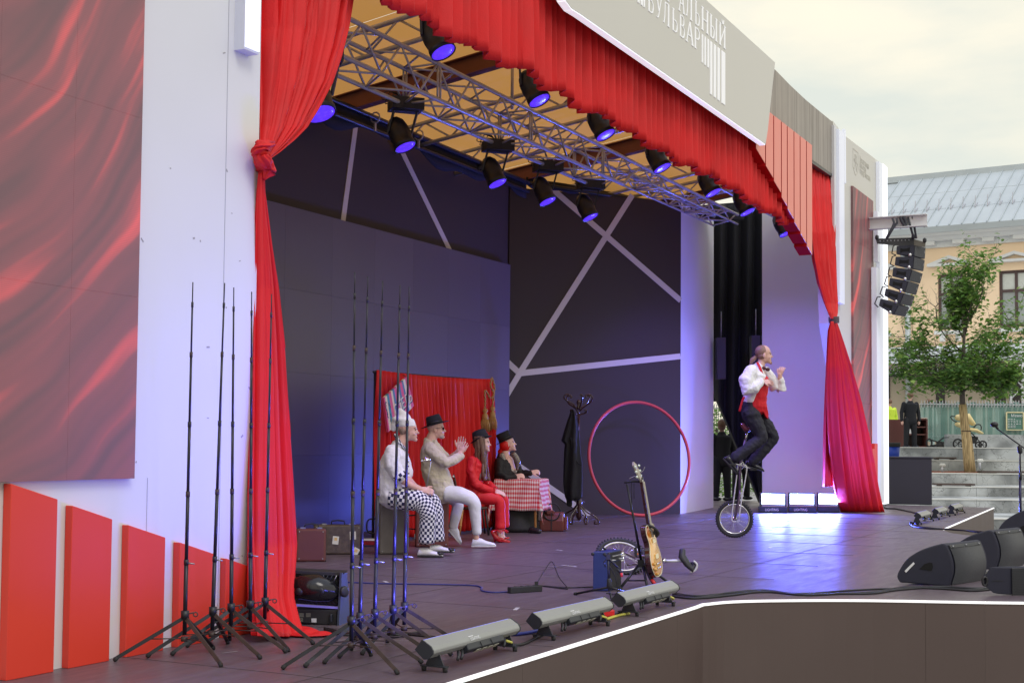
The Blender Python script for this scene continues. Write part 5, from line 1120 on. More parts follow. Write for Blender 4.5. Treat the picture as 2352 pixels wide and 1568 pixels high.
# --- lamp bars along the front edge
M_bar = mat('lamp_bar_grey', rgb(146, 148, 145), .42, metal=.1, var=.06, ns=3); M_bar2 = mat('lamp_bar_dark', rgb(38, 42, 50), .45, var=.2, ns=8)
def lamp_bar(fa, fb, L_, lab, grp, sc_=1., glow=.0):
    """feet at floor points fa (near) and fb (far)"""
    a, b_ = floor(*fa), floor(*fb); x = (b_-a).normalized(); y = V((-x.y, x.x, 0)); t = root('lamp_bar', a, 0, lab, 'stage light', grp)   # y: towards the stage
    Ls = (b_-a).length; ex = (L_-Ls)/2; ca = a-x*ex; zc_ = .118*sc_; e_k = .62
    tilt = radians(38); e1 = (y*cos(tilt)+UP*sin(tilt)); e2 = (UP*cos(tilt)-y*sin(tilt))     # e1 lens direction, e2 its upper side
    C_ = lambda s_, p, q_: ca+x*s_+UP*zc_+e1*p*sc_*e_k+e2*q_*sc_*e_k
    prof = [(.075, .052), (.075, -.052), (-.035, -.058), (-.062, -.03), (-.07, .03), (-.055, .052), (-.02, .064)]
    MB().prism([C_(.008, p, q_) for p, q_ in prof], x*(L_-.016)).build('housing', M_bar, t, bevel=.003, seg=1)
    for s_ in (0, L_-.01): MB().prism([C_(s_, p*1.04, q_*1.05) for p, q_ in prof], x*.010).build('end_cap', M_bar2, t)
    MB().prism([C_(.02, .076, .043), C_(L_-.02, .076, .043), C_(L_-.02, .076, -.043), C_(.02, .076, -.043)], e1*.004).build('front_glass', M_lens if glow else mat('lamp_glass', rgb(110, 120, 200), .1, emit=(.2, .2, 1), es=.5), t)
    # driver box under the rear
    MB().prism([C_(L_*.36, p, q_) for p, q_ in ((-.04, .05), (-.115, .01), (-.10, -.055), (-.03, -.06))], x*(L_*.42)).build('driver_box', M_bar2, t, bevel=.004, seg=1)
    for s_ in (.5, .62): MB().prism([C_(L_*s_, -.078, .034), C_(L_*s_+.004, -.078, .034), C_(L_*s_+.02, -.118, .008), C_(L_*s_+.012, -.118, .008)], e2*.003).build('vent_slot', M_blackm, t)
    for i in range(4): MB().prism([C_(L_*.45+.07*i, -.122, .0-.0), C_(L_*.45+.05+.07*i, -.122, .0), C_(L_*.45+.05+.07*i, -.112, -.045), C_(L_*.45+.07*i, -.112, -.045)], -e1*.002).build('display_plate', mat('label_grey', rgb(170, 168, 150), .5), t)
    for s_, nm in ((.30, 0), (.34, 1), (.83, 1)): MB().tube([C_(L_*s_, -.075, -.02), C_(L_*s_-.03, -.12, -.03), C_(L_*s_-.045, -.14, -.05)], .008, 8).build('connector_plug', M_steel if nm == 2 else M_plastic, t)
    MB().tube(spline([C_(L_*.84, -.10, -.03), C_(L_*.90, -.12, -.05), C_(L_*.94, -.1, -.09)], 4), .008, 6).build('cable_tail', mat('cable_yellow', rgb(200, 196, 90), .5), t)
    for q_ in (a, b_):
        MB().prism([q_+y*-.055*sc_+UP*.030, q_+y*.055*sc_+UP*.030, q_+y*.022*sc_+UP*(zc_-.01), q_-y*.018*sc_+UP*(zc_-.01)], x*.006).build('bracket', M_bar2, t)
        MB().box(q_+UP*.028, (.04, .15*sc_, .006), R3(atan2(x.y, x.x))).build('bracket_foot', M_bar2, t)
        for w_ in (-.07, .07): MB().lathe([(.012, 0), (.015, .025)], q_+y*w_*.9*sc_, n=10).build('rubber_foot', M_rubber, t)
    al = bpy.data.lights.new('bar_light', 'AREA'); al.shape = 'RECTANGLE'; al.size = L_*.92; al.size_y = .05; al.energy = (18 if fa[0] < 1100 else 4) if not glow else 16; al.color = (.12, .11, 1); al.spread = radians(95)
    ao = bpy.data.objects.new('bar_light', al); SC.collection.objects.link(ao); ao.parent = t; ao.matrix_local = FRAME[t.name] @ basis(C_(L_/2, .09, 0), x, (-e1).cross(x), -e1)
    if not glow:
        e3 = (e2*.82-e1*.57).normalized()
        pA = C_(L_*.40, -.048, .0535)+e3*.007
        v_ = e3.cross(x); 
        text_mesh('maker_lettering', 'LIGHTING', basis(pA+v_*-.004, x, (C_(0, -.02, .064)-C_(0, -.055, .052)), x.cross(C_(0, -.02, .064)-C_(0, -.055, .052))), .026, M_white, t, .0006, .9)
        MB().prism([C_(L_*.40, -.022, .0655), C_(L_*.45, -.022, .0655), C_(L_*.45, -.014, .0658), C_(L_*.40, -.014, .0658)], e2*.0006).build('maker_mark', M_white, t)
    return t
lamp_bar((998, 1541), (1160, 1493), 1.02, 'nearest grey lamp bar lying along the lit stage edge', 'lamp bars at the front edge')
lamp_bar((1250, 1468), (1376, 1435), 1.02, 'middle grey lamp bar along the lit stage edge', 'lamp bars at the front edge')
lamp_bar((1444, 1413), (1528, 1390), 1.02, 'third grey lamp bar, just in front of the guitar stand', 'lamp bars at the front edge')
lamp_bar((2106, 1204), (2134, 1196), .95, 'leftmost small lamp bar at the far stage corner', 'lamp bars at the far corner', 1.05, 1)
lamp_bar((2147, 1193), (2172, 1186), .95, 'middle small lamp bar at the far stage corner', 'lamp bars at the far corner', 1.05, 1)
lamp_bar((2185, 1183), (2207, 1177.5), .95, 'rightmost small lamp bar near the end of the far stage corner', 'lamp bars at the far corner', 1.05, 1)
# --- big wash lamp beside the left drape
za = lambda x, y: (551.25+.2092*x, 1240.3+.2092*y)
wb = floor(735, 1434); dw = depth(wb); Wq = lambda x, y, d=0.: atd(*za(x, y), dw+d); t = root('wash_light', wb, 0, 'big black wash light with finned back on the floor beside the left drape', 'stage light')
MB().prism([Wq(590, 755), Wq(1070, 765), Wq(1062, 935), Wq(600, 900)], CF*.20).build('base_box', M_plastic, t, bevel=.006)
MB().prism([Wq(560, 370, .03), Wq(1085, 395, .03), Wq(1080, 725, .03), Wq(560, 690, .03)], CF*.12).build('lamp_body', M_blackm, t, bevel=.01)
MB().prism([Wq(560, 325, .01), Wq(1155, 352, .01), Wq(1110, 395, .01), Wq(560, 368, .01)], CF*.16).build('top_rail', M_plastic, t, bevel=.004)
MB().prism([Wq(1095, 352, -.03), Wq(1155, 355, .16), Wq(1185, 880, .18), Wq(1165, 925, .14), Wq(1062, 940, -.03)], CR*.014).build('side_plate', mat('plate_grey_blue', rgb(58, 66, 84), .5, var=.2, ns=9), t, bevel=.002)
MB().cap_tube([Wq(590, 540, .02), Wq(700, 510, .0), Wq(850, 520, -.01), Wq(1000, 560, .0), Wq(1080, 580, .02)], [(.06, .07), (.10, .085), (.11, .09), (.075, .07), (.03, .03)], 16).build('fan_housing', mat('gloss_black', (.012, .012, .013), .18, var=.1), t)
for x in (650, 765, 885): MB().lathe([(.026, 0), (.022, .006)], Wq(x, 560, -.095), -CF, 14).build('fan_grille', M_blackm, t)
for k in range(11):
    x = 590+48*k; dx = 40 if k < 5 else -40
    MB().tube([Wq(x, 465, .0), Wq(x-dx, 385, .0)], .004, 4).build('cooling_fin', M_steel if k % 3 == 0 else M_bar2, t)
    if k > 2: MB().tube([Wq(x+30, 700, .0), Wq(x-40, 640, .0)], .003, 4).build('cooling_fin', M_bar2, t)
MB().lathe([(.036, 0), (.036, .014), (.022, .02)], Wq(1138, 560, -.02), (CR*.8-CF*.6), 16).build('tilt_knob', M_plastic, t)
MB().prism([Wq(785, 855, -.004), Wq(840, 855, -.004), Wq(840, 900, -.004), Wq(785, 898, -.004)], -CF*.002).build('label', M_white, t)
for x0, y0 in ((650, 800), (725, 800), (640, 850)): 
    for j in range(4): MB().prism([Wq(x0, y0+j*11, -.003), Wq(x0+50, y0+j*11, -.003), Wq(x0+50, y0+j*11+4, -.003), Wq(x0, y0+j*11+4, -.003)], -CF*.001).build('label_line', mat('label_grey', rgb(170, 168, 150)), t)
MB().prism([Wq(985, 800, -.002), Wq(1020, 800, -.002), Wq(1020, 900, -.002), Wq(985, 900, -.002)], -CF*.03).build('socket_row', M_bar2, t, bevel=.01)
MB().prism([Wq(620, 700, .0), Wq(1075, 730, .0), Wq(1075, 752, .0), Wq(620, 722, .0)], CF*.01).build('light_slit', mat('slit_violet', rgb(110, 96, 190), .5, emit=(.3, .25, .9), es=.3), t)
spot(t, Wq(760, 560, .25), (onY(800, 1050, 4.6)-Wq(760, 560, .25)), 40, (.06, .05, 1), 34, .9, .25)
# --- three glaring floor panels on the right
zp = lambda x, y: (1607.8+.31064*x, 753.4+.31064*y)
M_blind = mat('led_blinder', (.9, .95, 1), .3, emit=(.50, .68, 1), es=6, var=0)
def bl_look():
    n, l, b = nodes_of(M_blind); uv = n.new('ShaderNodeUVMap'); v = n.new('ShaderNodeTexVoronoi'); v.inputs['Scale'].default_value = 1; v.inputs['Randomness'].default_value = 0; mp = n.new('ShaderNodeMapping'); mp.inputs['Scale'].default_value = (13, 6, 1)
    l.new(uv.outputs[0], mp.inputs[0]); l.new(mp.outputs[0], v.inputs['Vector']); r = n.new('ShaderNodeMapRange'); r.inputs['From Min'].default_value = .2; r.inputs['From Max'].default_value = .62; r.inputs['To Min'].default_value = 7; r.inputs['To Max'].default_value = .9
    l.new(v.outputs['Distance'], r.inputs['Value']); l.new(r.outputs[0], b.inputs['Emission Strength'])
bl_look()
for (x0, x1, xb0, xb1, lab) in ((450, 632, 440, 645, 'glaring white LED floor panel, left of the three beside the doorway'), (660, 848, 655, 860, 'glaring white LED floor panel, middle of the three by the end wall'), (873, 1022, 868, 1035, 'glaring white LED floor panel touching the right red drape')):
    bp_ = floor(*zp((xb0+xb1)/2, 1366)); db = depth(bp_); Bq = lambda x, y, d=0.: atd(*zp(x, y), db+d)
    t = root('led_floor_panel', bp_, 0, lab, 'stage light', 'glaring floor panels at the end wall')
    MB().prism([Bq(x0, 1215, .0), Bq(x1, 1218, .0), Bq(x1, 1310, .0), Bq(x0, 1305, .0)], CF*.10).build('lamp_body', M_bar2, t)
    mb = MB(); mb.add([Bq(x0+5, 1222, -.006), Bq(x1-5, 1225, -.006), Bq(x1-5, 1304, -.006), Bq(x0+5, 1299, -.006)], [(0, 1, 2, 3)], [[(0, 1), (1, 1), (1, 0), (0, 0)]]); mb.build('led_array', M_blind, t)
    MB().prism([Bq(xb0, 1318, .0), Bq(xb1, 1322, .0), Bq(xb1, 1366, .0), Bq(xb0, 1362, .0)], CF*.16).build('base_box', M_bar2, t, bevel=.01)
    for xx in (x0-7, x1+1): MB().prism([Bq(xx, 1240, .02), Bq(xx+6, 1240, .02), Bq(xx+6, 1340, .02), Bq(xx, 1340, .02)], CF*.05).build('yoke_arm', M_bar2, t)
    if x0 < 870:
        pq = Bq((x0+x1)/2-60, 1350, -.004); text_mesh('maker_lettering', 'LIGHTING', basis(pq, CR, UP, -CF), .065, mat('label_white', (.8, .8, .8), .5, var=0), t, .0006, .8)
    ld_ = bpy.data.lights.new('panel_light', 'AREA'); ld_.shape = 'RECTANGLE'; ld_.size = .40; ld_.size_y = .2; ld_.energy = 190; ld_.color = (.10, .14, 1); ao = bpy.data.objects.new('panel_light', ld_); SC.collection.objects.link(ao); ao.parent = t
    ao.matrix_local = FRAME[t.name] @ Matrix.Translation(Bq((x0+x1)/2, 1262, -.03)) @ (-CF+UP*.25).to_track_quat('-Z', 'Y').to_matrix().to_4x4()
# --- floor monitors and front speaker
zm = lambda x, y: (1984.5+.1875*x, 1102.5+.1875*y)
M_mon = mat('monitor_paint', rgb(30, 31, 50), .6, var=.15, ns=20, bump=.3, bs=250); M_grille = mat('monitor_grille', rgb(62, 64, 70), .5, var=.1, ns=60, bump=.4, bs=500)
def monitor(dx, dy, k, ref, lab, hand=True, tape=True, e_=.48, f_=.52):
    W0 = floor(*ref); dd = depth(W0); T = lambda x, y, d=0.: atd(*zm(dx+x*k, dy+y*k), dd+d); sc_ = k
    t = root('stage_monitor', W0, 0, lab, 'monitor speaker', 'wedge monitors on the apron')
    side = spline([T(*p) for p in ((435, 1252), (400, 1170), (450, 1060), (520, 965), (600, 905), (700, 850), (830, 805), (960, 770))], 3)+[T(1000, 785)]+spline([T(*p) for p in ((1000, 785), (1050, 890), (1082, 1010), (1085, 1130), (1060, 1230), (1040, 1300))], 3)[1:]+[T(780, 1280), T(520, 1255)]
    ext = (CR*e_+CF*f_)*k
    MB().prism(side, ext).build('cabinet', M_mon, t, bevel=.012*k)
    ex = ext*.04; ex2 = ext*.92
    gr = spline([T(*p) for p in ((1010, 800), (1055, 895), (1088, 1010), (1090, 1130), (1064, 1230), (1046, 1290))], 4)
    mb = MB(); off = (CR*.8-CF*.6)*.006
    n_ = len(gr); mb.add([p+ex+off for p in gr]+[p+ex2+off for p in gr], [(i, i+1, n_+i+1, n_+i) for i in range(n_-1)], smooth=True); mb.build('grille', M_grille, t, thick=.004)
    MB().prism([T(1012, 796)+ex, T(1012, 796)+ex2, T(1030, 828)+ex2, T(1030, 828)+ex], (CR*.8-CF*.6)*.012).build('top_rail', M_bar2, t)
    for i in range(3): MB().ell(T(1022, 812)+ex*1.0+(ex2-ex)*(.08+.42*i)+(CR*.8-CF*.6)*.013, (.008, .008, .008)).build('screw', M_steel, t)
    if hand: MB().prism([T(680, 1085, -.003), T(740, 1025, -.003), T(800, 1005, -.003), T(835, 1010, -.003), T(845, 1060, -.003), T(828, 1108, -.003)], -CF*.001).build('handle_recess', mat('recess_black', (.004, .004, .005), .9), t)
    if tape: MB().prism([T(495, 1108, -.003), T(605, 1000, -.003), T(622, 1020, -.003), T(515, 1130, -.003)], -CF*.001).build('tape_label', M_white, t)
    return t
m1_ = monitor(0, 0, 1, (2190, 1344), 'nearest black wedge monitor with white tape label on the apron')
monitor(640, -110, .93, (2270, 1322), 'second black wedge monitor behind the nearest one', tape=False)
monitor(1200, -440, .98, (2320, 1245), 'farthest wedge monitor at the right edge of the picture', tape=False)
W0 = floor(2290, 1366); dd = depth(W0); T = lambda x, y, d=0.: atd(*zm(x, y), dd+d)
t = root('front_speaker', W0, 0, 'low black front fill speaker with ring handle at the right edge', 'speaker')
MB().prism([T(1455, 1190), T(1545, 1052), T(1790, 1060), T(1800, 1408), T(1590, 1392), T(1462, 1290)], (CR*.45+CF*.10)).build('cabinet', M_mon, t, bevel=.012)
MB().prism([T(1806, 1075), T(2400, 1045), T(2400, 1405), T(1812, 1408)], (CR*.001-CF*.012)).build('grille', M_grille, t)
for k in range(16): MB().prism([T(1812, 1090+k*20, -.014), T(2400, 1065+k*20.5, -.014), T(2400, 1069+k*20.5, -.014), T(1812, 1094+k*20, -.014)], -CF*.003).build('grille_slat', M_blackm, t)
MB().tube([T(1480+28*cos(a), 1235+52*sin(a), -.01) for a in [i*pi/10 for i in range(20)]], .010, 8, closed=True).build('ring_handle', M_plastic, t)
MB().prism([T(1570, 1222, -.004), T(1700, 1228, -.004), T(1700, 1236, -.004), T(1570, 1232, -.004)], -CF*.001).build('maker_badge', M_blackm, t)
# --- right microphone stand
zm2 = lambda x, y: (1984.5+.2344*x, 826.9+.2344*y)
fb_ = floor(2345, 1243); dd = depth(fb_); Mr = lambda x, y, d=0.: atd(*zm2(x, y), dd+d); t = root('microphone_stand', fb_, 0, 'tall boom microphone stand at the right edge behind the monitors', 'microphone stand')
MB().tube([fb_+UP*.02, Mr(1530, 1170)], .016, 8).build('upright', mat('stand_blue_black', rgb(28, 28, 66), .3, metal=.4), t); MB().tube([Mr(1530, 1180), Mr(1530, 870)], .011, 8).build('inner_tube', M_pole, t); MB().tube([Mr(1533, 1090), Mr(1533, 1170)], .019, 8).build('height_grip', M_plastic, t)
MB().tube([Mr(1300, 668), Mr(1700, 955)], .009, 8).build('boom', M_pole, t); MB().cap_tube([Mr(1525, 855), Mr(1530, 895)], .03, 10).build('clutch', M_plastic, t); MB().lathe([(.16, 0), (.15, .02), (.02, .03)], fb_, n=20).build('base_plate', M_blackm, t)
mm_ = root('microphone', Mr(1280, 630), 0, 'microphone on the tall boom stand at the right edge', 'microphone'); MB().tube([Mr(1290, 645), Mr(1312, 672)], .017, 8).build('handle', M_plastic, mm_); MB().ell(Mr(1278, 630), (.05, .05, .036)).build('mesh_head', M_steel if 0 else M_blackm, mm_)
# --- black box at the right end
fb_ = floor(2040, 1157); dd = depth(fb_); X_ = lambda u, v, d=0.: atd(u, v, dd+d); o = MB().prism([X_(2036, 1052), X_(2138, 1052), X_(2140, 1157), X_(2036, 1156)], CF*.02+CR*.0); t = root('draped_case', floor(2095, 1157), 0, 'black cloth covered case standing at the far right end of the stage', 'case')
M_case = mat('draped_case_cloth', rgb(50, 48, 62), .7, var=.1)
a, b_ = floor(2034, 1157), floor(2141, 1159); c_ = floor(2153, 1156)
hh = X_(2090, 1052).z
MB().prism([a, b_, b_+(CR*.12+CF*.9).normalized()*.9, a+(CR*.12+CF*.9).normalized()*.9], UP*hh).build('case_body', M_case, t, bevel=.015)
MB().prism([a-CF*.02+UP*(hh), b_-CF*.02+CR*.02+UP*hh, b_+(CR*.12+CF*.9).normalized()*.92+UP*hh, a+(CR*.12+CF*.9).normalized()*.92+UP*hh], UP*.03).build('case_lid', M_case, t, bevel=.008)
# --- hanging speaker array
zA = lambda x, y: (1745.6+.25781*x, 367.5+.25781*y)
bx_ = onY(2010, 515, .20).x; Z5 = onY(2012, 515, .2).z
tip = onX(2131, 508, bx_+.06); bmr = root('steel_beam', V((bx_, 0, Z5)), 0, 'white steel beam sticking out of the facade carrying the hanging speakers', 'beam')
y0_, y1_ = .30, tip.y; hb_ = .21
for dz in (-hb_/2, hb_/2): MB().box((bx_, (y0_+y1_)/2, Z5+dz), (.16, y0_-y1_, .016)).build('flange', M_white, bmr)
MB().box((bx_, (y0_+y1_)/2, Z5), (.014, y0_-y1_, hb_-.02)).build('web', M_white, bmr)
dA = depth(V((bx_, (y0_+y1_)/2, Z5))); Aq = lambda x, y, d=0.: atd(*zA(x, y), dA+d)
fr = root('rigging_frame', Aq(1250, 730), 0, 'black perforated rigging frame hanging on straps under the white beam', 'rigging frame')
for d in (0, .34):
    MB().prism([Aq(1035, 700, d), Aq(1370, 690, d), Aq(1370, 755, d), Aq(1260, 765, d), Aq(1045, 745, d)], CF*.02).build('side_plate', M_plastic, fr)
MB().prism([Aq(1372, 705), Aq(1475, 735), Aq(1473, 775), Aq(1372, 760)], CF*.02).build('front_plate', mat('plate_taupe', rgb(96, 92, 84), .5), fr)
for x, y in ((1042, 690), (1366, 684), (1467, 715)): MB().lathe([(.02, -.02), (.035, 0), (.035, .05), (.015, .07)], Aq(x, y+12), UP, 8).build('lug', M_plastic, fr)
for k in range(9): MB().lathe([(.012, 0), (.010, .004)], Aq(1070+32*k, 722-k*1.1, -.002), -CF, 8).build('hole', M_steel, fr)
M_strap = mat('sling_strap', rgb(64, 66, 74), .8, var=.2, ns=30)
for pts in ([(1180, 515), (1195, 560), (1180, 600), (1125, 700)], [(1218, 515), (1222, 560), (1190, 600), (1130, 700)], [(1315, 510), (1335, 575), (1368, 690)], [(1360, 505), (1372, 575), (1392, 700)]):
    MB().tube([Aq(x, y, -.12) for x, y in pts], [(.022, .006)]*4, 6, ref=CF).build('strap', M_strap, fr)
MB().tube(spline([Aq(x, y, -.1) for x, y in ((1250, 510), (1262, 545), (1285, 580), (1300, 575), (1290, 530), (1272, 508))], 5), [.03]*26, 8).build('strap_bundle', M_strap, fr)
SPK = [[(1215, 765), (1372, 752), (1368, 855), (1212, 838), (1475, 780), (1468, 885)], [(1207, 860), (1368, 858), (1358, 968), (1198, 937), (1468, 890), (1455, 993)], [(1185, 955), (1352, 972), (1322, 1075), (1175, 1035), (1450, 1010), (1425, 1102)],
       [(1155, 1047), (1318, 1075), (1285, 1180), (1145, 1118), (1420, 1105), (1390, 1205)], [(1118, 1140), (1280, 1185), (1240, 1283), (1105, 1208), (1380, 1212), (1345, 1305)], [(1072, 1232), (1232, 1290), (1185, 1380), (1056, 1298), (1332, 1310), (1292, 1398)]]
ordn = ['topmost', 'second from the top', 'third from the top', 'fourth from the top', 'fifth from the top', 'lowest']
def sel(e): return e
for k, q_ in enumerate(SPK):
    t = root('array_speaker', Aq(*q_[3]), 0, 'black line array speaker, %s of the six hanging by the facade' % ordn[k], 'speaker', 'hanging array speakers')
    a, b_, c_, d, e, f = q_; back = CF*.30
    D2 = -.10
    A4 = [Aq(*a), Aq(*b_), Aq(*c_), Aq(*d)]; Fr = [Aq(*b_), Aq(*e, .22), Aq(*f, .22), Aq(*c_)]
    sh = (CF*.26+CR*.0)
    back4 = [A4[0]+(Fr[1]-Fr[0]), A4[1]+(Fr[1]-Fr[0]), A4[2]+(Fr[2]-Fr[3]), A4[3]+(Fr[2]-Fr[3])]
    MB().add(A4+back4, [(0, 1, 2, 3), (7, 6, 5, 4), (0, 4, 5, 1), (1, 5, 6, 2), (2, 6, 7, 3), (3, 7, 4, 0)]).build('cabinet', M_mon, t, bevel=.010)
    nf = (Fr[1]-Fr[0]).cross(Fr[3]-Fr[0]).normalized(); nf = nf if nf.dot(CAM-Fr[0]) > 0 else -nf
    cF = sum(Fr, V())/4; MB().prism([cF+(p-cF)*.93+nf*.004 for p in Fr], nf*.006).build('grille', M_grille, t)
    cc = sum(A4, V())/4; xd = (A4[1]-A4[0]).normalized(); yd = (A4[0]-A4[3]).normalized(); n2 = xd.cross(yd).normalized(); n2 = n2 if n2.dot(CAM-cc) > 0 else -n2
    MB().prism([cc+xd*i*.09+yd*j*.045+n2*.003 for i, j in ((-1, -1), (-.4, -.6), (.4, -.6), (1, -1), (1, 1), (.4, .6), (-.4, .6), (-1, 1))], n2*.002).build('grip_recess', mat('recess_black', (.004, .004, .005), .9), t)
    cl = Aq(*c_)-xd*.07+yd*.03; MB().lathe([(.034, 0), (.034, .012), (.015, .022)], cl, n2, 12).build('rigging_pin', M_chrome, t)
    cm = (A4[0]+A4[3])/2; MB().tube([cm+yd*.10, cm+yd*.08-xd*.06, cm-yd*.06-xd*.08, cm-yd*.10], .012, 6).build('rear_handle', M_plastic, t)
    MB().prism([cF+(Fr[1]-Fr[0])*.36+nf*.012+yd*(-.01), cF+(Fr[1]-Fr[0])*.40+nf*.012+yd*(-.01), cF+(Fr[1]-Fr[0])*.40+nf*.012+yd*.04, cF+(Fr[1]-Fr[0])*.36+nf*.012+yd*.04], nf*.002).build('badge', M_steel, t)
# --- tall speaker columns hanging dark in the doorway
for u0, u1, v0, v1, lab in ((1646, 1667, 775, 870, 'black column speaker hanging at the left of the doorway'), (1726, 1746, 770, 860, 'black column speaker hanging at the right of the doorway')):
    o = MB().prism([atd(u0, v0, 25.4), atd(u1, v0, 25.4), atd(u1, v1, 25.4), atd(u0+2, v1, 25.4)], CF*.25).build('column_speaker', mat('spk_dim', (.02, .02, .028), .6)); tag(o, lab, 'speaker', 'column speakers in the doorway')
    MB().tube([atd((u0+u1)/2, v0, 25.5), atd((u0+u1)/2, v0-60, 25.5)], .01, 5).build('hanging_chain', M_steel, o)
# ------------------------------------------------------------------ people
M_skin = mat('skin', rgb(216, 172, 158), .5, var=.04, ns=12); M_skin2 = mat('skin_pale', rgb(226, 186, 176), .5, var=.04, ns=12)
M_wcloth = mat('white_cotton', rgb(236, 236, 240), .8, var=.03, ns=8, bump=.5, bs=9, bd_=.04)
M_linen = mat('linen_jacket', rgb(206, 196, 180), .85, var=.06, ns=30, bump=.5, bs=10, bd_=.04)
M_wjean = mat('white_jeans', rgb(232, 234, 240), .8, var=.02, bump=.4, bs=10, bd_=.035)
M_redcl = mat('red_suit', rgb(214, 26, 36), .6, var=.06, ns=6, bump=.4, bs=10, bd_=.035)
M_blkcl = mat('black_trousers', rgb(30, 30, 42), .75, var=.2, ns=6, bump=.4, bs=8, bd_=.04)
M_felt = mat('black_felt', rgb(20, 22, 34), .8, var=.15, ns=20)
M_hair = mat('brown_hair', rgb(112, 84, 66), .5, var=.35, ns=40, bump=.4, bs=60)
M_shoeb = mat('black_shoe_leather', rgb(24, 24, 34), .25, var=.1)
def checker_mat(name, a, b_, k=1.):
    m = mat(name, a, .8, var=.02); n, l, bs = nodes_of(m); uv = n.new('ShaderNodeUVMap'); mp = n.new('ShaderNodeMapping'); mp.inputs['Rotation'].default_value = (0, 0, radians(0)); mp.inputs['Scale'].default_value = (k, k, k)
    c = n.new('ShaderNodeTexChecker'); c.inputs['Scale'].default_value = 1; c.inputs['Color1'].default_value = (*a, 1); c.inputs['Color2'].default_value = (*b_, 1)
    l.new(uv.outputs[0], mp.inputs[0]); l.new(mp.outputs[0], c.inputs['Vector']); l.new(c.outputs['Color'], bs.inputs['Base Color']); return m
M_chk = checker_mat('checked_cotton', (.78, .78, .82), (.012, .014, .07), 1)
fold_tex = bpy.data.textures.new('cloth_folds', 'CLOUDS'); fold_tex.noise_scale = .075; fold_tex.noise_depth = 2
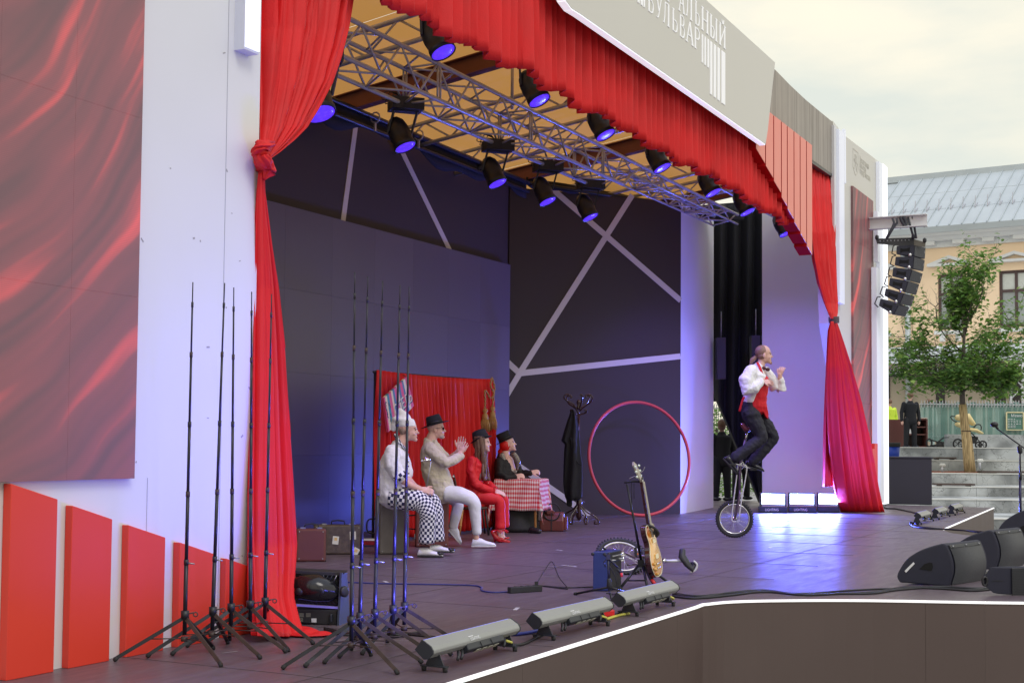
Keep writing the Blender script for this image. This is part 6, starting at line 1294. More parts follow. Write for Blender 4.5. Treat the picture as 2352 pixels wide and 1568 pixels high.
class Fig:
    """all joints are picked in the picture at the person's own depth; d is metres farther (+) or nearer (-)"""
    def __init__(s, name, foot, lab, cat='person', dd=0.):
        s.o = floor(*foot)+CF*dd; s.d = depth(s.o); s.t = root(name, s.o, 0, lab, cat)
        s.bodymb = MB(); s.k = s.d/FPX
    def p(s, u, v, d=0.): return atd(u, v, s.d+d)
    def chain(s, mb, pts, r, n=14, ref=None):
        mb.cap_tube([s.p(*q) for q in pts], r, n, ref=ref or CF); return mb
    def head(s, u, v, h=.235, tilt=0., d=0., face=1):
        """u, v: centre of the head, profile looking to the right; tilt in radians, nose up positive"""
        c = s.p(u, v, d); f = (CR*cos(tilt)+UP*sin(tilt)).normalized(); q = (UP*cos(tilt)-CR*sin(tilt)).normalized(); lt = f.cross(q).normalized(); k = h/.235; mb = s.bodymb
        M = Matrix((f, lt, q)).transposed(); E = lambda a, b_, e, r: mb.ell(c+f*a*k+lt*b_*k+q*e*k, [x*k for x in r], M, 16, 12)
        E(-.012, 0, .035, (.096, .076, .086)); E(.022, 0, -.02, (.066, .062, .082)); E(.045, 0, -.062, (.040, .042, .042)); E(.072, 0, -.095, (.020, .022, .018))
        E(.0, 0, -.055, (.05, .056, .05)); E(.082, 0, -.012, (.016, .012, .028)); E(.100, 0, -.026, (.013, .013, .011))   # nose
        E(.078, 0, -.058, (.014, .022, .007)); E(.077, 0, -.068, (.013, .020, .007)); E(.070, 0, .022, (.02, .045, .010))
        for sg_ in (-1, 1): E(-.008, sg_*.074, -.014, (.018, .008, .030)); E(.055, sg_*.036, -.035, (.02, .02, .02))
        s.hc, s.f, s.q, s.l, s.hk = c, f, q, lt, k
        return c
    def H(s, a, b_, e): return s.hc+s.f*a*s.hk+s.l*b_*s.hk+s.q*e*s.hk
    def face(s, lip=(150, 70, 66), brow=(90, 66, 54)):
        me = MB(); 
        for sg_ in (-1, 1): me.ell(s.H(.073, sg_*.031, .006), (.008*s.hk, .012*s.hk, .006*s.hk), Matrix((s.f, s.l, s.q)).transposed(), 8, 6)
        me.build('eye', mat('eye_dark', rgb(50, 40, 36), .2), s.t)
        mb = MB()
        for sg_ in (-1, 1): mb.tube([s.H(.076, sg_*.018, .024), s.H(.074, sg_*.038, .029), s.H(.062, sg_*.052, .022)], .0035, 5)
        mb.build('eyebrow', mat('brow', rgb(*brow), .7), s.t)
        MB().ell(s.H(.086, 0, -.063), (.007*s.hk, .018*s.hk, .008*s.hk), Matrix((s.f, s.l, s.q)).transposed(), 8, 6).build('lips', mat('lip_%d' % lip[0], rgb(*lip), .5), s.t)
    def hand(s, w, dirv, back, L_=.17, curl=.4, spread=1., thumb=1, mb=None):
        """w wrist point, dirv along the hand, back normal of the back of the hand"""
        mb = mb or s.bodymb; dv = V(dirv).normalized(); bk_ = V(back); bk_ = (bk_-dv*bk_.dot(dv)).normalized(); sd = dv.cross(bk_).normalized()
        M = Matrix((dv, sd, bk_)).transposed()
        mb.ell(w+dv*.045, (.052, .038, .017), M, 12, 8); mb.cap_tube([w-dv*.03, w+dv*.02], [(.025, .02), (.030, .018)], 10, ref=bk_)
        for i, (off, ln) in enumerate(((-.030, .062), (-.010, .074), (.010, .070), (.029, .054))):
            b0 = w+dv*.082+sd*off*spread; c1_ = curl*.7; c2_ = curl*1.5; a1 = (dv*cos(c1_)-bk_*sin(c1_)+sd*off*4*(spread-1)).normalized(); a2 = (dv*cos(c2_)-bk_*sin(c2_)+sd*off*3*(spread-1)).normalized(); c3_ = curl*2.3; a3 = (dv*cos(c3_)-bk_*sin(c3_)).normalized()
            p1 = b0+a1*ln*.45; p2 = p1+a2*ln*.32; p3 = p2+a3*ln*.25
            mb.cap_tube([b0-dv*.02, b0, p1, p2, p3], [.0095, .0095, .0088, .0082, .0072], 8)
        tb_ = w+dv*.025-sd*.030*thumb; mb.cap_tube([tb_, tb_+dv*.03-sd*.028*thumb-bk_*.008, tb_+dv*.062-sd*.038*thumb-bk_*.016], [.0125, .0105, .0085], 8)
    def body(s, skin=None): return s.bodymb.build('body', skin or M_skin, s.t, voxel=.0052, smoothit=2)
    def cloth(s, name, chains, m, voxel=.009, sm=3):
        mb = MB()
        for c in chains: s.chain(mb, c[0], c[1], 16, c[2] if len(c) > 2 else None)
        o = mb.build(name, m, s.t, voxel=voxel, smoothit=sm)
        q = o.modifiers.new('folds', 'DISPLACE'); q.texture = fold_tex; q.strength = .026; q.mid_level = .5; q.texture_coords = 'LOCAL'
        return o
    def shoe(s, heel, toe, d, m, h=.075, w=.045, name='shoe', sole=None, ankle=None):
        a, b_ = s.p(*heel, d), s.p(*toe, d); f = (b_-a).normalized(); up_ = (UP-f*f.dot(UP)).normalized(); L_ = (b_-a).length; lt = f.cross(up_)
        mb = MB(); rs = []
        for t_, hh, ww in ((0, .35, .55), (.06, .95, .85), (.25, 1.05, .92), (.42, .95, .92), (.6, .66, 1.05), (.8, .48, 1.05), (.94, .34, .8), (1, .12, .4)):
            c_ = a+f*L_*t_; rs.append([c_+lt*w*ww*cos(x)+up_*(h*hh*(.5+.5*sin(x))) for x in [i*2*pi/16 for i in range(16)]])
        mb.rings(rs); o = mb.build(name, m, s.t)
        pts = [a+f*L_*t_+lt*w*ww*1.06*sg_ for sg_, seq in ((1, ((0, .5), (.25, .9), (.6, 1.05), (.9, .8), (1.01, .3))), (-1, ((1.01, .3), (.9, .8), (.6, 1.05), (.25, .9), (0, .5)))) for t_, ww in seq]
        MB().prism([p-up_*.006 for p in pts], up_*.014).build('sole', sole or M_rubber, o)
        return o
def hat(F, top, brimc, r, h, br, m, axis, curl=.0, taper=.9, dent=True, squash=1.0, name='hat'):
    """axis: up direction of the hat; brimc: centre of the brim"""
    ax = V(axis).normalized(); fx = (CR-ax*CR.dot(ax)).normalized(); ly = ax.cross(fx); mb = MB(); n = 28
    def ring(rr, hh, b_=0): return [brimc+fx*rr*1.12*cos(a)+ly*rr*.92*sin(a)+ax*(hh+b_*abs(sin(a))**2) for a in [i*2*pi/n for i in range(n)]]
    prof = [(r*.98, .0, 0), (br, .0, curl), (br*1.0, .006, curl), (r*1.0, .010, 0), (r*.99, h*.4, 0), (r*taper, h*.82, 0), (r*taper*.9, h*.98, 0), (r*taper*.5, h*(.97 if dent else 1.06), 0), (.002, h*(.93 if dent else 1.08), 0)]
    mb.rings([ring(a*squash, b_, c) for a, b_, c in prof], cap=True)
    o = mb.build(name, m, F.t)
    MB().rings([ring(r*1.01, .012), ring(r*1.015, .04)], cap=False).build('hat_band', mat('hat_band', rgb(10, 10, 16), .4), o, thick=.003)
    return o
def pants_leg(F, pts, r, m, name='trouser_leg', uvs=None, n=24):
    mb = MB(); P_ = [F.p(*q) for q in pts]; S = spline(P_, 5); R = []
    for i in range(len(S)):
        t_ = i/5; k = min(int(t_), len(r)-2); fr = t_-k; g = lambda q: q if isinstance(q, tuple) else (q, q); a, b_ = g(r[k]), g(r[k+1]); R.append((a[0]+(b_[0]-a[0])*fr, a[1]+(b_[1]-a[1])*fr))
    R = [(a*(1+.03*sin(i*1.7)), b_*(1+.03*sin(i*1.3+1))) for i, (a, b_) in enumerate(R)]
    mb.tube(S, R, n, ref=CF, uvscale=uvs); return mb.build(name, m, F.t, subd=1 if not uvs else 0)
Z3 = lambda x, y: (643.1+.27367*x, 826.9+.27367*y)
# === the cook
F = Fig('person', (990, 1277), 'man dressed as a cook, white hat and checked trousers, sitting on the grey suitcase')
F.head(*Z3(1078, 590), h=.24, tilt=.02)
F.chain(F.bodymb, [(*Z3(1045, 640), 0), (*Z3(1015, 700), 0)], [(.055, .055), (.06, .07)])
# arms (bare forearm of the near arm) with fist resting on the thigh holding a ladle
F.chain(F.bodymb, [(*Z3(965, 820), -.15), (*Z3(990, 985), -.20), (*Z3(1100, 1050), -.18), (*Z3(1180, 1085), -.12)], [.045, .043, .036, .028])
F.hand(F.p(*Z3(1175, 1082), -.12), CR*.9-UP*.12+CF*.1, UP*.5-CF*.9, curl=1.05, thumb=-1)
F.chain(F.bodymb, [(*Z3(1000, 800), .17), (*Z3(1040, 960), .2), (*Z3(1130, 1060), .10), (*Z3(1200, 1090), .02)], [.045, .043, .036, .028])
F.hand(F.p(*Z3(1195, 1088), .0), CR*.9-UP*.1-CF*.1, UP*.6-CF*.7, curl=.9)
for dy, kn, an in ((-.10, Z3(1250, 1200), (984, 1244)), (.12, Z3(1290, 1190), (1000, 1236))): F.chain(F.bodymb, [(*Z3(960, 1110), dy), (*kn, dy), (*an, dy)], [.075, .05, .036])
F.chain(F.bodymb, [(*Z3(975, 800), 0), (*Z3(950, 1100), 0)], [(.08, .08), (.09, .09)])
F.body()
F.face(brow=(110, 96, 84))
F.cloth('chef_jacket', [([(*Z3(990, 720), 0), (*Z3(975, 780), 0), (*Z3(950, 900), 0), (*Z3(945, 1020), 0), (*Z3(950, 1120), 0)], [(.075, .08), (.12, .17), (.155, .19), (.16, .20), (.165, .20)]),
    ([(*Z3(940, 770), -.15), (*Z3(945, 880), -.20), (*Z3(1000, 975), -.21)], [.080, .085, .072]), ([(*Z3(1010, 770), .15), (*Z3(1040, 880), .20), (*Z3(1060, 950), .20)], [.075, .08, .07])], M_wcloth)
# checked cuffs and collar, buttons
F.chain(MB(), [(0, 0)], [1]) if 0 else None
mb = MB(); mb.tube([F.p(*Z3(992, 958), -.21), F.p(*Z3(1022, 1002), -.21)], [.076, .070], 20, cap=False, uvscale=(14, 28)); mb.build('checked_cuff', M_chk, F.t, thick=.004)
mb = MB(); mb.tube([F.p(*Z3(972, 628), 0), F.p(*Z3(1010, 700), -.035), F.p(*Z3(1060, 760), -.03)], [(.022, .06), (.022, .07), (.012, .03)], 16, uvscale=(10, 28), ref=CF); mb.build('checked_collar', M_chk, F.t)
for x, y in ((1082, 790), (1075, 850), (1078, 890), (1080, 950), (1098, 1030)): MB().ell(F.p(*Z3(x, y), -.10), (.008, .008, .008)).build('button', mat('button_red', rgb(90, 40, 40), .4), F.t)
pants_leg(F, [(*Z3(930, 1120), .10), (*Z3(1080, 1140), .12), (*Z3(1240, 1165), .13), (*Z3(1300, 1260), .13), (*Z3(1305, 1380), .12), (*Z3(1310, 1515), .12)], [(.10, .09), (.11, .10), (.095, .09), (.085, .085), (.085, .085), (.09, .085)], M_chk, uvs=(20, 33), n=36)
pants_leg(F, [(*Z3(930, 1140), -.10), (*Z3(1050, 1160), -.13), (*Z3(1180, 1190), -.14), (*Z3(1240, 1285), -.14), (*Z3(1235, 1400), -.13), (*Z3(1230, 1530), -.12)], [(.11, .10), (.12, .105), (.105, .095), (.09, .09), (.085, .085), (.085, .085)], M_chk, uvs=(20, 33), n=36)
F.shoe((959, 1276), (1018, 1277), -.12, mat('two_tone_shoe', rgb(224, 222, 228), .4), h=.085)
F.shoe((985, 1268), (1044, 1267), .10, mat('two_tone_shoe', rgb(224, 222, 228), .4), h=.08)
for (u, v, d) in ((1010, 1271, -.12), (1035, 1262, .10)): MB().ell(F.p(u, v, d), (.045, .05, .022), R3(HC)).build('toe_cap', M_shoeb, F.t)
for k in range(4): MB().tube([F.p(963+k, 1241+k*4, -.17), F.p(985, 1244+k*4, -.17)], .004, 5).build('sock_stripe', M_shoeb, F.t)
# toque
mb = MB(); hx = F.H(-.02, 0, .055); ax_ = (F.q-F.f*.42).normalized()
for a, r_ in ((0, .098), (.04, .10)): pass
mb.rings([[hx+ax_*hh+(F.f*rr*1.08*cos(a)+F.l*rr*.9*sin(a)) for a in [i*2*pi/20 for i in range(20)]] for hh, rr in ((-.02, .094), (.07, .098))])
mb.ell(hx+ax_*.065-F.f*.035, (.098, .095, .045), n=16, m=10); mb.cap_tube([hx+ax_*.07+F.f*.01, hx+UP*.12-F.f*.05, hx+UP*.17-F.f*.075], [(.055, .07), (.036, .05), (.014, .02)], 14); mb.cap_tube([hx+ax_*.05-F.f*.07, hx+ax_*.0-F.f*.12, hx-F.f*.14-UP*.05], [(.05, .06), (.04, .05), (.014, .03)], 14)
mb.build('chef_hat', M_wcloth, F.t, voxel=.009, smoothit=7)
MB().ell(F.H(-.048, 0, .0), (.050*F.hk, .078*F.hk, .048*F.hk), Matrix((F.f, F.l, F.q)).transposed()).build('hair', mat('short_hair', rgb(146, 124, 114), .6, var=.3, ns=60), F.t)
# ladle in the fist (an object of its own)
ld2 = root('ladle', F.p(*Z3(1230, 1070), -.1), 0, 'shiny steel ladle held upright in the fist of the cook', 'ladle')
MB().tube([F.p(*Z3(1228, 1085), -.10), F.p(*Z3(1268, 848), -.10)], .006, 6).build('handle', M_steel, ld2)
MB().lathe([(.0, -.04), (.035, -.036), (.050, -.012), (.052, 0), (.046, 0), (.03, -.03), (0, -.034)][::-1], F.p(*Z3(1225, 845), -.1), -UP*.96+CR*.1, 18).build('bowl', M_chrome, ld2)
# === man in linen jacket, clapping
F = Fig('person', (1110, 1256), 'man in black brimmed hat, sunglasses, linen jacket and white jeans, sitting and clapping')
F.head(*Z3(1312, 578), h=.235, tilt=.04)
F.chain(F.bodymb, [(*Z3(1285, 620), 0), (*Z3(1260, 690), 0)], [(.058, .06), (.065, .08)])
F.chain(F.bodymb, [(*Z3(1270, 730), -.16), (*Z3(1385, 855), -.20), (*Z3(1500, 800), -.10), (*Z3(1512, 780), -.08)], [.045, .045, .034, .027])
F.hand(F.p(*Z3(1508, 790), -.07), CR*.45+UP*.85, -CF*.9-CR*.4, curl=.12, spread=1.25)
F.chain(F.bodymb, [(*Z3(1300, 730), .17), (*Z3(1400, 840), .18), (*Z3(1490, 775), .06), (*Z3(1505, 745), .05)], [.045, .043, .034, .027])
F.hand(F.p(*Z3(1500, 750), .03), CR*.30+UP*.95-CF*.05, CF*.9+CR*.3, curl=.18, spread=1.35, thumb=-1)
for dy, kn, an in ((-.11, Z3(1625, 1185), (1094, 1236)), (.13, Z3(1490, 1200), (1040, 1222))): F.chain(F.bodymb, [(*Z3(1340, 1100), dy), (*kn, dy), (*an, dy)], [.07, .045, .034])
F.chain(F.bodymb, [(*Z3(1270, 760), 0), (*Z3(1310, 1080), 0)], [(.10, .07), (.10, .09)])
F.body(); F.face(brow=(120, 110, 100))
F.cloth('linen_jacket', [([(*Z3(1262, 690), 0), (*Z3(1262, 760), 0), (*Z3(1290, 900), 0), (*Z3(1330, 1010), 0), (*Z3(1350, 1095), 0)], [(.08, .09), (.115, .18), (.145, .19), (.155, .20), (.165, .20)]),
    ([(*Z3(1262, 740), -.16), (*Z3(1330, 815), -.21), (*Z3(1395, 862), -.21), (*Z3(1460, 838), -.15), (*Z3(1512, 808), -.09)], [.075, .072, .066, .058, .050]), ([(*Z3(1300, 740), .16), (*Z3(1410, 840), .19), (*Z3(1490, 790), .07)], [.07, .062, .048])], M_linen)
MB().prism([F.p(*Z3(1300, 995), -.215), F.p(*Z3(1395, 1000), -.215), F.p(*Z3(1395, 1006), -.215), F.p(*Z3(1300, 1001), -.215)], -CF*.006).build('pocket_flap', M_linen, F.t)
MB().ell(F.p(*Z3(1455, 975), -.14), (.012, .012, .012)).build('button', M_linen, F.t)
pants_leg(F, [(*Z3(1380, 1110), .12), (*Z3(1440, 1150), .13), (*Z3(1492, 1200), .13), (*Z3(1475, 1300), .13), (*Z3(1448, 1420), .13)], [(.09, .09), (.085, .085), (.07, .07), (.062, .062), (.052, .052)], M_wjean)
pants_leg(F, [(*Z3(1370, 1115), -.11), (*Z3(1510, 1130), -.13), (*Z3(1620, 1185), -.13), (*Z3(1640, 1300), -.12), (*Z3(1655, 1470), -.11)], [(.095, .09), (.092, .088), (.078, .075), (.064, .064), (.050, .05)], M_wjean)
M_sneak = mat('white_sneaker', rgb(232, 234, 244), .6, var=.03, bump=.2, bs=50)
F.shoe((1083, 1254), (1139, 1253), -.11, M_sneak, h=.09, sole=M_white); F.shoe((1030, 1216), (1058, 1249), .12, M_sneak, h=.09, sole=M_white)
hat(F, None, F.H(-.012, 0, .048), .083, .115, .145, M_felt, F.q*.97-F.f*.24, curl=.012)
g = MB(); g.prism([F.H(.080, -.06, .020), F.H(.080, .06, .020), F.H(.084, .055, -.012), F.H(.084, -.055, -.012)], F.f*.01); g.bar(F.H(.07, -.072, .014), F.H(-.01, -.078, .010), .014, .004, UP); g.bar(F.H(.07, .072, .014), F.H(-.01, .078, .010), .014, .004, UP)
g.build('sunglasses', mat('sunglass_black', (.01, .01, .012), .1), F.t)
MB().ell(F.H(.055, 0, -.085), (.032*F.hk, .042*F.hk, .026*F.hk), Matrix((F.f, F.l, F.q)).transposed()).build('beard', mat('grey_beard', rgb(170, 158, 152), .8, var=.3, ns=80), F.t)
MB().prism([F.p(*Z3(1292, 660), -.05), F.p(*Z3(1340, 700), -.08), F.p(*Z3(1395, 800), -.12), F.p(*Z3(1425, 900), -.13), F.p(*Z3(1400, 905), -.15), F.p(*Z3(1350, 790), -.14), F.p(*Z3(1300, 710), -.10)], -CF*.012).build('lapel', M_linen, F.t, bevel=.004)
# === woman in red
F = Fig('person', (1150, 1244), 'long haired woman in red trouser suit and black bowler hat, hands folded on her lap')
F.head(*Z3(1700, 695), h=.22, tilt=.02)
F.chain(F.bodymb, [(*Z3(1685, 740), 0), (*Z3(1660, 800), 0)], [(.045, .045), (.05, .06)])
F.chain(F.bodymb, [(*Z3(1625, 870), -.12), (*Z3(1632, 1015), -.165), (*Z3(1770, 1090), -.10), (*Z3(1800, 1100), -.08)], [.025, .024, .022, .022]); F.hand(F.p(*Z3(1795, 1098), -.07), CR*.95-UP*.2, UP*.8-CF*.5, curl=.35, thumb=-1)
F.chain(F.bodymb, [(*Z3(1670, 850), .14), (*Z3(1700, 1000), .16), (*Z3(1800, 1080), .04)], [.04, .038, .026]); F.hand(F.p(*Z3(1805, 1088), .01), CR*.9-UP*.3-CF*.2, UP*.8+CF*.2, curl=.4)
for dy, kn, an in ((-.08, Z3(1840, 1170), (1148, 1230)), (.08, Z3(1872, 1165), (1153, 1228))): F.chain(F.bodymb, [(*Z3(1640, 1120), dy), (*kn, dy), (*an, dy), (an[0]+6, an[1]+10, dy)], [.07, .045, .030, .028])
F.chain(F.bodymb, [(*Z3(1645, 870), 0), (*Z3(1630, 1090), 0)], [(.05, .05), (.06, .06)])
F.body(M_skin2); F.face(lip=(190, 60, 70))
F.cloth('red_jacket', [([(*Z3(1655, 800), 0), (*Z3(1648, 870), 0), (*Z3(1640, 960), 0), (*Z3(1625, 1060), 0), (*Z3(1622, 1130), 0)], [(.055, .06), (.095, .15), (.10, .15), (.105, .16), (.12, .17)]),
    ([(*Z3(1612, 845), -.13), (*Z3(1600, 930), -.17), (*Z3(1632, 1030), -.18), (*Z3(1710, 1075), -.14), (*Z3(1785, 1095), -.09)], [.060, .058, .056, .048, .040]), ([(*Z3(1680, 850), .13), (*Z3(1710, 1000), .16), (*Z3(1800, 1080), .05)], [.055, .05, .038])], M_redcl)
pants_leg(F, [(*Z3(1650, 1130), .08), (*Z3(1780, 1140), .08), (*Z3(1872, 1160), .09), (*Z3(1885, 1280), .09), (*Z3(1885, 1405), .09)], [(.08, .08), (.075, .075), (.062, .06), (.055, .055), (.06, .06)], M_redcl)
pants_leg(F, [(*Z3(1640, 1140), -.08), (*Z3(1750, 1155), -.09), (*Z3(1835, 1180), -.09), (*Z3(1848, 1290), -.09), (*Z3(1850, 1420), -.09)], [(.09, .085), (.085, .08), (.068, .065), (.06, .06), (.066, .066)], M_redcl)
mb = MB(); an_ = F.p(*Z3(1852, 1420), -.09)
for k in range(40):
    a = 2*pi*k/40; c_ = an_+CR*.062*cos(a)+CF*.06*sin(a); mb.tube([c_, c_+(CR*cos(a)+CF*sin(a))*.03-UP*random.uniform(.01, .045)], .0035, 4)
cf_ = F.p(*Z3(1790, 1095), -.09)
for k in range(20):
    a = 2*pi*k/20; mb.tube([cf_+UP*.035*cos(a)+CF*.035*sin(a), cf_+CR*.04+UP*.06*cos(a)+CF*.06*sin(a)], .003, 4)
mb.build('feather_trim', M_redcl, F.t)['kind'] = 'stuff'
M_rsh = mat('red_patent_shoe', rgb(196, 12, 24), .15, coat=1, var=.03)
for dy, dx in ((-.09, 0), (.09, 2)):
    o = F.shoe((1139+dx, 1240), (1171+dx, 1244), dy, M_rsh, h=.045, w=.036, sole=M_rsh); hq = F.p(1133+dx, 1226, dy); MB().tube([F.p(1134+dx, 1228, dy), F.p(1136+dx, 1245, dy)], [.016, .006], 8).build('heel', M_rsh, o); MB().cap_tube([F.p(1132+dx, 1222, dy), F.p(1138+dx, 1232, dy), F.p(1150+dx, 1241, dy)], [.028, .034, .03], 10).build('shoe_back', M_rsh, o)
    MB().ell(F.p(1164+dx, 1235, dy), (.030, .035, .014), R3(HC)).build('bow', M_rsh, o)
hat(F, None, F.H(-.015, 0, .040), .088, .12, .122, M_felt, F.q*.90-F.f*.30, curl=.03, dent=False, taper=.86)
mb = MB()
for k, (dx, dy_, tw) in enumerate(((-40, -.05, 0), (-22, -.07, 1), (0, -.075, 2), (18, -.06, 3), (-30, .05, 4), (30, .04, 5), (8, -.085, 6))):
    pts = []
    for j in range(9):
        y = 640+j*46; a = j*1.15+tw; rr = .012+.010*max(0, j-4)
        pts.append(F.p(*Z3(1690+dx+(j-2)*(3+dx*.06)+ (4*sin(a) if j > 3 else 0), y), dy_+rr*cos(a)))
    S = spline(pts, 4); mb.tube(S, [max(.006, .030*(1-.5*i/len(S))) for i in range(len(S))], 8)
mb.ell(F.H(-.045, 0, .0), (.075, .085, .09), n=14, m=10)
mb.build('long_hair', M_hair, F.t)
# === woman in black behind the table
F = Fig('person', (1195, 1224), 'red haired woman in black sequinned jacket and black hat, sitting behind the checked table', dd=.45)
F.head(*Z3(1918, 702), h=.225, tilt=.20)
F.chain(F.bodymb, [(*Z3(1895, 745), 0), (*Z3(1890, 830), 0)], [(.052, .052), (.06, .08)])
F.chain(F.bodymb, [(*Z3(1905, 850), -.03), (*Z3(1920, 930), -.02)], [(.09, .09), (.10, .10)])
F.chain(F.bodymb, [(*Z3(1855, 880), -.14), (*Z3(1865, 965), -.17), (*Z3(1960, 975), -.14), (*Z3(1980, 972), -.13)], [.028, .028, .026, .025]); F.hand(F.p(*Z3(1975, 972), -.13), CR*.95+UP*.08, -CF*.7+UP*.6, curl=.75, thumb=-1)
F.chain(F.bodymb, [(*Z3(1960, 870), .14), (*Z3(2030, 945), .16), (*Z3(2100, 942), .10), (*Z3(2115, 938), .10)], [.03, .03, .028, .025]); F.hand(F.p(*Z3(2108, 940), .10), CR*.95+UP*.1, -CF*.7+UP*.6, curl=.85, thumb=-1)
F.chain(F.bodymb, [(*Z3(1885, 900), 0), (*Z3(1875, 1110), 0)], [(.07, .06), (.08, .08)])
for dy in (-.1, .1): F.chain(F.bodymb, [(*Z3(1890, 1130), dy), (*Z3(2020, 1150), dy), (*Z3(2060, 1430), dy)], [.08, .055, .035])
F.body(M_skin2); F.face(lip=(170, 40, 50), brow=(90, 50, 40))
M_bj = mat('black_knit', rgb(22, 20, 26), .7, var=.2, ns=40)
F.cloth('black_jacket', [([(*Z3(1868, 800), .03), (*Z3(1872, 850), .03), (*Z3(1885, 950), 0), (*Z3(1880, 1030), 0), (*Z3(1875, 1130), 0)], [(.07, .10), (.12, .18), (.14, .20), (.13, .19), (.15, .2)]),
    ([(*Z3(1845, 850), -.14), (*Z3(1842, 950), -.20), (*Z3(1900, 985), -.2), (*Z3(1968, 980), -.14)], [.065, .06, .052, .042]), ([(*Z3(1960, 850), .16), (*Z3(2025, 945), .17), (*Z3(2100, 945), .10)], [.06, .05, .04])], M_bj)
M_seq = mat('sequins', rgb(120, 112, 110), .25, metal=.6, var=.9, ns=90)
for pts in ([(1855, 780), (1880, 850), (1945, 925), (1985, 945)], [(1955, 775), (1995, 850), (1990, 920)]):
    MB().tube(spline([F.p(*Z3(x, y), -.115) for x, y in pts], 5), [(.030+.012*sin(i*.5), .012) for i in range((len(pts)-1)*5+1)], 10, ref=CF).build('sequin_lapel', M_seq, F.t)
F.chain(MB(), [(0, 0)], [1]) if 0 else None
MB().lathe([(.17, .48), (.22, .40), (.26, .25), (.32, .06), (.34, .01)], V((*F.p(*Z3(1985, 1200))[:2], 0)), n=28).build('long_skirt', M_bj, F.t)
MB().cap_tube([F.p(*Z3(2150, 1120), -.02), F.p(*Z3(2175, 1220), -.02), F.p(*Z3(2170, 1330), -.02)], [.05, .05, .04], 12).build('sequin_sash', M_seq, F.t)
MB().cap_tube([V((*floor(1222, 1224)[:2], .04)), V((*floor(1238, 1225)[:2], .03))], [.05, .035], 10).build('boot', M_blackm, F.t)
hat(F, None, F.H(-.03, 0, .052), .082, .125, .125, M_felt, F.q*.93-F.f*.22, curl=.01, taper=1.04)
M_rh = mat('bright_red_hair', rgb(214, 22, 20), .5, var=.25, ns=30)
MB().ell(F.H(-.05, 0, -.01), (.080, .092, .095), Matrix((F.f, F.l, F.q)).transposed()).tube(spline([F.H(-.07, -.02, -.05), F.H(-.12, -.03, -.11), F.H(-.17, -.04, -.20), F.H(-.20, -.04, -.27)], 5), [.06]*6+[.045]*6+[.02]*4, 10).build('hair', M_rh, F.t)
# === unicycle rider
F = Fig('person', (1687, 1234), 'man with ponytail in white shirt and red apron riding the tall unicycle'); M_apron = mat('red_apron', rgb(206, 24, 40), .7, var=.05, ns=6, bump=.45, bs=9, bd_=.04)
F.head(*zu(565, 205), h=.245, tilt=.03)
F.chain(F.bodymb, [(*zu(545, 265), 0), (*zu(525, 330), 0)], [(.05, .05), (.055, .065)])
F.chain(F.bodymb, [(*zu(435, 375), -.15), (*zu(385, 590), -.22), (*zu(500, 520), -.20), (*zu(555, 480), -.17)], [.05, .045, .034, .026]); F.hand(F.p(*zu(548, 482), -.17), CR*.96-UP*.22, UP*.75-CF*.6, curl=.18, spread=1.3, thumb=-1)
F.chain(F.bodymb, [(*zu(600, 400), .15), (*zu(735, 590), .20), (*zu(742, 450), .12), (*zu(738, 420), .11)], [.048, .042, .034, .026]); F.hand(F.p(*zu(738, 432), .11), UP*.9+CR*.22, -CR*.6-CF*.7, curl=.75, spread=1.25)
F.chain(F.bodymb, [(*zu(500, 420), 0), (*zu(440, 700), 0), (*zu(430, 840), 0)], [(.10, .12), (.085, .11), (.10, .13)])
F.chain(F.bodymb, [(*zu(440, 850), -.09), (*zu(555, 1115), -.12), (*zu(240, 1320), -.14)], [.085, .055, .04]); F.chain(F.bodymb, [(*zu(470, 850), .09), (*zu(680, 1105), .12), (*zu(435, 1375), .14)], [.085, .055, .04])
F.body(); F.face(brow=(150, 116, 96))
F.cloth('white_shirt', [([(*zu(500, 345), 0), (*zu(480, 420), 0), (*zu(450, 560), 0), (*zu(430, 700), 0)], [(.075, .09), (.135, .19), (.125, .17), (.105, .15)]),
    ([(*zu(430, 370), -.14), (*zu(365, 480), -.21), (*zu(385, 590), -.23), (*zu(460, 560), -.22), (*zu(535, 500), -.18)], [.075, .092, .092, .080, .045]), ([(*zu(590, 390), .14), (*zu(690, 560), .20), (*zu(745, 560), .19), (*zu(748, 470), .13)], [.07, .085, .085, .045])], M_wcloth)
F.cloth('apron', [([(*zu(560, 470), -.03), (*zu(530, 560), -.02), (*zu(490, 680), 0), (*zu(480, 760), 0)], [(.06, .11), (.10, .165), (.125, .17), (.14, .175)])], M_apron, voxel=.008)
mb = MB().prism([F.p(*zu(540, 780), -.12), F.p(*zu(600, 760), -.12), F.p(*zu(618, 850), -.10), F.p(*zu(612, 905), -.10), F.p(*zu(588, 880), -.11), F.p(*zu(560, 820), -.12)], CF*.16); mb.build('apron_tip', M_apron, F.t, bevel=.01)
MB().tube(spline([F.p(*zu(492, 285), -.06), F.p(*zu(525, 350), -.12), F.p(*zu(548, 420), -.13), F.p(*zu(560, 470), -.11)], 5), [(.016, .006)]*16, 8, ref=CF).build('apron_strap', M_apron, F.t)
MB().tube(spline([F.p(*zu(350, 660), -.12), F.p(*zu(325, 720), -.13), F.p(*zu(298, 820), -.12)], 5), [(.014, .005)]*11, 8, ref=CF).build('apron_tie', M_apron, F.t)
MB().ell(F.p(*zu(565, 350), -.07), (.03, .02, .024), R3(HC)).ell(F.p(*zu(607, 362), -.06), (.03, .02, .024), R3(HC)).build('bow_tie', mat('maroon_bow', rgb(70, 16, 26), .6), F.t)
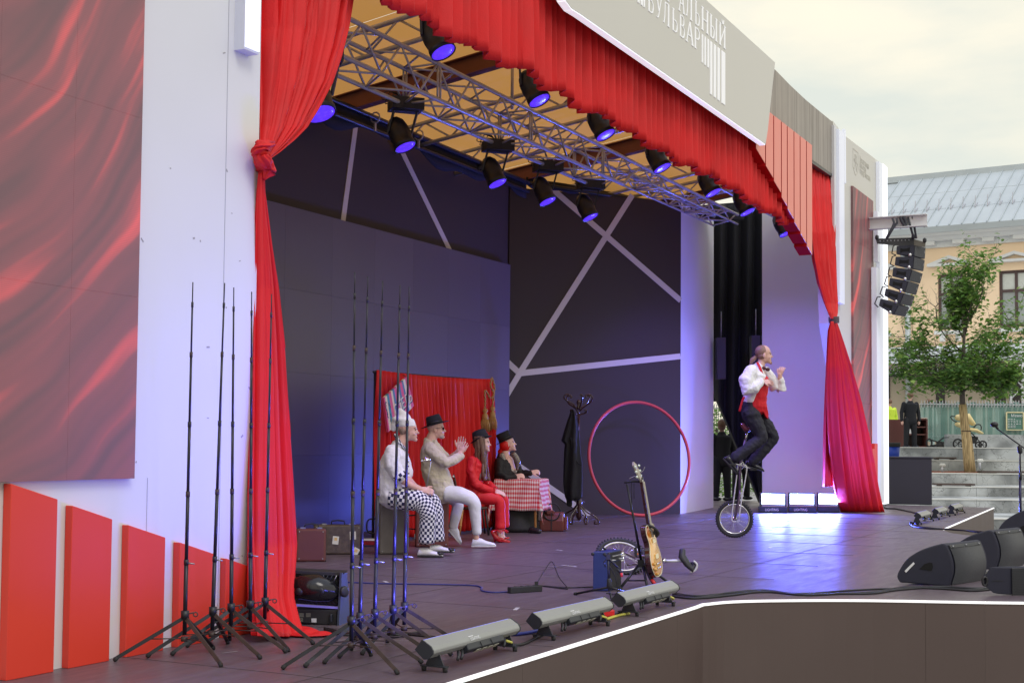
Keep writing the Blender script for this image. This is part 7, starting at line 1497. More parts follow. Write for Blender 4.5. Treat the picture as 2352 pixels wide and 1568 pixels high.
F.cloth('trousers', [([(*zu(430, 740), 0), (*zu(430, 850), 0)], [(.11, .15), (.13, .17)]), ([(*zu(430, 850), -.09), (*zu(490, 980), -.11), (*zu(548, 1100), -.12)], [.115, .098, .075]), ([(*zu(548, 1105), -.12), (*zu(420, 1200), -.13), (*zu(262, 1315), -.14)], [.076, .078, .074]),
    ([(*zu(470, 850), .09), (*zu(590, 980), .11), (*zu(672, 1095), .12)], [.115, .095, .072]), ([(*zu(672, 1098), .12), (*zu(570, 1230), .13), (*zu(448, 1365), .14)], [.074, .075, .074])], M_blkcl, voxel=.008)
F.shoe(zu(122, 1330), zu(275, 1505), -.14, M_shoeb, h=.09, w=.045); F.shoe(zu(350, 1405), zu(565, 1470), .14, M_shoeb, h=.085, w=.045)
M_rhair = mat('light_brown_hair', rgb(136, 104, 92), .5, var=.25, ns=40)
mb = MB(); M3 = Matrix((F.f, F.l, F.q)).transposed(); mb.ell(F.H(-.022, 0, .038), (.093, .082, .088), M3, 16, 10); mb.ell(F.H(-.03, 0, -.015), (.06, .079, .05), M3, 14, 8); mb.cap_tube([F.H(-.11, 0, -.03), F.H(-.145, 0, -.06), F.H(-.17, 0, -.11)], [.026, .034, .012], 10)
mb.build('hair', M_rhair, F.t)
MB().ell(F.H(.083, 0, -.098), (.012, .014, .022), M3).build('goatee', mat('goatee', rgb(150, 96, 70), .7), F.t)
# === dim figures backstage
def simple_person(name, foot, h, lab, top, bottom, skin=None, face=None, wide=1., dd=0., skinm=None, at=None):
    o = (V((*atd(foot[0], foot[1], at)[:2], foot[2])) if at else floor(*foot[:2], z=foot[2])+CF*dd); t = root(name, o, 0, lab, 'person'); k = h/1.75; P_ = lambda a, b_, z: o+CR*a*k*wide+CF*b_*k+UP*z*k
    mb = MB(); mb.ell(P_(0, 0, 1.63), (.08*k, .095*k, .115*k)); mb.cap_tube([P_(0, 0, 1.5), P_(0, 0, 1.42)], .055*k, 10)
    for s_ in (-1, 1):
        mb.cap_tube([P_(.2*s_, 0, 1.4), P_(.25*s_, .02, 1.12), P_(.25*s_, -.03, .86)], [.05*k, .042*k, .03*k], 10); mb.ell(P_(.25*s_, -.03, .79), (.03*k, .045*k, .07*k)); mb.cap_tube([P_(.1*s_, 0, .92), P_(.12*s_, 0, .5), P_(.13*s_, .02, .07)], [.08*k, .055*k, .04*k], 10)
    mb.cap_tube([P_(0, 0, 1.28), P_(0, 0, .95)], [(.12*k, .08*k), (.13*k, .09*k)], 12); mb.build('body', skinm or M_skin, t, voxel=.012, smoothit=1)
    mb = MB(); mb.cap_tube([P_(0, 0, 1.43), P_(0, 0, 1.38), P_(0, 0, 1.1), P_(0, 0, .83)], [(.10*k, .085*k), (.22*k, .125*k), (.19*k, .125*k), (.215*k, .13*k)], 16)
    for s_ in (-1, 1): mb.cap_tube([P_(.19*s_, 0, 1.39), P_(.255*s_, .02, 1.12), P_(.265*s_, -.03, .88)], [.075*k, .065*k, .055*k], 10)
    mb.build('jacket', top, t, voxel=.014, smoothit=2); mb = MB()
    for s_ in (-1, 1): mb.cap_tube([P_(.09*s_, 0, .88), P_(.115*s_, 0, .5), P_(.13*s_, .02, .10)], [.115*k, .09*k, .075*k], 12)
    mb.build('trousers', bottom, t, voxel=.014, smoothit=2)
    for s_ in (-1, 1): MB().ell(P_(.13*s_, -.04, .04), (.05*k, .13*k, .045*k)).build('shoe', M_shoeb, t)
    MB().ell(P_(0, -.02, 1.67), (.09*k, .105*k, .10*k)).build('hair', M_hair, t)
    return t
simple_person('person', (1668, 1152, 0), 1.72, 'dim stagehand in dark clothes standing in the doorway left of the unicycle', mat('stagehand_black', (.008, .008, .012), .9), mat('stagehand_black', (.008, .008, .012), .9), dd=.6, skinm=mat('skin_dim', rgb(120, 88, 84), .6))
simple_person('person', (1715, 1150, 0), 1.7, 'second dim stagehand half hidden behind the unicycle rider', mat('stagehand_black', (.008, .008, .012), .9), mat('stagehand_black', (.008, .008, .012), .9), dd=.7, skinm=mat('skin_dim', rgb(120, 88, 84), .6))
# ------------------------------------------------------------------ square behind: terraces, fence, tree, building
HCR = atan2(CR.y, CR.x)
def slabpx(name, u0, u1, vt, vb, d, th, m, par=None, bevel=0.):
    """upright box facing the camera at depth d between picture coordinates"""
    a, b_ = atd(u0, vt, d), atd(u1, vt, d); zt_q = (a.z+b_.z)/2; zb_q = atd((u0+u1)/2, vb, d).z if vb is not None else -1.15
    a.z = b_.z = zb_q; return MB().prism([a, b_, b_+CF*th, a+CF*th], UP*(zt_q-zb_q)).build(name, m, par, bevel=bevel)
ter = [(1029, 45.0, 9), (1058, 42.5, 2.4), (1088, 40, 2.4), (1119, 37, 2.9), (1148, 34.3, 2.6), (1192, 31, 3.2)]
M_top = mat('concrete_light', rgb(206, 206, 202), .85, var=.08, ns=1, bump=.1)
for k, (v, d, th) in enumerate(ter):
    zk = atd(2200, v, d).z; u = 1990
    stt = root('concrete_terrace', atd(2250, v, d), 0); stt['kind'] = 'structure'
    a0 = atd(1960, v, d); x = 0; Lt = 15.5*d/34; n_ = 5
    for j in range(n_):
        p0 = a0+CR*(Lt*j/n_+.004); p1 = a0+CR*(Lt*(j+1)/n_-.004); p0.z = p1.z = -1.15
        MB().prism([p0, p1, p1+CF*th, p0+CF*th], UP*(zk+1.15)).build('concrete_block', M_conc, stt)
        p0.z = p1.z = zk; MB().prism([p0-CF*.02, p1-CF*.02, p1+CF*.35, p0+CF*.35], UP*.03).build('coping', M_top, stt)
M_slat = mat('bench_wood', rgb(76, 62, 58), .6, var=.2, ns=6)
for (u0, u1, v, k, lab) in ((2150, 2197, 1053, 1, 'short dark wooden bench on the upper terrace behind the black case'), (2256, 2420, 1085, 2, 'long dark wooden bench right of the young tree'), (2152, 2240, 1114, 3, 'dark wooden bench on the terrace below the young tree'), (2254, 2420, 1154, 4, 'dark wooden bench on the lowest terrace at the right edge')):
    d = ter[k][1]+.05; a, b_ = atd(u0, v, d), atd(u1, v, d); b_.z = a.z; t = root('bench', a, 0, lab, 'bench', 'wooden benches on the concrete terraces')
    for j in range(4): MB().prism([a+CF*(.11*j), b_+CF*(.11*j), b_+CF*(.11*j+.095), a+CF*(.11*j+.095)], UP*.05).build('slat', M_slat, t)
    for q_ in (a.lerp(b_, .12), a.lerp(b_, .88)): MB().box(q_+CF*.2-UP*.06, (.06, .3, .12), R3(HCR)).build('support', M_blackm, t)
# mulch round the tree
mu = MB(); rnd = random.Random(3)
for k in range(500):
    p = atd(rnd.uniform(2140, 2300), 1086, 40.1)+CF*rnd.uniform(.3, 2.2); p.z = atd(2220, 1088, 40).z+.03; mu.box(p, (rnd.uniform(.04, .12), .03, .02), Matrix.Rotation(rnd.uniform(0, 3), 3, 'Z') @ Matrix.Rotation(rnd.uniform(-.5, .5), 3, 'X'))
tag(mu.build('bark_mulch', mat('bark_mulch', rgb(136, 82, 62), .9, var=.4, ns=8)), 'reddish bark chips round the foot of the young tree', kind='stuff')
# ---- young tree, trunk wrapped in reed
dT = 40.9; tT = lambda u, v, d=0.: atd(u, v, dT+d); tree = root('tree', tT(2227, 1086), 0, 'young leafy tree with its trunk wrapped in straw matting on the terraces', 'tree')
wr = mat('straw_wrap', rgb(206, 172, 118), .9, var=.1); n, l, b = nodes_of(wr); g = n.new('ShaderNodeNewGeometry'); mp = n.new('ShaderNodeMapping'); mp.inputs['Scale'].default_value = (30, 30, 1.2); z_ = n.new('ShaderNodeTexNoise'); z_.inputs['Scale'].default_value = 1.5; z_.inputs['Detail'].default_value = 4
l.new(g.outputs['Position'], mp.inputs[0]); l.new(mp.outputs[0], z_.inputs['Vector']); c = n.new('ShaderNodeValToRGB'); c.color_ramp.elements[0].position = .35; c.color_ramp.elements[0].color = (.22, .15, .07, 1); c.color_ramp.elements[1].position = .6; c.color_ramp.elements[1].color = (.62, .46, .25, 1); l.new(z_.outputs[0], c.inputs[0]); l.new(c.outputs[0], b.inputs['Base Color'])
MB().tube([tT(2228.5, 1088), tT(2222, 1020), tT(2214, 960), tT(2211, 928)], [.175, .155, .125, .115], 14).build('reed_wrapping', wr, tree)
for u, v in ((2219, 990), (2224, 1035)): MB().tube([tT(u, v), tT(u, v-2)], .155, 14).build('tie_ring', M_rust, tree)
M_bark = mat('grey_bark', rgb(92, 84, 80), .85, var=.25, ns=8, bump=.3)
trk = MB(); leafpts = []; rnd = random.Random(11)
trk.tube(spline([tT(2211, 935), tT(2210, 900), tT(2213, 850), tT(2214, 780), tT(2218, 720), tT(2222, 680)], 4), [.085, .085, .082, .08, .077, .074, .07, .068, .064, .06, .056, .052, .048, .044, .04, .036, .032, .028, .024, .02, .016], 8)
def branch(p, d, L_, r, lev):
    q = [p]; dd = V(d).normalized()
    for i in range(5):
        dd = (dd+V((rnd.uniform(-.22, .22), rnd.uniform(-.22, .22), rnd.uniform(-.02, .16)))).normalized(); q.append(q[-1]+dd*L_/5)
    trk.tube(q, [r*(1-.8*i/5) for i in range(6)], 5)
    for i in range(1, 6):
        if lev < 2:
            for _ in range(2 if lev == 0 else 2):
                a = rnd.uniform(0, 2*pi); x, y = perp(dd); branch(q[i], dd*.75+(x*cos(a)+y*sin(a))*.8, L_*rnd.uniform(.32, .5), r*.4, lev+1)
        if lev >= 1: leafpts.append((q[i], dd, lev))
    leafpts.append((q[-1], dd, lev))
BR = [((2212, 905), (2085, 850), -.6), ((2212, 905), (2150, 900), -1.2), ((2212, 895), (2330, 880), .8), ((2212, 880), (2290, 905), -.9), ((2213, 865), (2060, 780), .5), ((2213, 850), (2350, 800), .2), ((2213, 840), (2120, 790), 1.2), ((2214, 830), (2300, 800), -1.1), ((2214, 810), (2100, 720), -.7), ((2215, 800), (2320, 730), .9),
      ((2215, 780), (2150, 700), .4), ((2216, 770), (2278, 640), -.4), ((2217, 750), (2296, 608), .2), ((2216, 740), (2168, 636), -.3), ((2218, 720), (2205, 625), .3), ((2213, 870), (2230, 860), -1.5), ((2213, 860), (2200, 850), 1.5), ((2213, 900), (2260, 850), -1.4), ((2213, 900), (2160, 850), 1.3), ((2213, 875), (2100, 900), .8), ((2213, 875), (2350, 900), -.6), ((2214, 800), (2060, 850), 1.0), ((2214, 820), (2380, 860), 1.1), ((2216, 760), (2240, 690), .8)]
for a, b_, dz in BR:
    p, e_ = tT(*a), tT(*b_, dz); branch(p, e_-p, (e_-p).length*.95, .03, 0)
trk.build('trunk', M_bark, tree)
def leaf_material(name, c1_, c2_, seed=0.):
    m = mat(name, c1_, .55, var=.2, ns=3); n, l, b = nodes_of(m); tr_ = n.new('ShaderNodeBsdfTranslucent'); tr_.inputs[0].default_value = (*c2_, 1); mx_ = n.new('ShaderNodeMixShader'); mx_.inputs[0].default_value = .35; ot = n['Material Output']
    l.new(b.outputs[0], mx_.inputs[1]); l.new(tr_.outputs[0], mx_.inputs[2]); l.new(mx_.outputs[0], ot.inputs[0]); return m
ML = [leaf_material('leaf_deep', (.07, .15, .045), (.16, .34, .05)), leaf_material('leaf_mid', (.14, .26, .07), (.28, .50, .09)), leaf_material('leaf_fresh', (.26, .40, .10), (.44, .62, .13))]
def leaves(pts, par, s0=.085, per=5, sp=.16, mats=ML, name='leaves', skip=False):
    mbs = [MB() for _ in mats]
    for p, d, lev in pts:
        if skip and (noise.noise(p*1.4) < -.12 or rnd.random() < .12): continue
        for _ in range(per):
            c_ = p+V((rnd.gauss(0, sp), rnd.gauss(0, sp), rnd.gauss(-.03, sp*.8))); a = rnd.uniform(0, 2*pi); h = rnd.uniform(-.9, .3); x = V((cos(a), sin(a), h)).normalized(); y, z = perp(x, (rnd.uniform(-.4, .4), rnd.uniform(-.4, .4), 1)); s_ = s0*rnd.uniform(.6, 1.35)
            mb = mbs[min(len(mats)-1, int(rnd.triangular(0, len(mats), .9)))]
            mb.add([c_, c_+x*s_*.5+y*s_*.42+z*.1*s_, c_+x*s_*1.15, c_+x*s_*.5-y*s_*.42+z*.1*s_], [(0, 1, 2), (0, 2, 3)])
    for mb, m in zip(mbs, mats):
        if mb.v: mb.build(name, m, par)['kind'] = 'stuff'
leaves(leafpts, tree, s0=.14, per=1, sp=.12, skip=True)
# ---- people and things on the upper terrace
zb5 = lambda x, y: (2021.25+.16996*x, 771.75+.16996*y)
ztop = atd(2200, 1029, 45).z
man = simple_person('person', (2091, 1026.5, ztop), 1.86, 'man in a black suit standing with his back turned by the brown stand', mat('black_suit', rgb(22, 24, 32), .8), mat('black_suit', rgb(22, 24, 32), .8), wide=1.05, at=45.5)
dk = 46.2; ks = root('counter', atd(2080, 1026, dk), 0, 'brown information counter with open shelves behind the man in the black suit', 'counter')
M_ksk = mat('kiosk_brown', rgb(104, 62, 58), .5, var=.05)
slabpx('front_board', 2036, 2074, 963, 1027, dk, .5, M_ksk, ks)
for a in ((2074, 2077), (2128, 2131)): slabpx('side_board', a[0], a[1], 962, 1027, dk, .5, M_ksk, ks)
for v in (961, 979, 996, 1024): slabpx('shelf', 2077.2, 2127.8, v, v+2.6, dk+.02, .46, M_ksk, ks)
slabpx('back_board', 2077.2, 2127.8, 962, 1026, dk+.485, .02, mat('kiosk_dark', rgb(48, 32, 32), .6), ks)
o = slabpx('folder', 2089, 2097, 985, 995.6, dk+.05, .1, M_white); tag(o, 'white folder on the shelf behind the man in the black suit', 'folder')
o = slabpx('cushion', 2112, 2131, 958.5, 961, dk+.05, .3, mat('beige_roll', rgb(190, 180, 166), .8), bevel=.03); tag(o, 'beige cushion on top of the brown counter', 'cushion')
bn = root('waste_bin', atd(2052, 1050, 43.2), 0, 'blue waste bin with black liner beside the black case', 'bin'); cbn = V(atd(2050, 1056, 43.2)); MB().lathe([(.20, 0), (.235, .46)], cbn-UP*.0, n=18).build('bin_body', mat('bin_blue', rgb(24, 60, 170), .4), bn); MB().lathe([(.245, .42), (.25, .50), (.28, .54), (.22, .56), (.18, .53)], cbn, n=18).build('bin_liner', M_rubber, bn)
hv = simple_person('person', (2043, 1024, ztop), 1.75, 'worker in yellow high-visibility vest behind the brown counter', mat('hi_vis', rgb(210, 236, 70), .7), M_blkcl, at=49)
wp = simple_person('person', (2134, 1024, ztop), 1.75, 'person in pale hooded coat walking behind the green fence', mat('pale_coat', rgb(214, 226, 222), .7), mat('pale_trousers', rgb(190, 206, 202), .7), at=48.6)
dl = 47.0; fe = root('fence', atd(2230, 1000, dl), 0, 'green translucent slatted fence with pale railing along the upper terrace', 'fence')
M_gs = mat('green_glass_slat', rgb(110, 150, 142), .3, var=.15, ns=3, alpha=.78); M_gs2 = mat('green_glass_light', rgb(150, 182, 174), .3, var=.15, ns=3, alpha=.62)
u = 2114
while u < 2420:
    w_ = 3.4 if u < 2180 else 5.0
    slabpx('slat', u, u+w_, 926 if int(u) % 3 else 923, 1014 if u < 2176 else 999, dl, .03, M_gs if rnd.random() < .5 else M_gs2, fe); u += w_+.5
for v in (929, 1003): slabpx('rail', 2112, 2420, v-1.2, v+.8, dl-.05, .04, M_white, fe)
for u in range(2116, 2420, 7): slabpx('picket', u, u+1.2, 919, 935, dl-.09, .03, M_alu, fe)
o = slabpx('low_wall', 2176, 2460, 998, 1029.5, 46.2, .35, M_conc); tag(o, 'low concrete wall below the green fence, behind the stroller', 'wall')
cbd = root('chalkboard', atd(2330, 985, 46.9), 0, 'framed chalkboard menu leaning on the green fence', 'sign'); slabpx('board', 2313, 2350, 948, 986, 46.9, .03, mat('chalk_green', rgb(88, 128, 116), .7), cbd)
for a in ((2311, 2313.4, 946, 988), (2349.6, 2352, 946, 988), (2313.4, 2349.6, 945.5, 947.8), (2313.4, 2349.6, 986, 988)): slabpx('frame', *a, 46.86, .05, mat('frame_cream', rgb(226, 214, 170), .6), cbd)
text_mesh('chalk_writing', 'Меню', basis(atd(2322, 957, 46.85), CR, UP, -CF), .14, M_white, cbd, .001)
mb = MB()
for k in range(6):
    for j in range(rnd.randint(3, 5)): a = atd(2317+j*6.5, 962+k*3.8, 46.85); mb.box(a, (rnd.uniform(.03, .08), .004, .018), R3(HCR))
mb.build('chalk_line', M_white, cbd)
# stroller
dS = 45.6; S_ = lambda x, y, d=0.: atd(*zb5(x, y), dS+d); st_ = root('stroller', atd(2225, 1028, dS), 0, 'cream baby stroller parked behind the young tree', 'stroller')
M_cream = mat('stroller_cream', rgb(226, 206, 150), .8, var=.04)
MB().cap_tube([S_(1060, 1100), S_(1180, 1100), S_(1250, 1180)], [(.11, .22), (.15, .24), (.07, .22)], 16, ref=CF).build('hood', M_cream, st_); MB().cap_tube([S_(1050, 1190), S_(1200, 1260), S_(1290, 1270), S_(1370, 1310)], [(.08, .2), (.07, .2), (.06, .2), (.04, .18)], 14, ref=CF).build('seat', M_cream, st_)
MB().prism([S_(1180, 1340), S_(1340, 1360), S_(1300, 1450), S_(1190, 1440)], CF*.4).build('basket', M_rubber, st_, bevel=.04)
MB().tube(spline([S_(1080, 1180), S_(1000, 1145), S_(955, 1095), S_(975, 1080), S_(1040, 1090)], 4), .018, 8).build('push_handle', M_rubber, st_); MB().tube([S_(1090, 1200), S_(1250, 1320), S_(1390, 1470)], .018, 8).tube([S_(1210, 1290), S_(1060, 1450)], .018, 8).build('frame', M_rubber, st_)
MB().tube(spline([S_(1240, 1270), S_(1300, 1200), S_(1350, 1195), S_(1370, 1230), S_(1365, 1270)], 4), .02, 8).build('bumper_bar', M_rubber, st_)
for x, y, r_ in ((1055, 1455, .16), (1390, 1465, .12), (1330, 1470, .10)):
    c_ = S_(x, y); w_o = MB().tube([c_+CR*r_*cos(a)+UP*r_*sin(a) for a in [i*2*pi/20 for i in range(20)]], .028, 8, closed=True, ref=CF).build('wheel', M_rubber, st_)
    mb = MB()
    for i in range(5): a = i*2*pi/5; mb.bar(c_, c_+CR*r_*cos(a)+UP*r_*sin(a), .02, .02, CF)
    mb.build('wheel_spoke', M_blackm, w_o)
sc_ = root('push_scooter', S_(780, 1490), 0, 'black folded push scooter standing left of the stroller', 'scooter')
MB().tube([S_(690, 1400), S_(780, 1430), S_(860, 1370)], .025, 8).tube([S_(700, 1480), S_(840, 1460)], .03, 8).tube([S_(860, 1370), S_(930, 1368)], .015, 6).build('frame', M_rubber, sc_)
for x, y in ((665, 1440), (820, 1480)): c_ = S_(x, y); MB().tube([c_+CR*.09*cos(a)+UP*.13*sin(a) for a in [i*2*pi/16 for i in range(16)]], .03, 8, closed=True, ref=CF).build('wheel', M_rubber, sc_)
# bollard lamps
for u, v, d, lab in ((2164, 1072, 41.2, 'grey bollard lamp beside the short bench'), (2250.5, 1062, 39.7, 'grey bollard lamp right of the straw wrapped trunk')):
    c_ = atd(u, v+14, d); t = root('bollard_lamp', c_, 0, lab, 'lamp', 'bollard lamps on the terraces'); MB().tube([c_, c_+UP*.22], .035, 10).build('post', M_alu, t); MB().cap_tube([c_+UP*.24-CR*.02, c_+UP*.24+CR*.05], .06, 10).build('lamp_head', M_top, t)
# white lattice mast
ms_ = root('lattice_mast', atd(2336, 1000, 50), 0, 'white lattice mast rising behind the green fence at the right', 'mast')
for u in (2322, 2349): MB().tube([atd(u, 1010, 50), atd(u, 780, 50)], .04, 6).build('chord', M_white, ms_)
for k in range(8): MB().tube([atd(2322 if k % 2 else 2349, 1000-k*28, 50), atd(2349 if k % 2 else 2322, 972-k*28, 50)], .022, 5).build('brace', M_white, ms_)
for v in (815, 855): MB().tube([atd(2240, v, 50.2), atd(2420, v-2, 50.2)], .035, 6).build('cross_rail', M_blackm if v == 855 else M_white, ms_)
# ---- street building
VB_ang = -math.atan(4676/3100); bd = (_f0*cos(VB_ang)+_r0*sin(VB_ang)); bd.normalize()        # runs away to the left
BP0 = atd(2200, 1025, 62); BP0.z = 0; bnrm = V((-bd.y, bd.x, 0)); bnrm = bnrm if bnrm.dot(CAM-BP0) > 0 else -bnrm
BQ = lambda u, v, off=0.: onplane(u, v, BP0+bnrm*off, bnrm)
bld = root('town_house', BP0+V((0, 0, -1.15)), 0, 'cream yellow town house with pale metal roof and dark window frames behind the tree', 'building')
M_yel = mat('cream_render', rgb(255, 224, 190), .85, var=.03, ns=.5, bump=.05); M_trim = mat('white_trim', rgb(226, 228, 228), .7, var=.04, ns=2); M_zinc = mat('zinc_roof', rgb(186, 194, 198), .5, metal=.1, var=.10, ns=.8); M_frame = mat('brown_window_frame', rgb(84, 66, 66), .5)
def cols_bld(u0, u1): return BQ(u0, 700), BQ(u1, 700)
ze = BQ(2200, 566).z
A_, B_ = BQ(1900, 700), BQ(2620, 700)
def wpos(s, off=0., z=0.): p = A_.lerp(B_, s)+bnrm*off; p.z = z; return p
sof = lambda p: (p-A_).dot((B_-A_).normalized())/(B_-A_).length
WIN = []
for (u0, u1, v0, v1) in ((2014, 2042.5, 643, 763), (2157, 2216, 631, 756), (2298, 2375, 624, 749), (2462, 2560, 606, 745)):
    a, b_ = BQ(u0, v0), BQ(u1, v0); zt_w = a.z; zb_w = BQ((u0+u1)/2, v1).z; WIN.append((sof(a), sof(b_), zb_w, zt_w))
zt_m = sum(w[3] for w in WIN)/4; zb_m = sum(w[2] for w in WIN)/4; WIN = [(a, b_, zb_m, zt_m) for a, b_, _, _ in WIN]
# wall pieces round the openings
mbw = MB(); xs = [0]+[q for w in WIN for q in w[:2]]+[1]
def wall_piece(s0, s1, z0, z1, th=.35): mbw.prism([wpos(s0, 0, z0), wpos(s1, 0, z0), wpos(s1, 0, z1), wpos(s0, 0, z1)], -bnrm*th)
zsh = BQ(2200, 845).z
wall_piece(0, 1, zt_m, ze+.2); wall_piece(0, 1, zsh, zb_m)
for i in range(0, len(xs), 2): wall_piece(xs[i], xs[i+1], zb_m+.001, zt_m-.001)
mbw.build('wall', M_yel, bld)
M_gl = mat('window_glass', rgb(150, 160, 162), .06, var=.3, ns=.6, spec=1.)
M_blind2 = mat('white_blind', rgb(214, 218, 212), .8)
Lb = (B_-A_).length
for k, (s0, s1, z0, z1) in enumerate(WIN):
    fr_ = MB(); w_ = .12/Lb; zm_ = z0+(z1-z0)*.62; mid = (s0+s1)/2
    for a, b_ in ((s0, s0+w_), (s1-w_, s1)): fr_.prism([wpos(a, -.12, z0), wpos(b_, -.12, z0), wpos(b_, -.12, z1), wpos(a, -.12, z1)], -bnrm*.1)
    fr_.prism([wpos(mid-w_/2, -.121, z0), wpos(mid+w_/2, -.121, z0), wpos(mid+w_/2, -.121, z1), wpos(mid-w_/2, -.121, z1)], -bnrm*.1)
    for z in (z0, zm_, z1-.12): fr_.prism([wpos(s0, -.124, z), wpos(s1, -.124, z), wpos(s1, -.124, z+.13), wpos(s0, -.124, z+.13)], -bnrm*.1)
    win = fr_.build('window', M_frame, bld)
    for a, b_, za_, zb2, m in ((s0+w_, mid-w_/2, z0+.13, zm_, M_gl), (mid+w_/2, s1-w_, z0+.13, zm_, M_gl), (s0+w_, mid-w_/2, zm_+.13, z1-.12, M_blind2), (mid+w_/2, s1-w_, zm_+.13, z1-.12, M_blind2)):
        MB().prism([wpos(a, -.18, za_), wpos(b_, -.18, za_), wpos(b_, -.18, zb2), wpos(a, -.18, zb2)], -bnrm*.03).build('pane', m, win)
    MB().prism([wpos(s0-.15/Lb, .12, z0-.22), wpos(s1+.15/Lb, .12, z0-.22), wpos(s1+.15/Lb, .12, z0-.05), wpos(s0-.15/Lb, .12, z0-.05)], -bnrm*.2).build('sill', M_trim, win)
    for q_ in (s0+.1/Lb, s1-.35/Lb): MB().prism([wpos(q_, .09, z0-.55), wpos(q_+.25/Lb, .09, z0-.55), wpos(q_+.25/Lb, .09, z0-.225), wpos(q_, .09, z0-.225)], -bnrm*.1).build('sill_bracket', M_trim, win)
    pc = (s0+s1)/2; hw = (s1-s0)/2+.42/Lb; zp0 = BQ(2182, 611).z; zp1 = BQ(2176, 588).z
    pd = MB().prism([wpos(pc-hw, .28, zp0), wpos(pc+hw, .28, zp0), wpos(pc+hw, .28, zp0+.12), wpos(pc-hw, .28, zp0+.12)], -bnrm*.29)
    for sg_ in (-1, 1):
        pd.prism([wpos(pc+sg_*hw, .26, zp0+.121), wpos(pc+sg_*(hw-.45/Lb), .26, zp0+.121), wpos(pc, .26, zp1-.14), wpos(pc, .26, zp1)], -bnrm*.27)
    pd.build('pediment', M_trim, bld)
# cornice, brackets, gutter
def band(z0, z1, off0, off1, name, m):
    mb = MB(); mb.add([wpos(0, -.2, z0), wpos(1, -.2, z0), wpos(0, off0, z0), wpos(1, off0, z0), wpos(0, off1, z1), wpos(1, off1, z1), wpos(0, -.2, z1), wpos(1, -.2, z1)], [(0, 1, 3, 2), (2, 3, 5, 4), (4, 5, 7, 6), (0, 6, 7, 1), (0, 2, 4, 6), (1, 7, 5, 3)]); return mb.build(name, m, bld)
zA_ = lambda v: BQ(2200, v).z
band(zA_(566), zA_(552), .12, .12, 'frieze', M_trim); band(zA_(552)+.001, zA_(543), .45, .62, 'cornice', M_trim); band(zA_(543)+.001, zA_(537), .72, .85, 'cornice', M_trim); band(zA_(537)+.001, zA_(524), .9, .95, 'gutter', M_zinc)
sp_ = 55/FPX*62/Lb*1.22; s_ = sof(BQ(2068, 560))-6*sp_
while s_ < 1: 
    MB().prism([wpos(s_, .42, zA_(561)), wpos(s_+.38*sp_, .42, zA_(561)), wpos(s_+.38*sp_, .42, zA_(552)-.002), wpos(s_, .42, zA_(552)-.002)], -bnrm*.3).build('bracket', M_trim, bld); s_ += sp_
# roof of standing-seam sheets
zr0 = zA_(524); up_r = (-bnrm*1.0+UP*.62).normalized()
r0 = wpos(0, .9, zr0); rlen = 6.3; npan = 25; rows_ = 3
rf2 = MB().prism([wpos(0, .85, zr0-.05), wpos(1, .85, zr0-.05), wpos(1, .85, zr0-.05)+up_r*rlen, wpos(0, .85, zr0-.05)+up_r*rlen], -up_r.cross(bd).normalized()*.02).build('roof', M_zinc, bld)
for i in range(4, 24):
    for j in range(rows_):
        a = i/npan; b_ = (i+1)/npan-.05/Lb; t0, t1 = rlen*j/rows_, rlen*(j+1)/rows_-.04
        p = [wpos(a, .88, zr0)+up_r*t0, wpos(b_, .88, zr0)+up_r*t0, wpos(b_, .88, zr0)+up_r*t1, wpos(a, .88, zr0)+up_r*t1]
        MB().prism(p, UP*.03).build('roof_sheet', M_zinc, rf2)
for i in range(4, 25):
    a = i/npan-.02/Lb; MB().bar(wpos(a, .89, zr0+.05), wpos(a, .89, zr0+.05)+up_r*rlen, .035, .06).build('seam', M_zinc, rf2)
MB().bar(wpos(0, .85, zr0)+up_r*(rlen+.05)+UP*.1, wpos(1, .85, zr0)+up_r*(rlen+.05)+UP*.1, .25, .3).build('ridge_cap', M_zinc, bld)
for i in range(5, 24): 
    c_ = wpos(i/npan+.3/npan, .9, zr0+.04)+up_r*1.9; MB().bar(c_, c_+UP*.55-bnrm*.1, .03, .03).bar(c_, c_+up_r*.5, .04, .04).build('snow_hook', M_alu, bld)
for u in (2088, 2500):
    s0 = sof(BQ(u, 700)); MB().tube([wpos(s0, .2, zr0-1.9), wpos(s0, .2, -1.1)], .13, 10).lathe([(.13, 0), (.13, .5), (.3, .9), (.32, 1.1)], wpos(s0, .25, zr0-2.2), UP, 12).build('downpipe', M_zinc, bld)
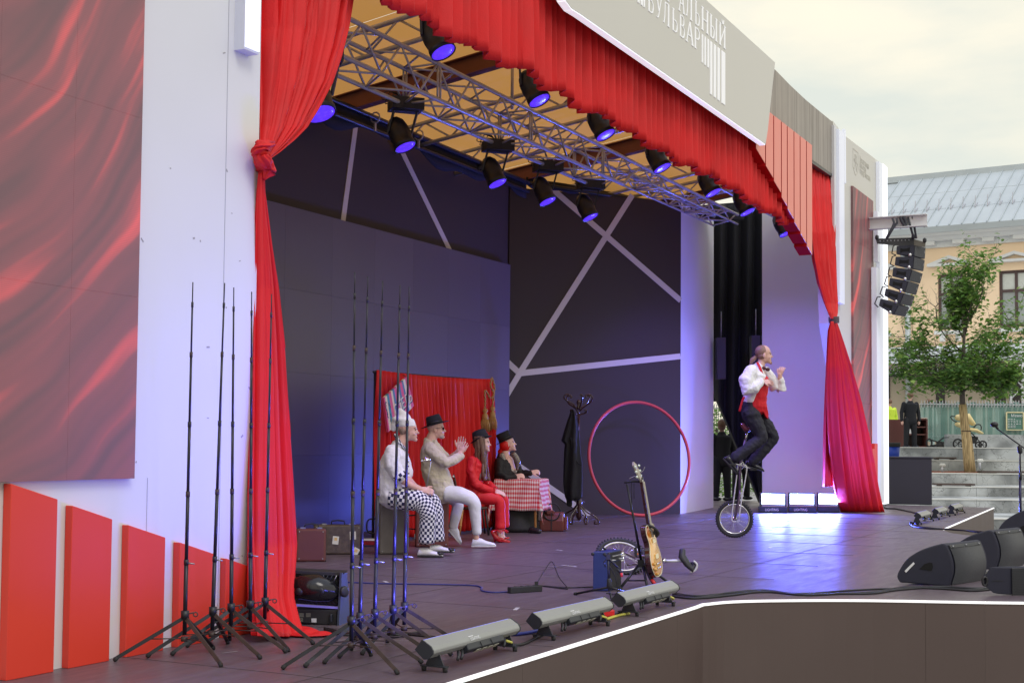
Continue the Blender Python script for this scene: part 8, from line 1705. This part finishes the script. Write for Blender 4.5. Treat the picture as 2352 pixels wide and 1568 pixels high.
# shop front below: beige wall, dark doors, awning, name band
MB().prism([wpos(0, .06, -1.15), wpos(1, .06, -1.15), wpos(1, .06, zsh-.002), wpos(0, .06, zsh-.002)], -bnrm*.4).build('shop_wall', mat('shop_beige', rgb(196, 184, 166), .8, var=.03), bld)
band(BQ(2200, 862).z, BQ(2200, 845).z, .5, .5, 'name_band', mat('band_black', rgb(34, 34, 38), .5))
aw = root('awning', BQ(2200, 840), 0, 'long pale awning over the shop fronts of the cream building', 'awning'); mb = MB()
mb.add([wpos(0, .4, BQ(2200, 795).z), wpos(1, .4, BQ(2200, 795).z), wpos(1, 2.3, BQ(2200, 838).z+.5), wpos(0, 2.3, BQ(2200, 838).z+.5)], [(0, 1, 2, 3)]); mb.build('awning_cloth', mat('awning_white', rgb(222, 230, 240), .8), aw, thick=.03)
MB().prism([wpos(0, 2.3, BQ(2200, 838).z), wpos(1, 2.3, BQ(2200, 838).z), wpos(1, 2.3, BQ(2200, 838).z+.5), wpos(0, 2.3, BQ(2200, 838).z+.5)], -bnrm*.02).build('awning_valance', mat('awning_white', rgb(222, 230, 240)), aw)
pt = BQ(2037, 859, .515); text_mesh('shop_lettering', '2005 ГОДА', basis(pt, -bd, UP, bnrm), .62, M_white, bld, .004, .9)
for u0, u1 in ((2037, 2044), (2150, 2170), (2286, 2310), (2318, 2345)):
    a, b_ = BQ(u0, 900, .07), BQ(u1, 900, .07); a.z = b_.z = .8; zt_d = BQ(u0, 867).z
    MB().prism([a, b_, b_+UP*(zt_d-.8), a+UP*(zt_d-.8)], bnrm*.03).build('shop_door', mat('door_dark', rgb(36, 30, 34), .3), bld)
# ---- glimpse through the doorway: hedge, fence and paving light behind the stage
hg = root('bush', atd(1655, 1090, 34), 0, 'sunlit green bush seen through the gap of the black doorway curtain', 'bush'); pts = []
for k in range(260):
    a, b_ = rnd.uniform(0, 2*pi), rnd.uniform(0, 1); c_ = atd(1646, 985, 34); pts.append((c_+V((1.1*b_*cos(a), 1.1*b_*sin(a), rnd.uniform(-.5, .55)*(1.1-b_))), UP, 2))
for k in range(200):
    a, b_ = rnd.uniform(0, 2*pi), rnd.uniform(0, 1); c_ = atd(1665, 1110, 32); pts.append((c_+V((.9*b_*cos(a), .9*b_*sin(a), rnd.uniform(-.6, .5)*(1.1-b_))), UP, 2))
leaves(pts, hg, s0=.09, per=4, sp=.10)
MB().tube([atd(1646, 1130, 34), atd(1646, 985, 34)], .04, 6).build('stem', M_bark, hg)
fp = root('picket_fence', atd(1650, 960, 38), 0, 'pale picket fence behind the bush in the doorway gap', 'fence')
for k in range(12): slabpx('picket', 1625+k*5, 1627+k*5, 928, 1010, 38, .03, M_alu, fp)
slabpx('rail', 1620, 1690, 936, 939, 37.95, .03, M_alu, fp)
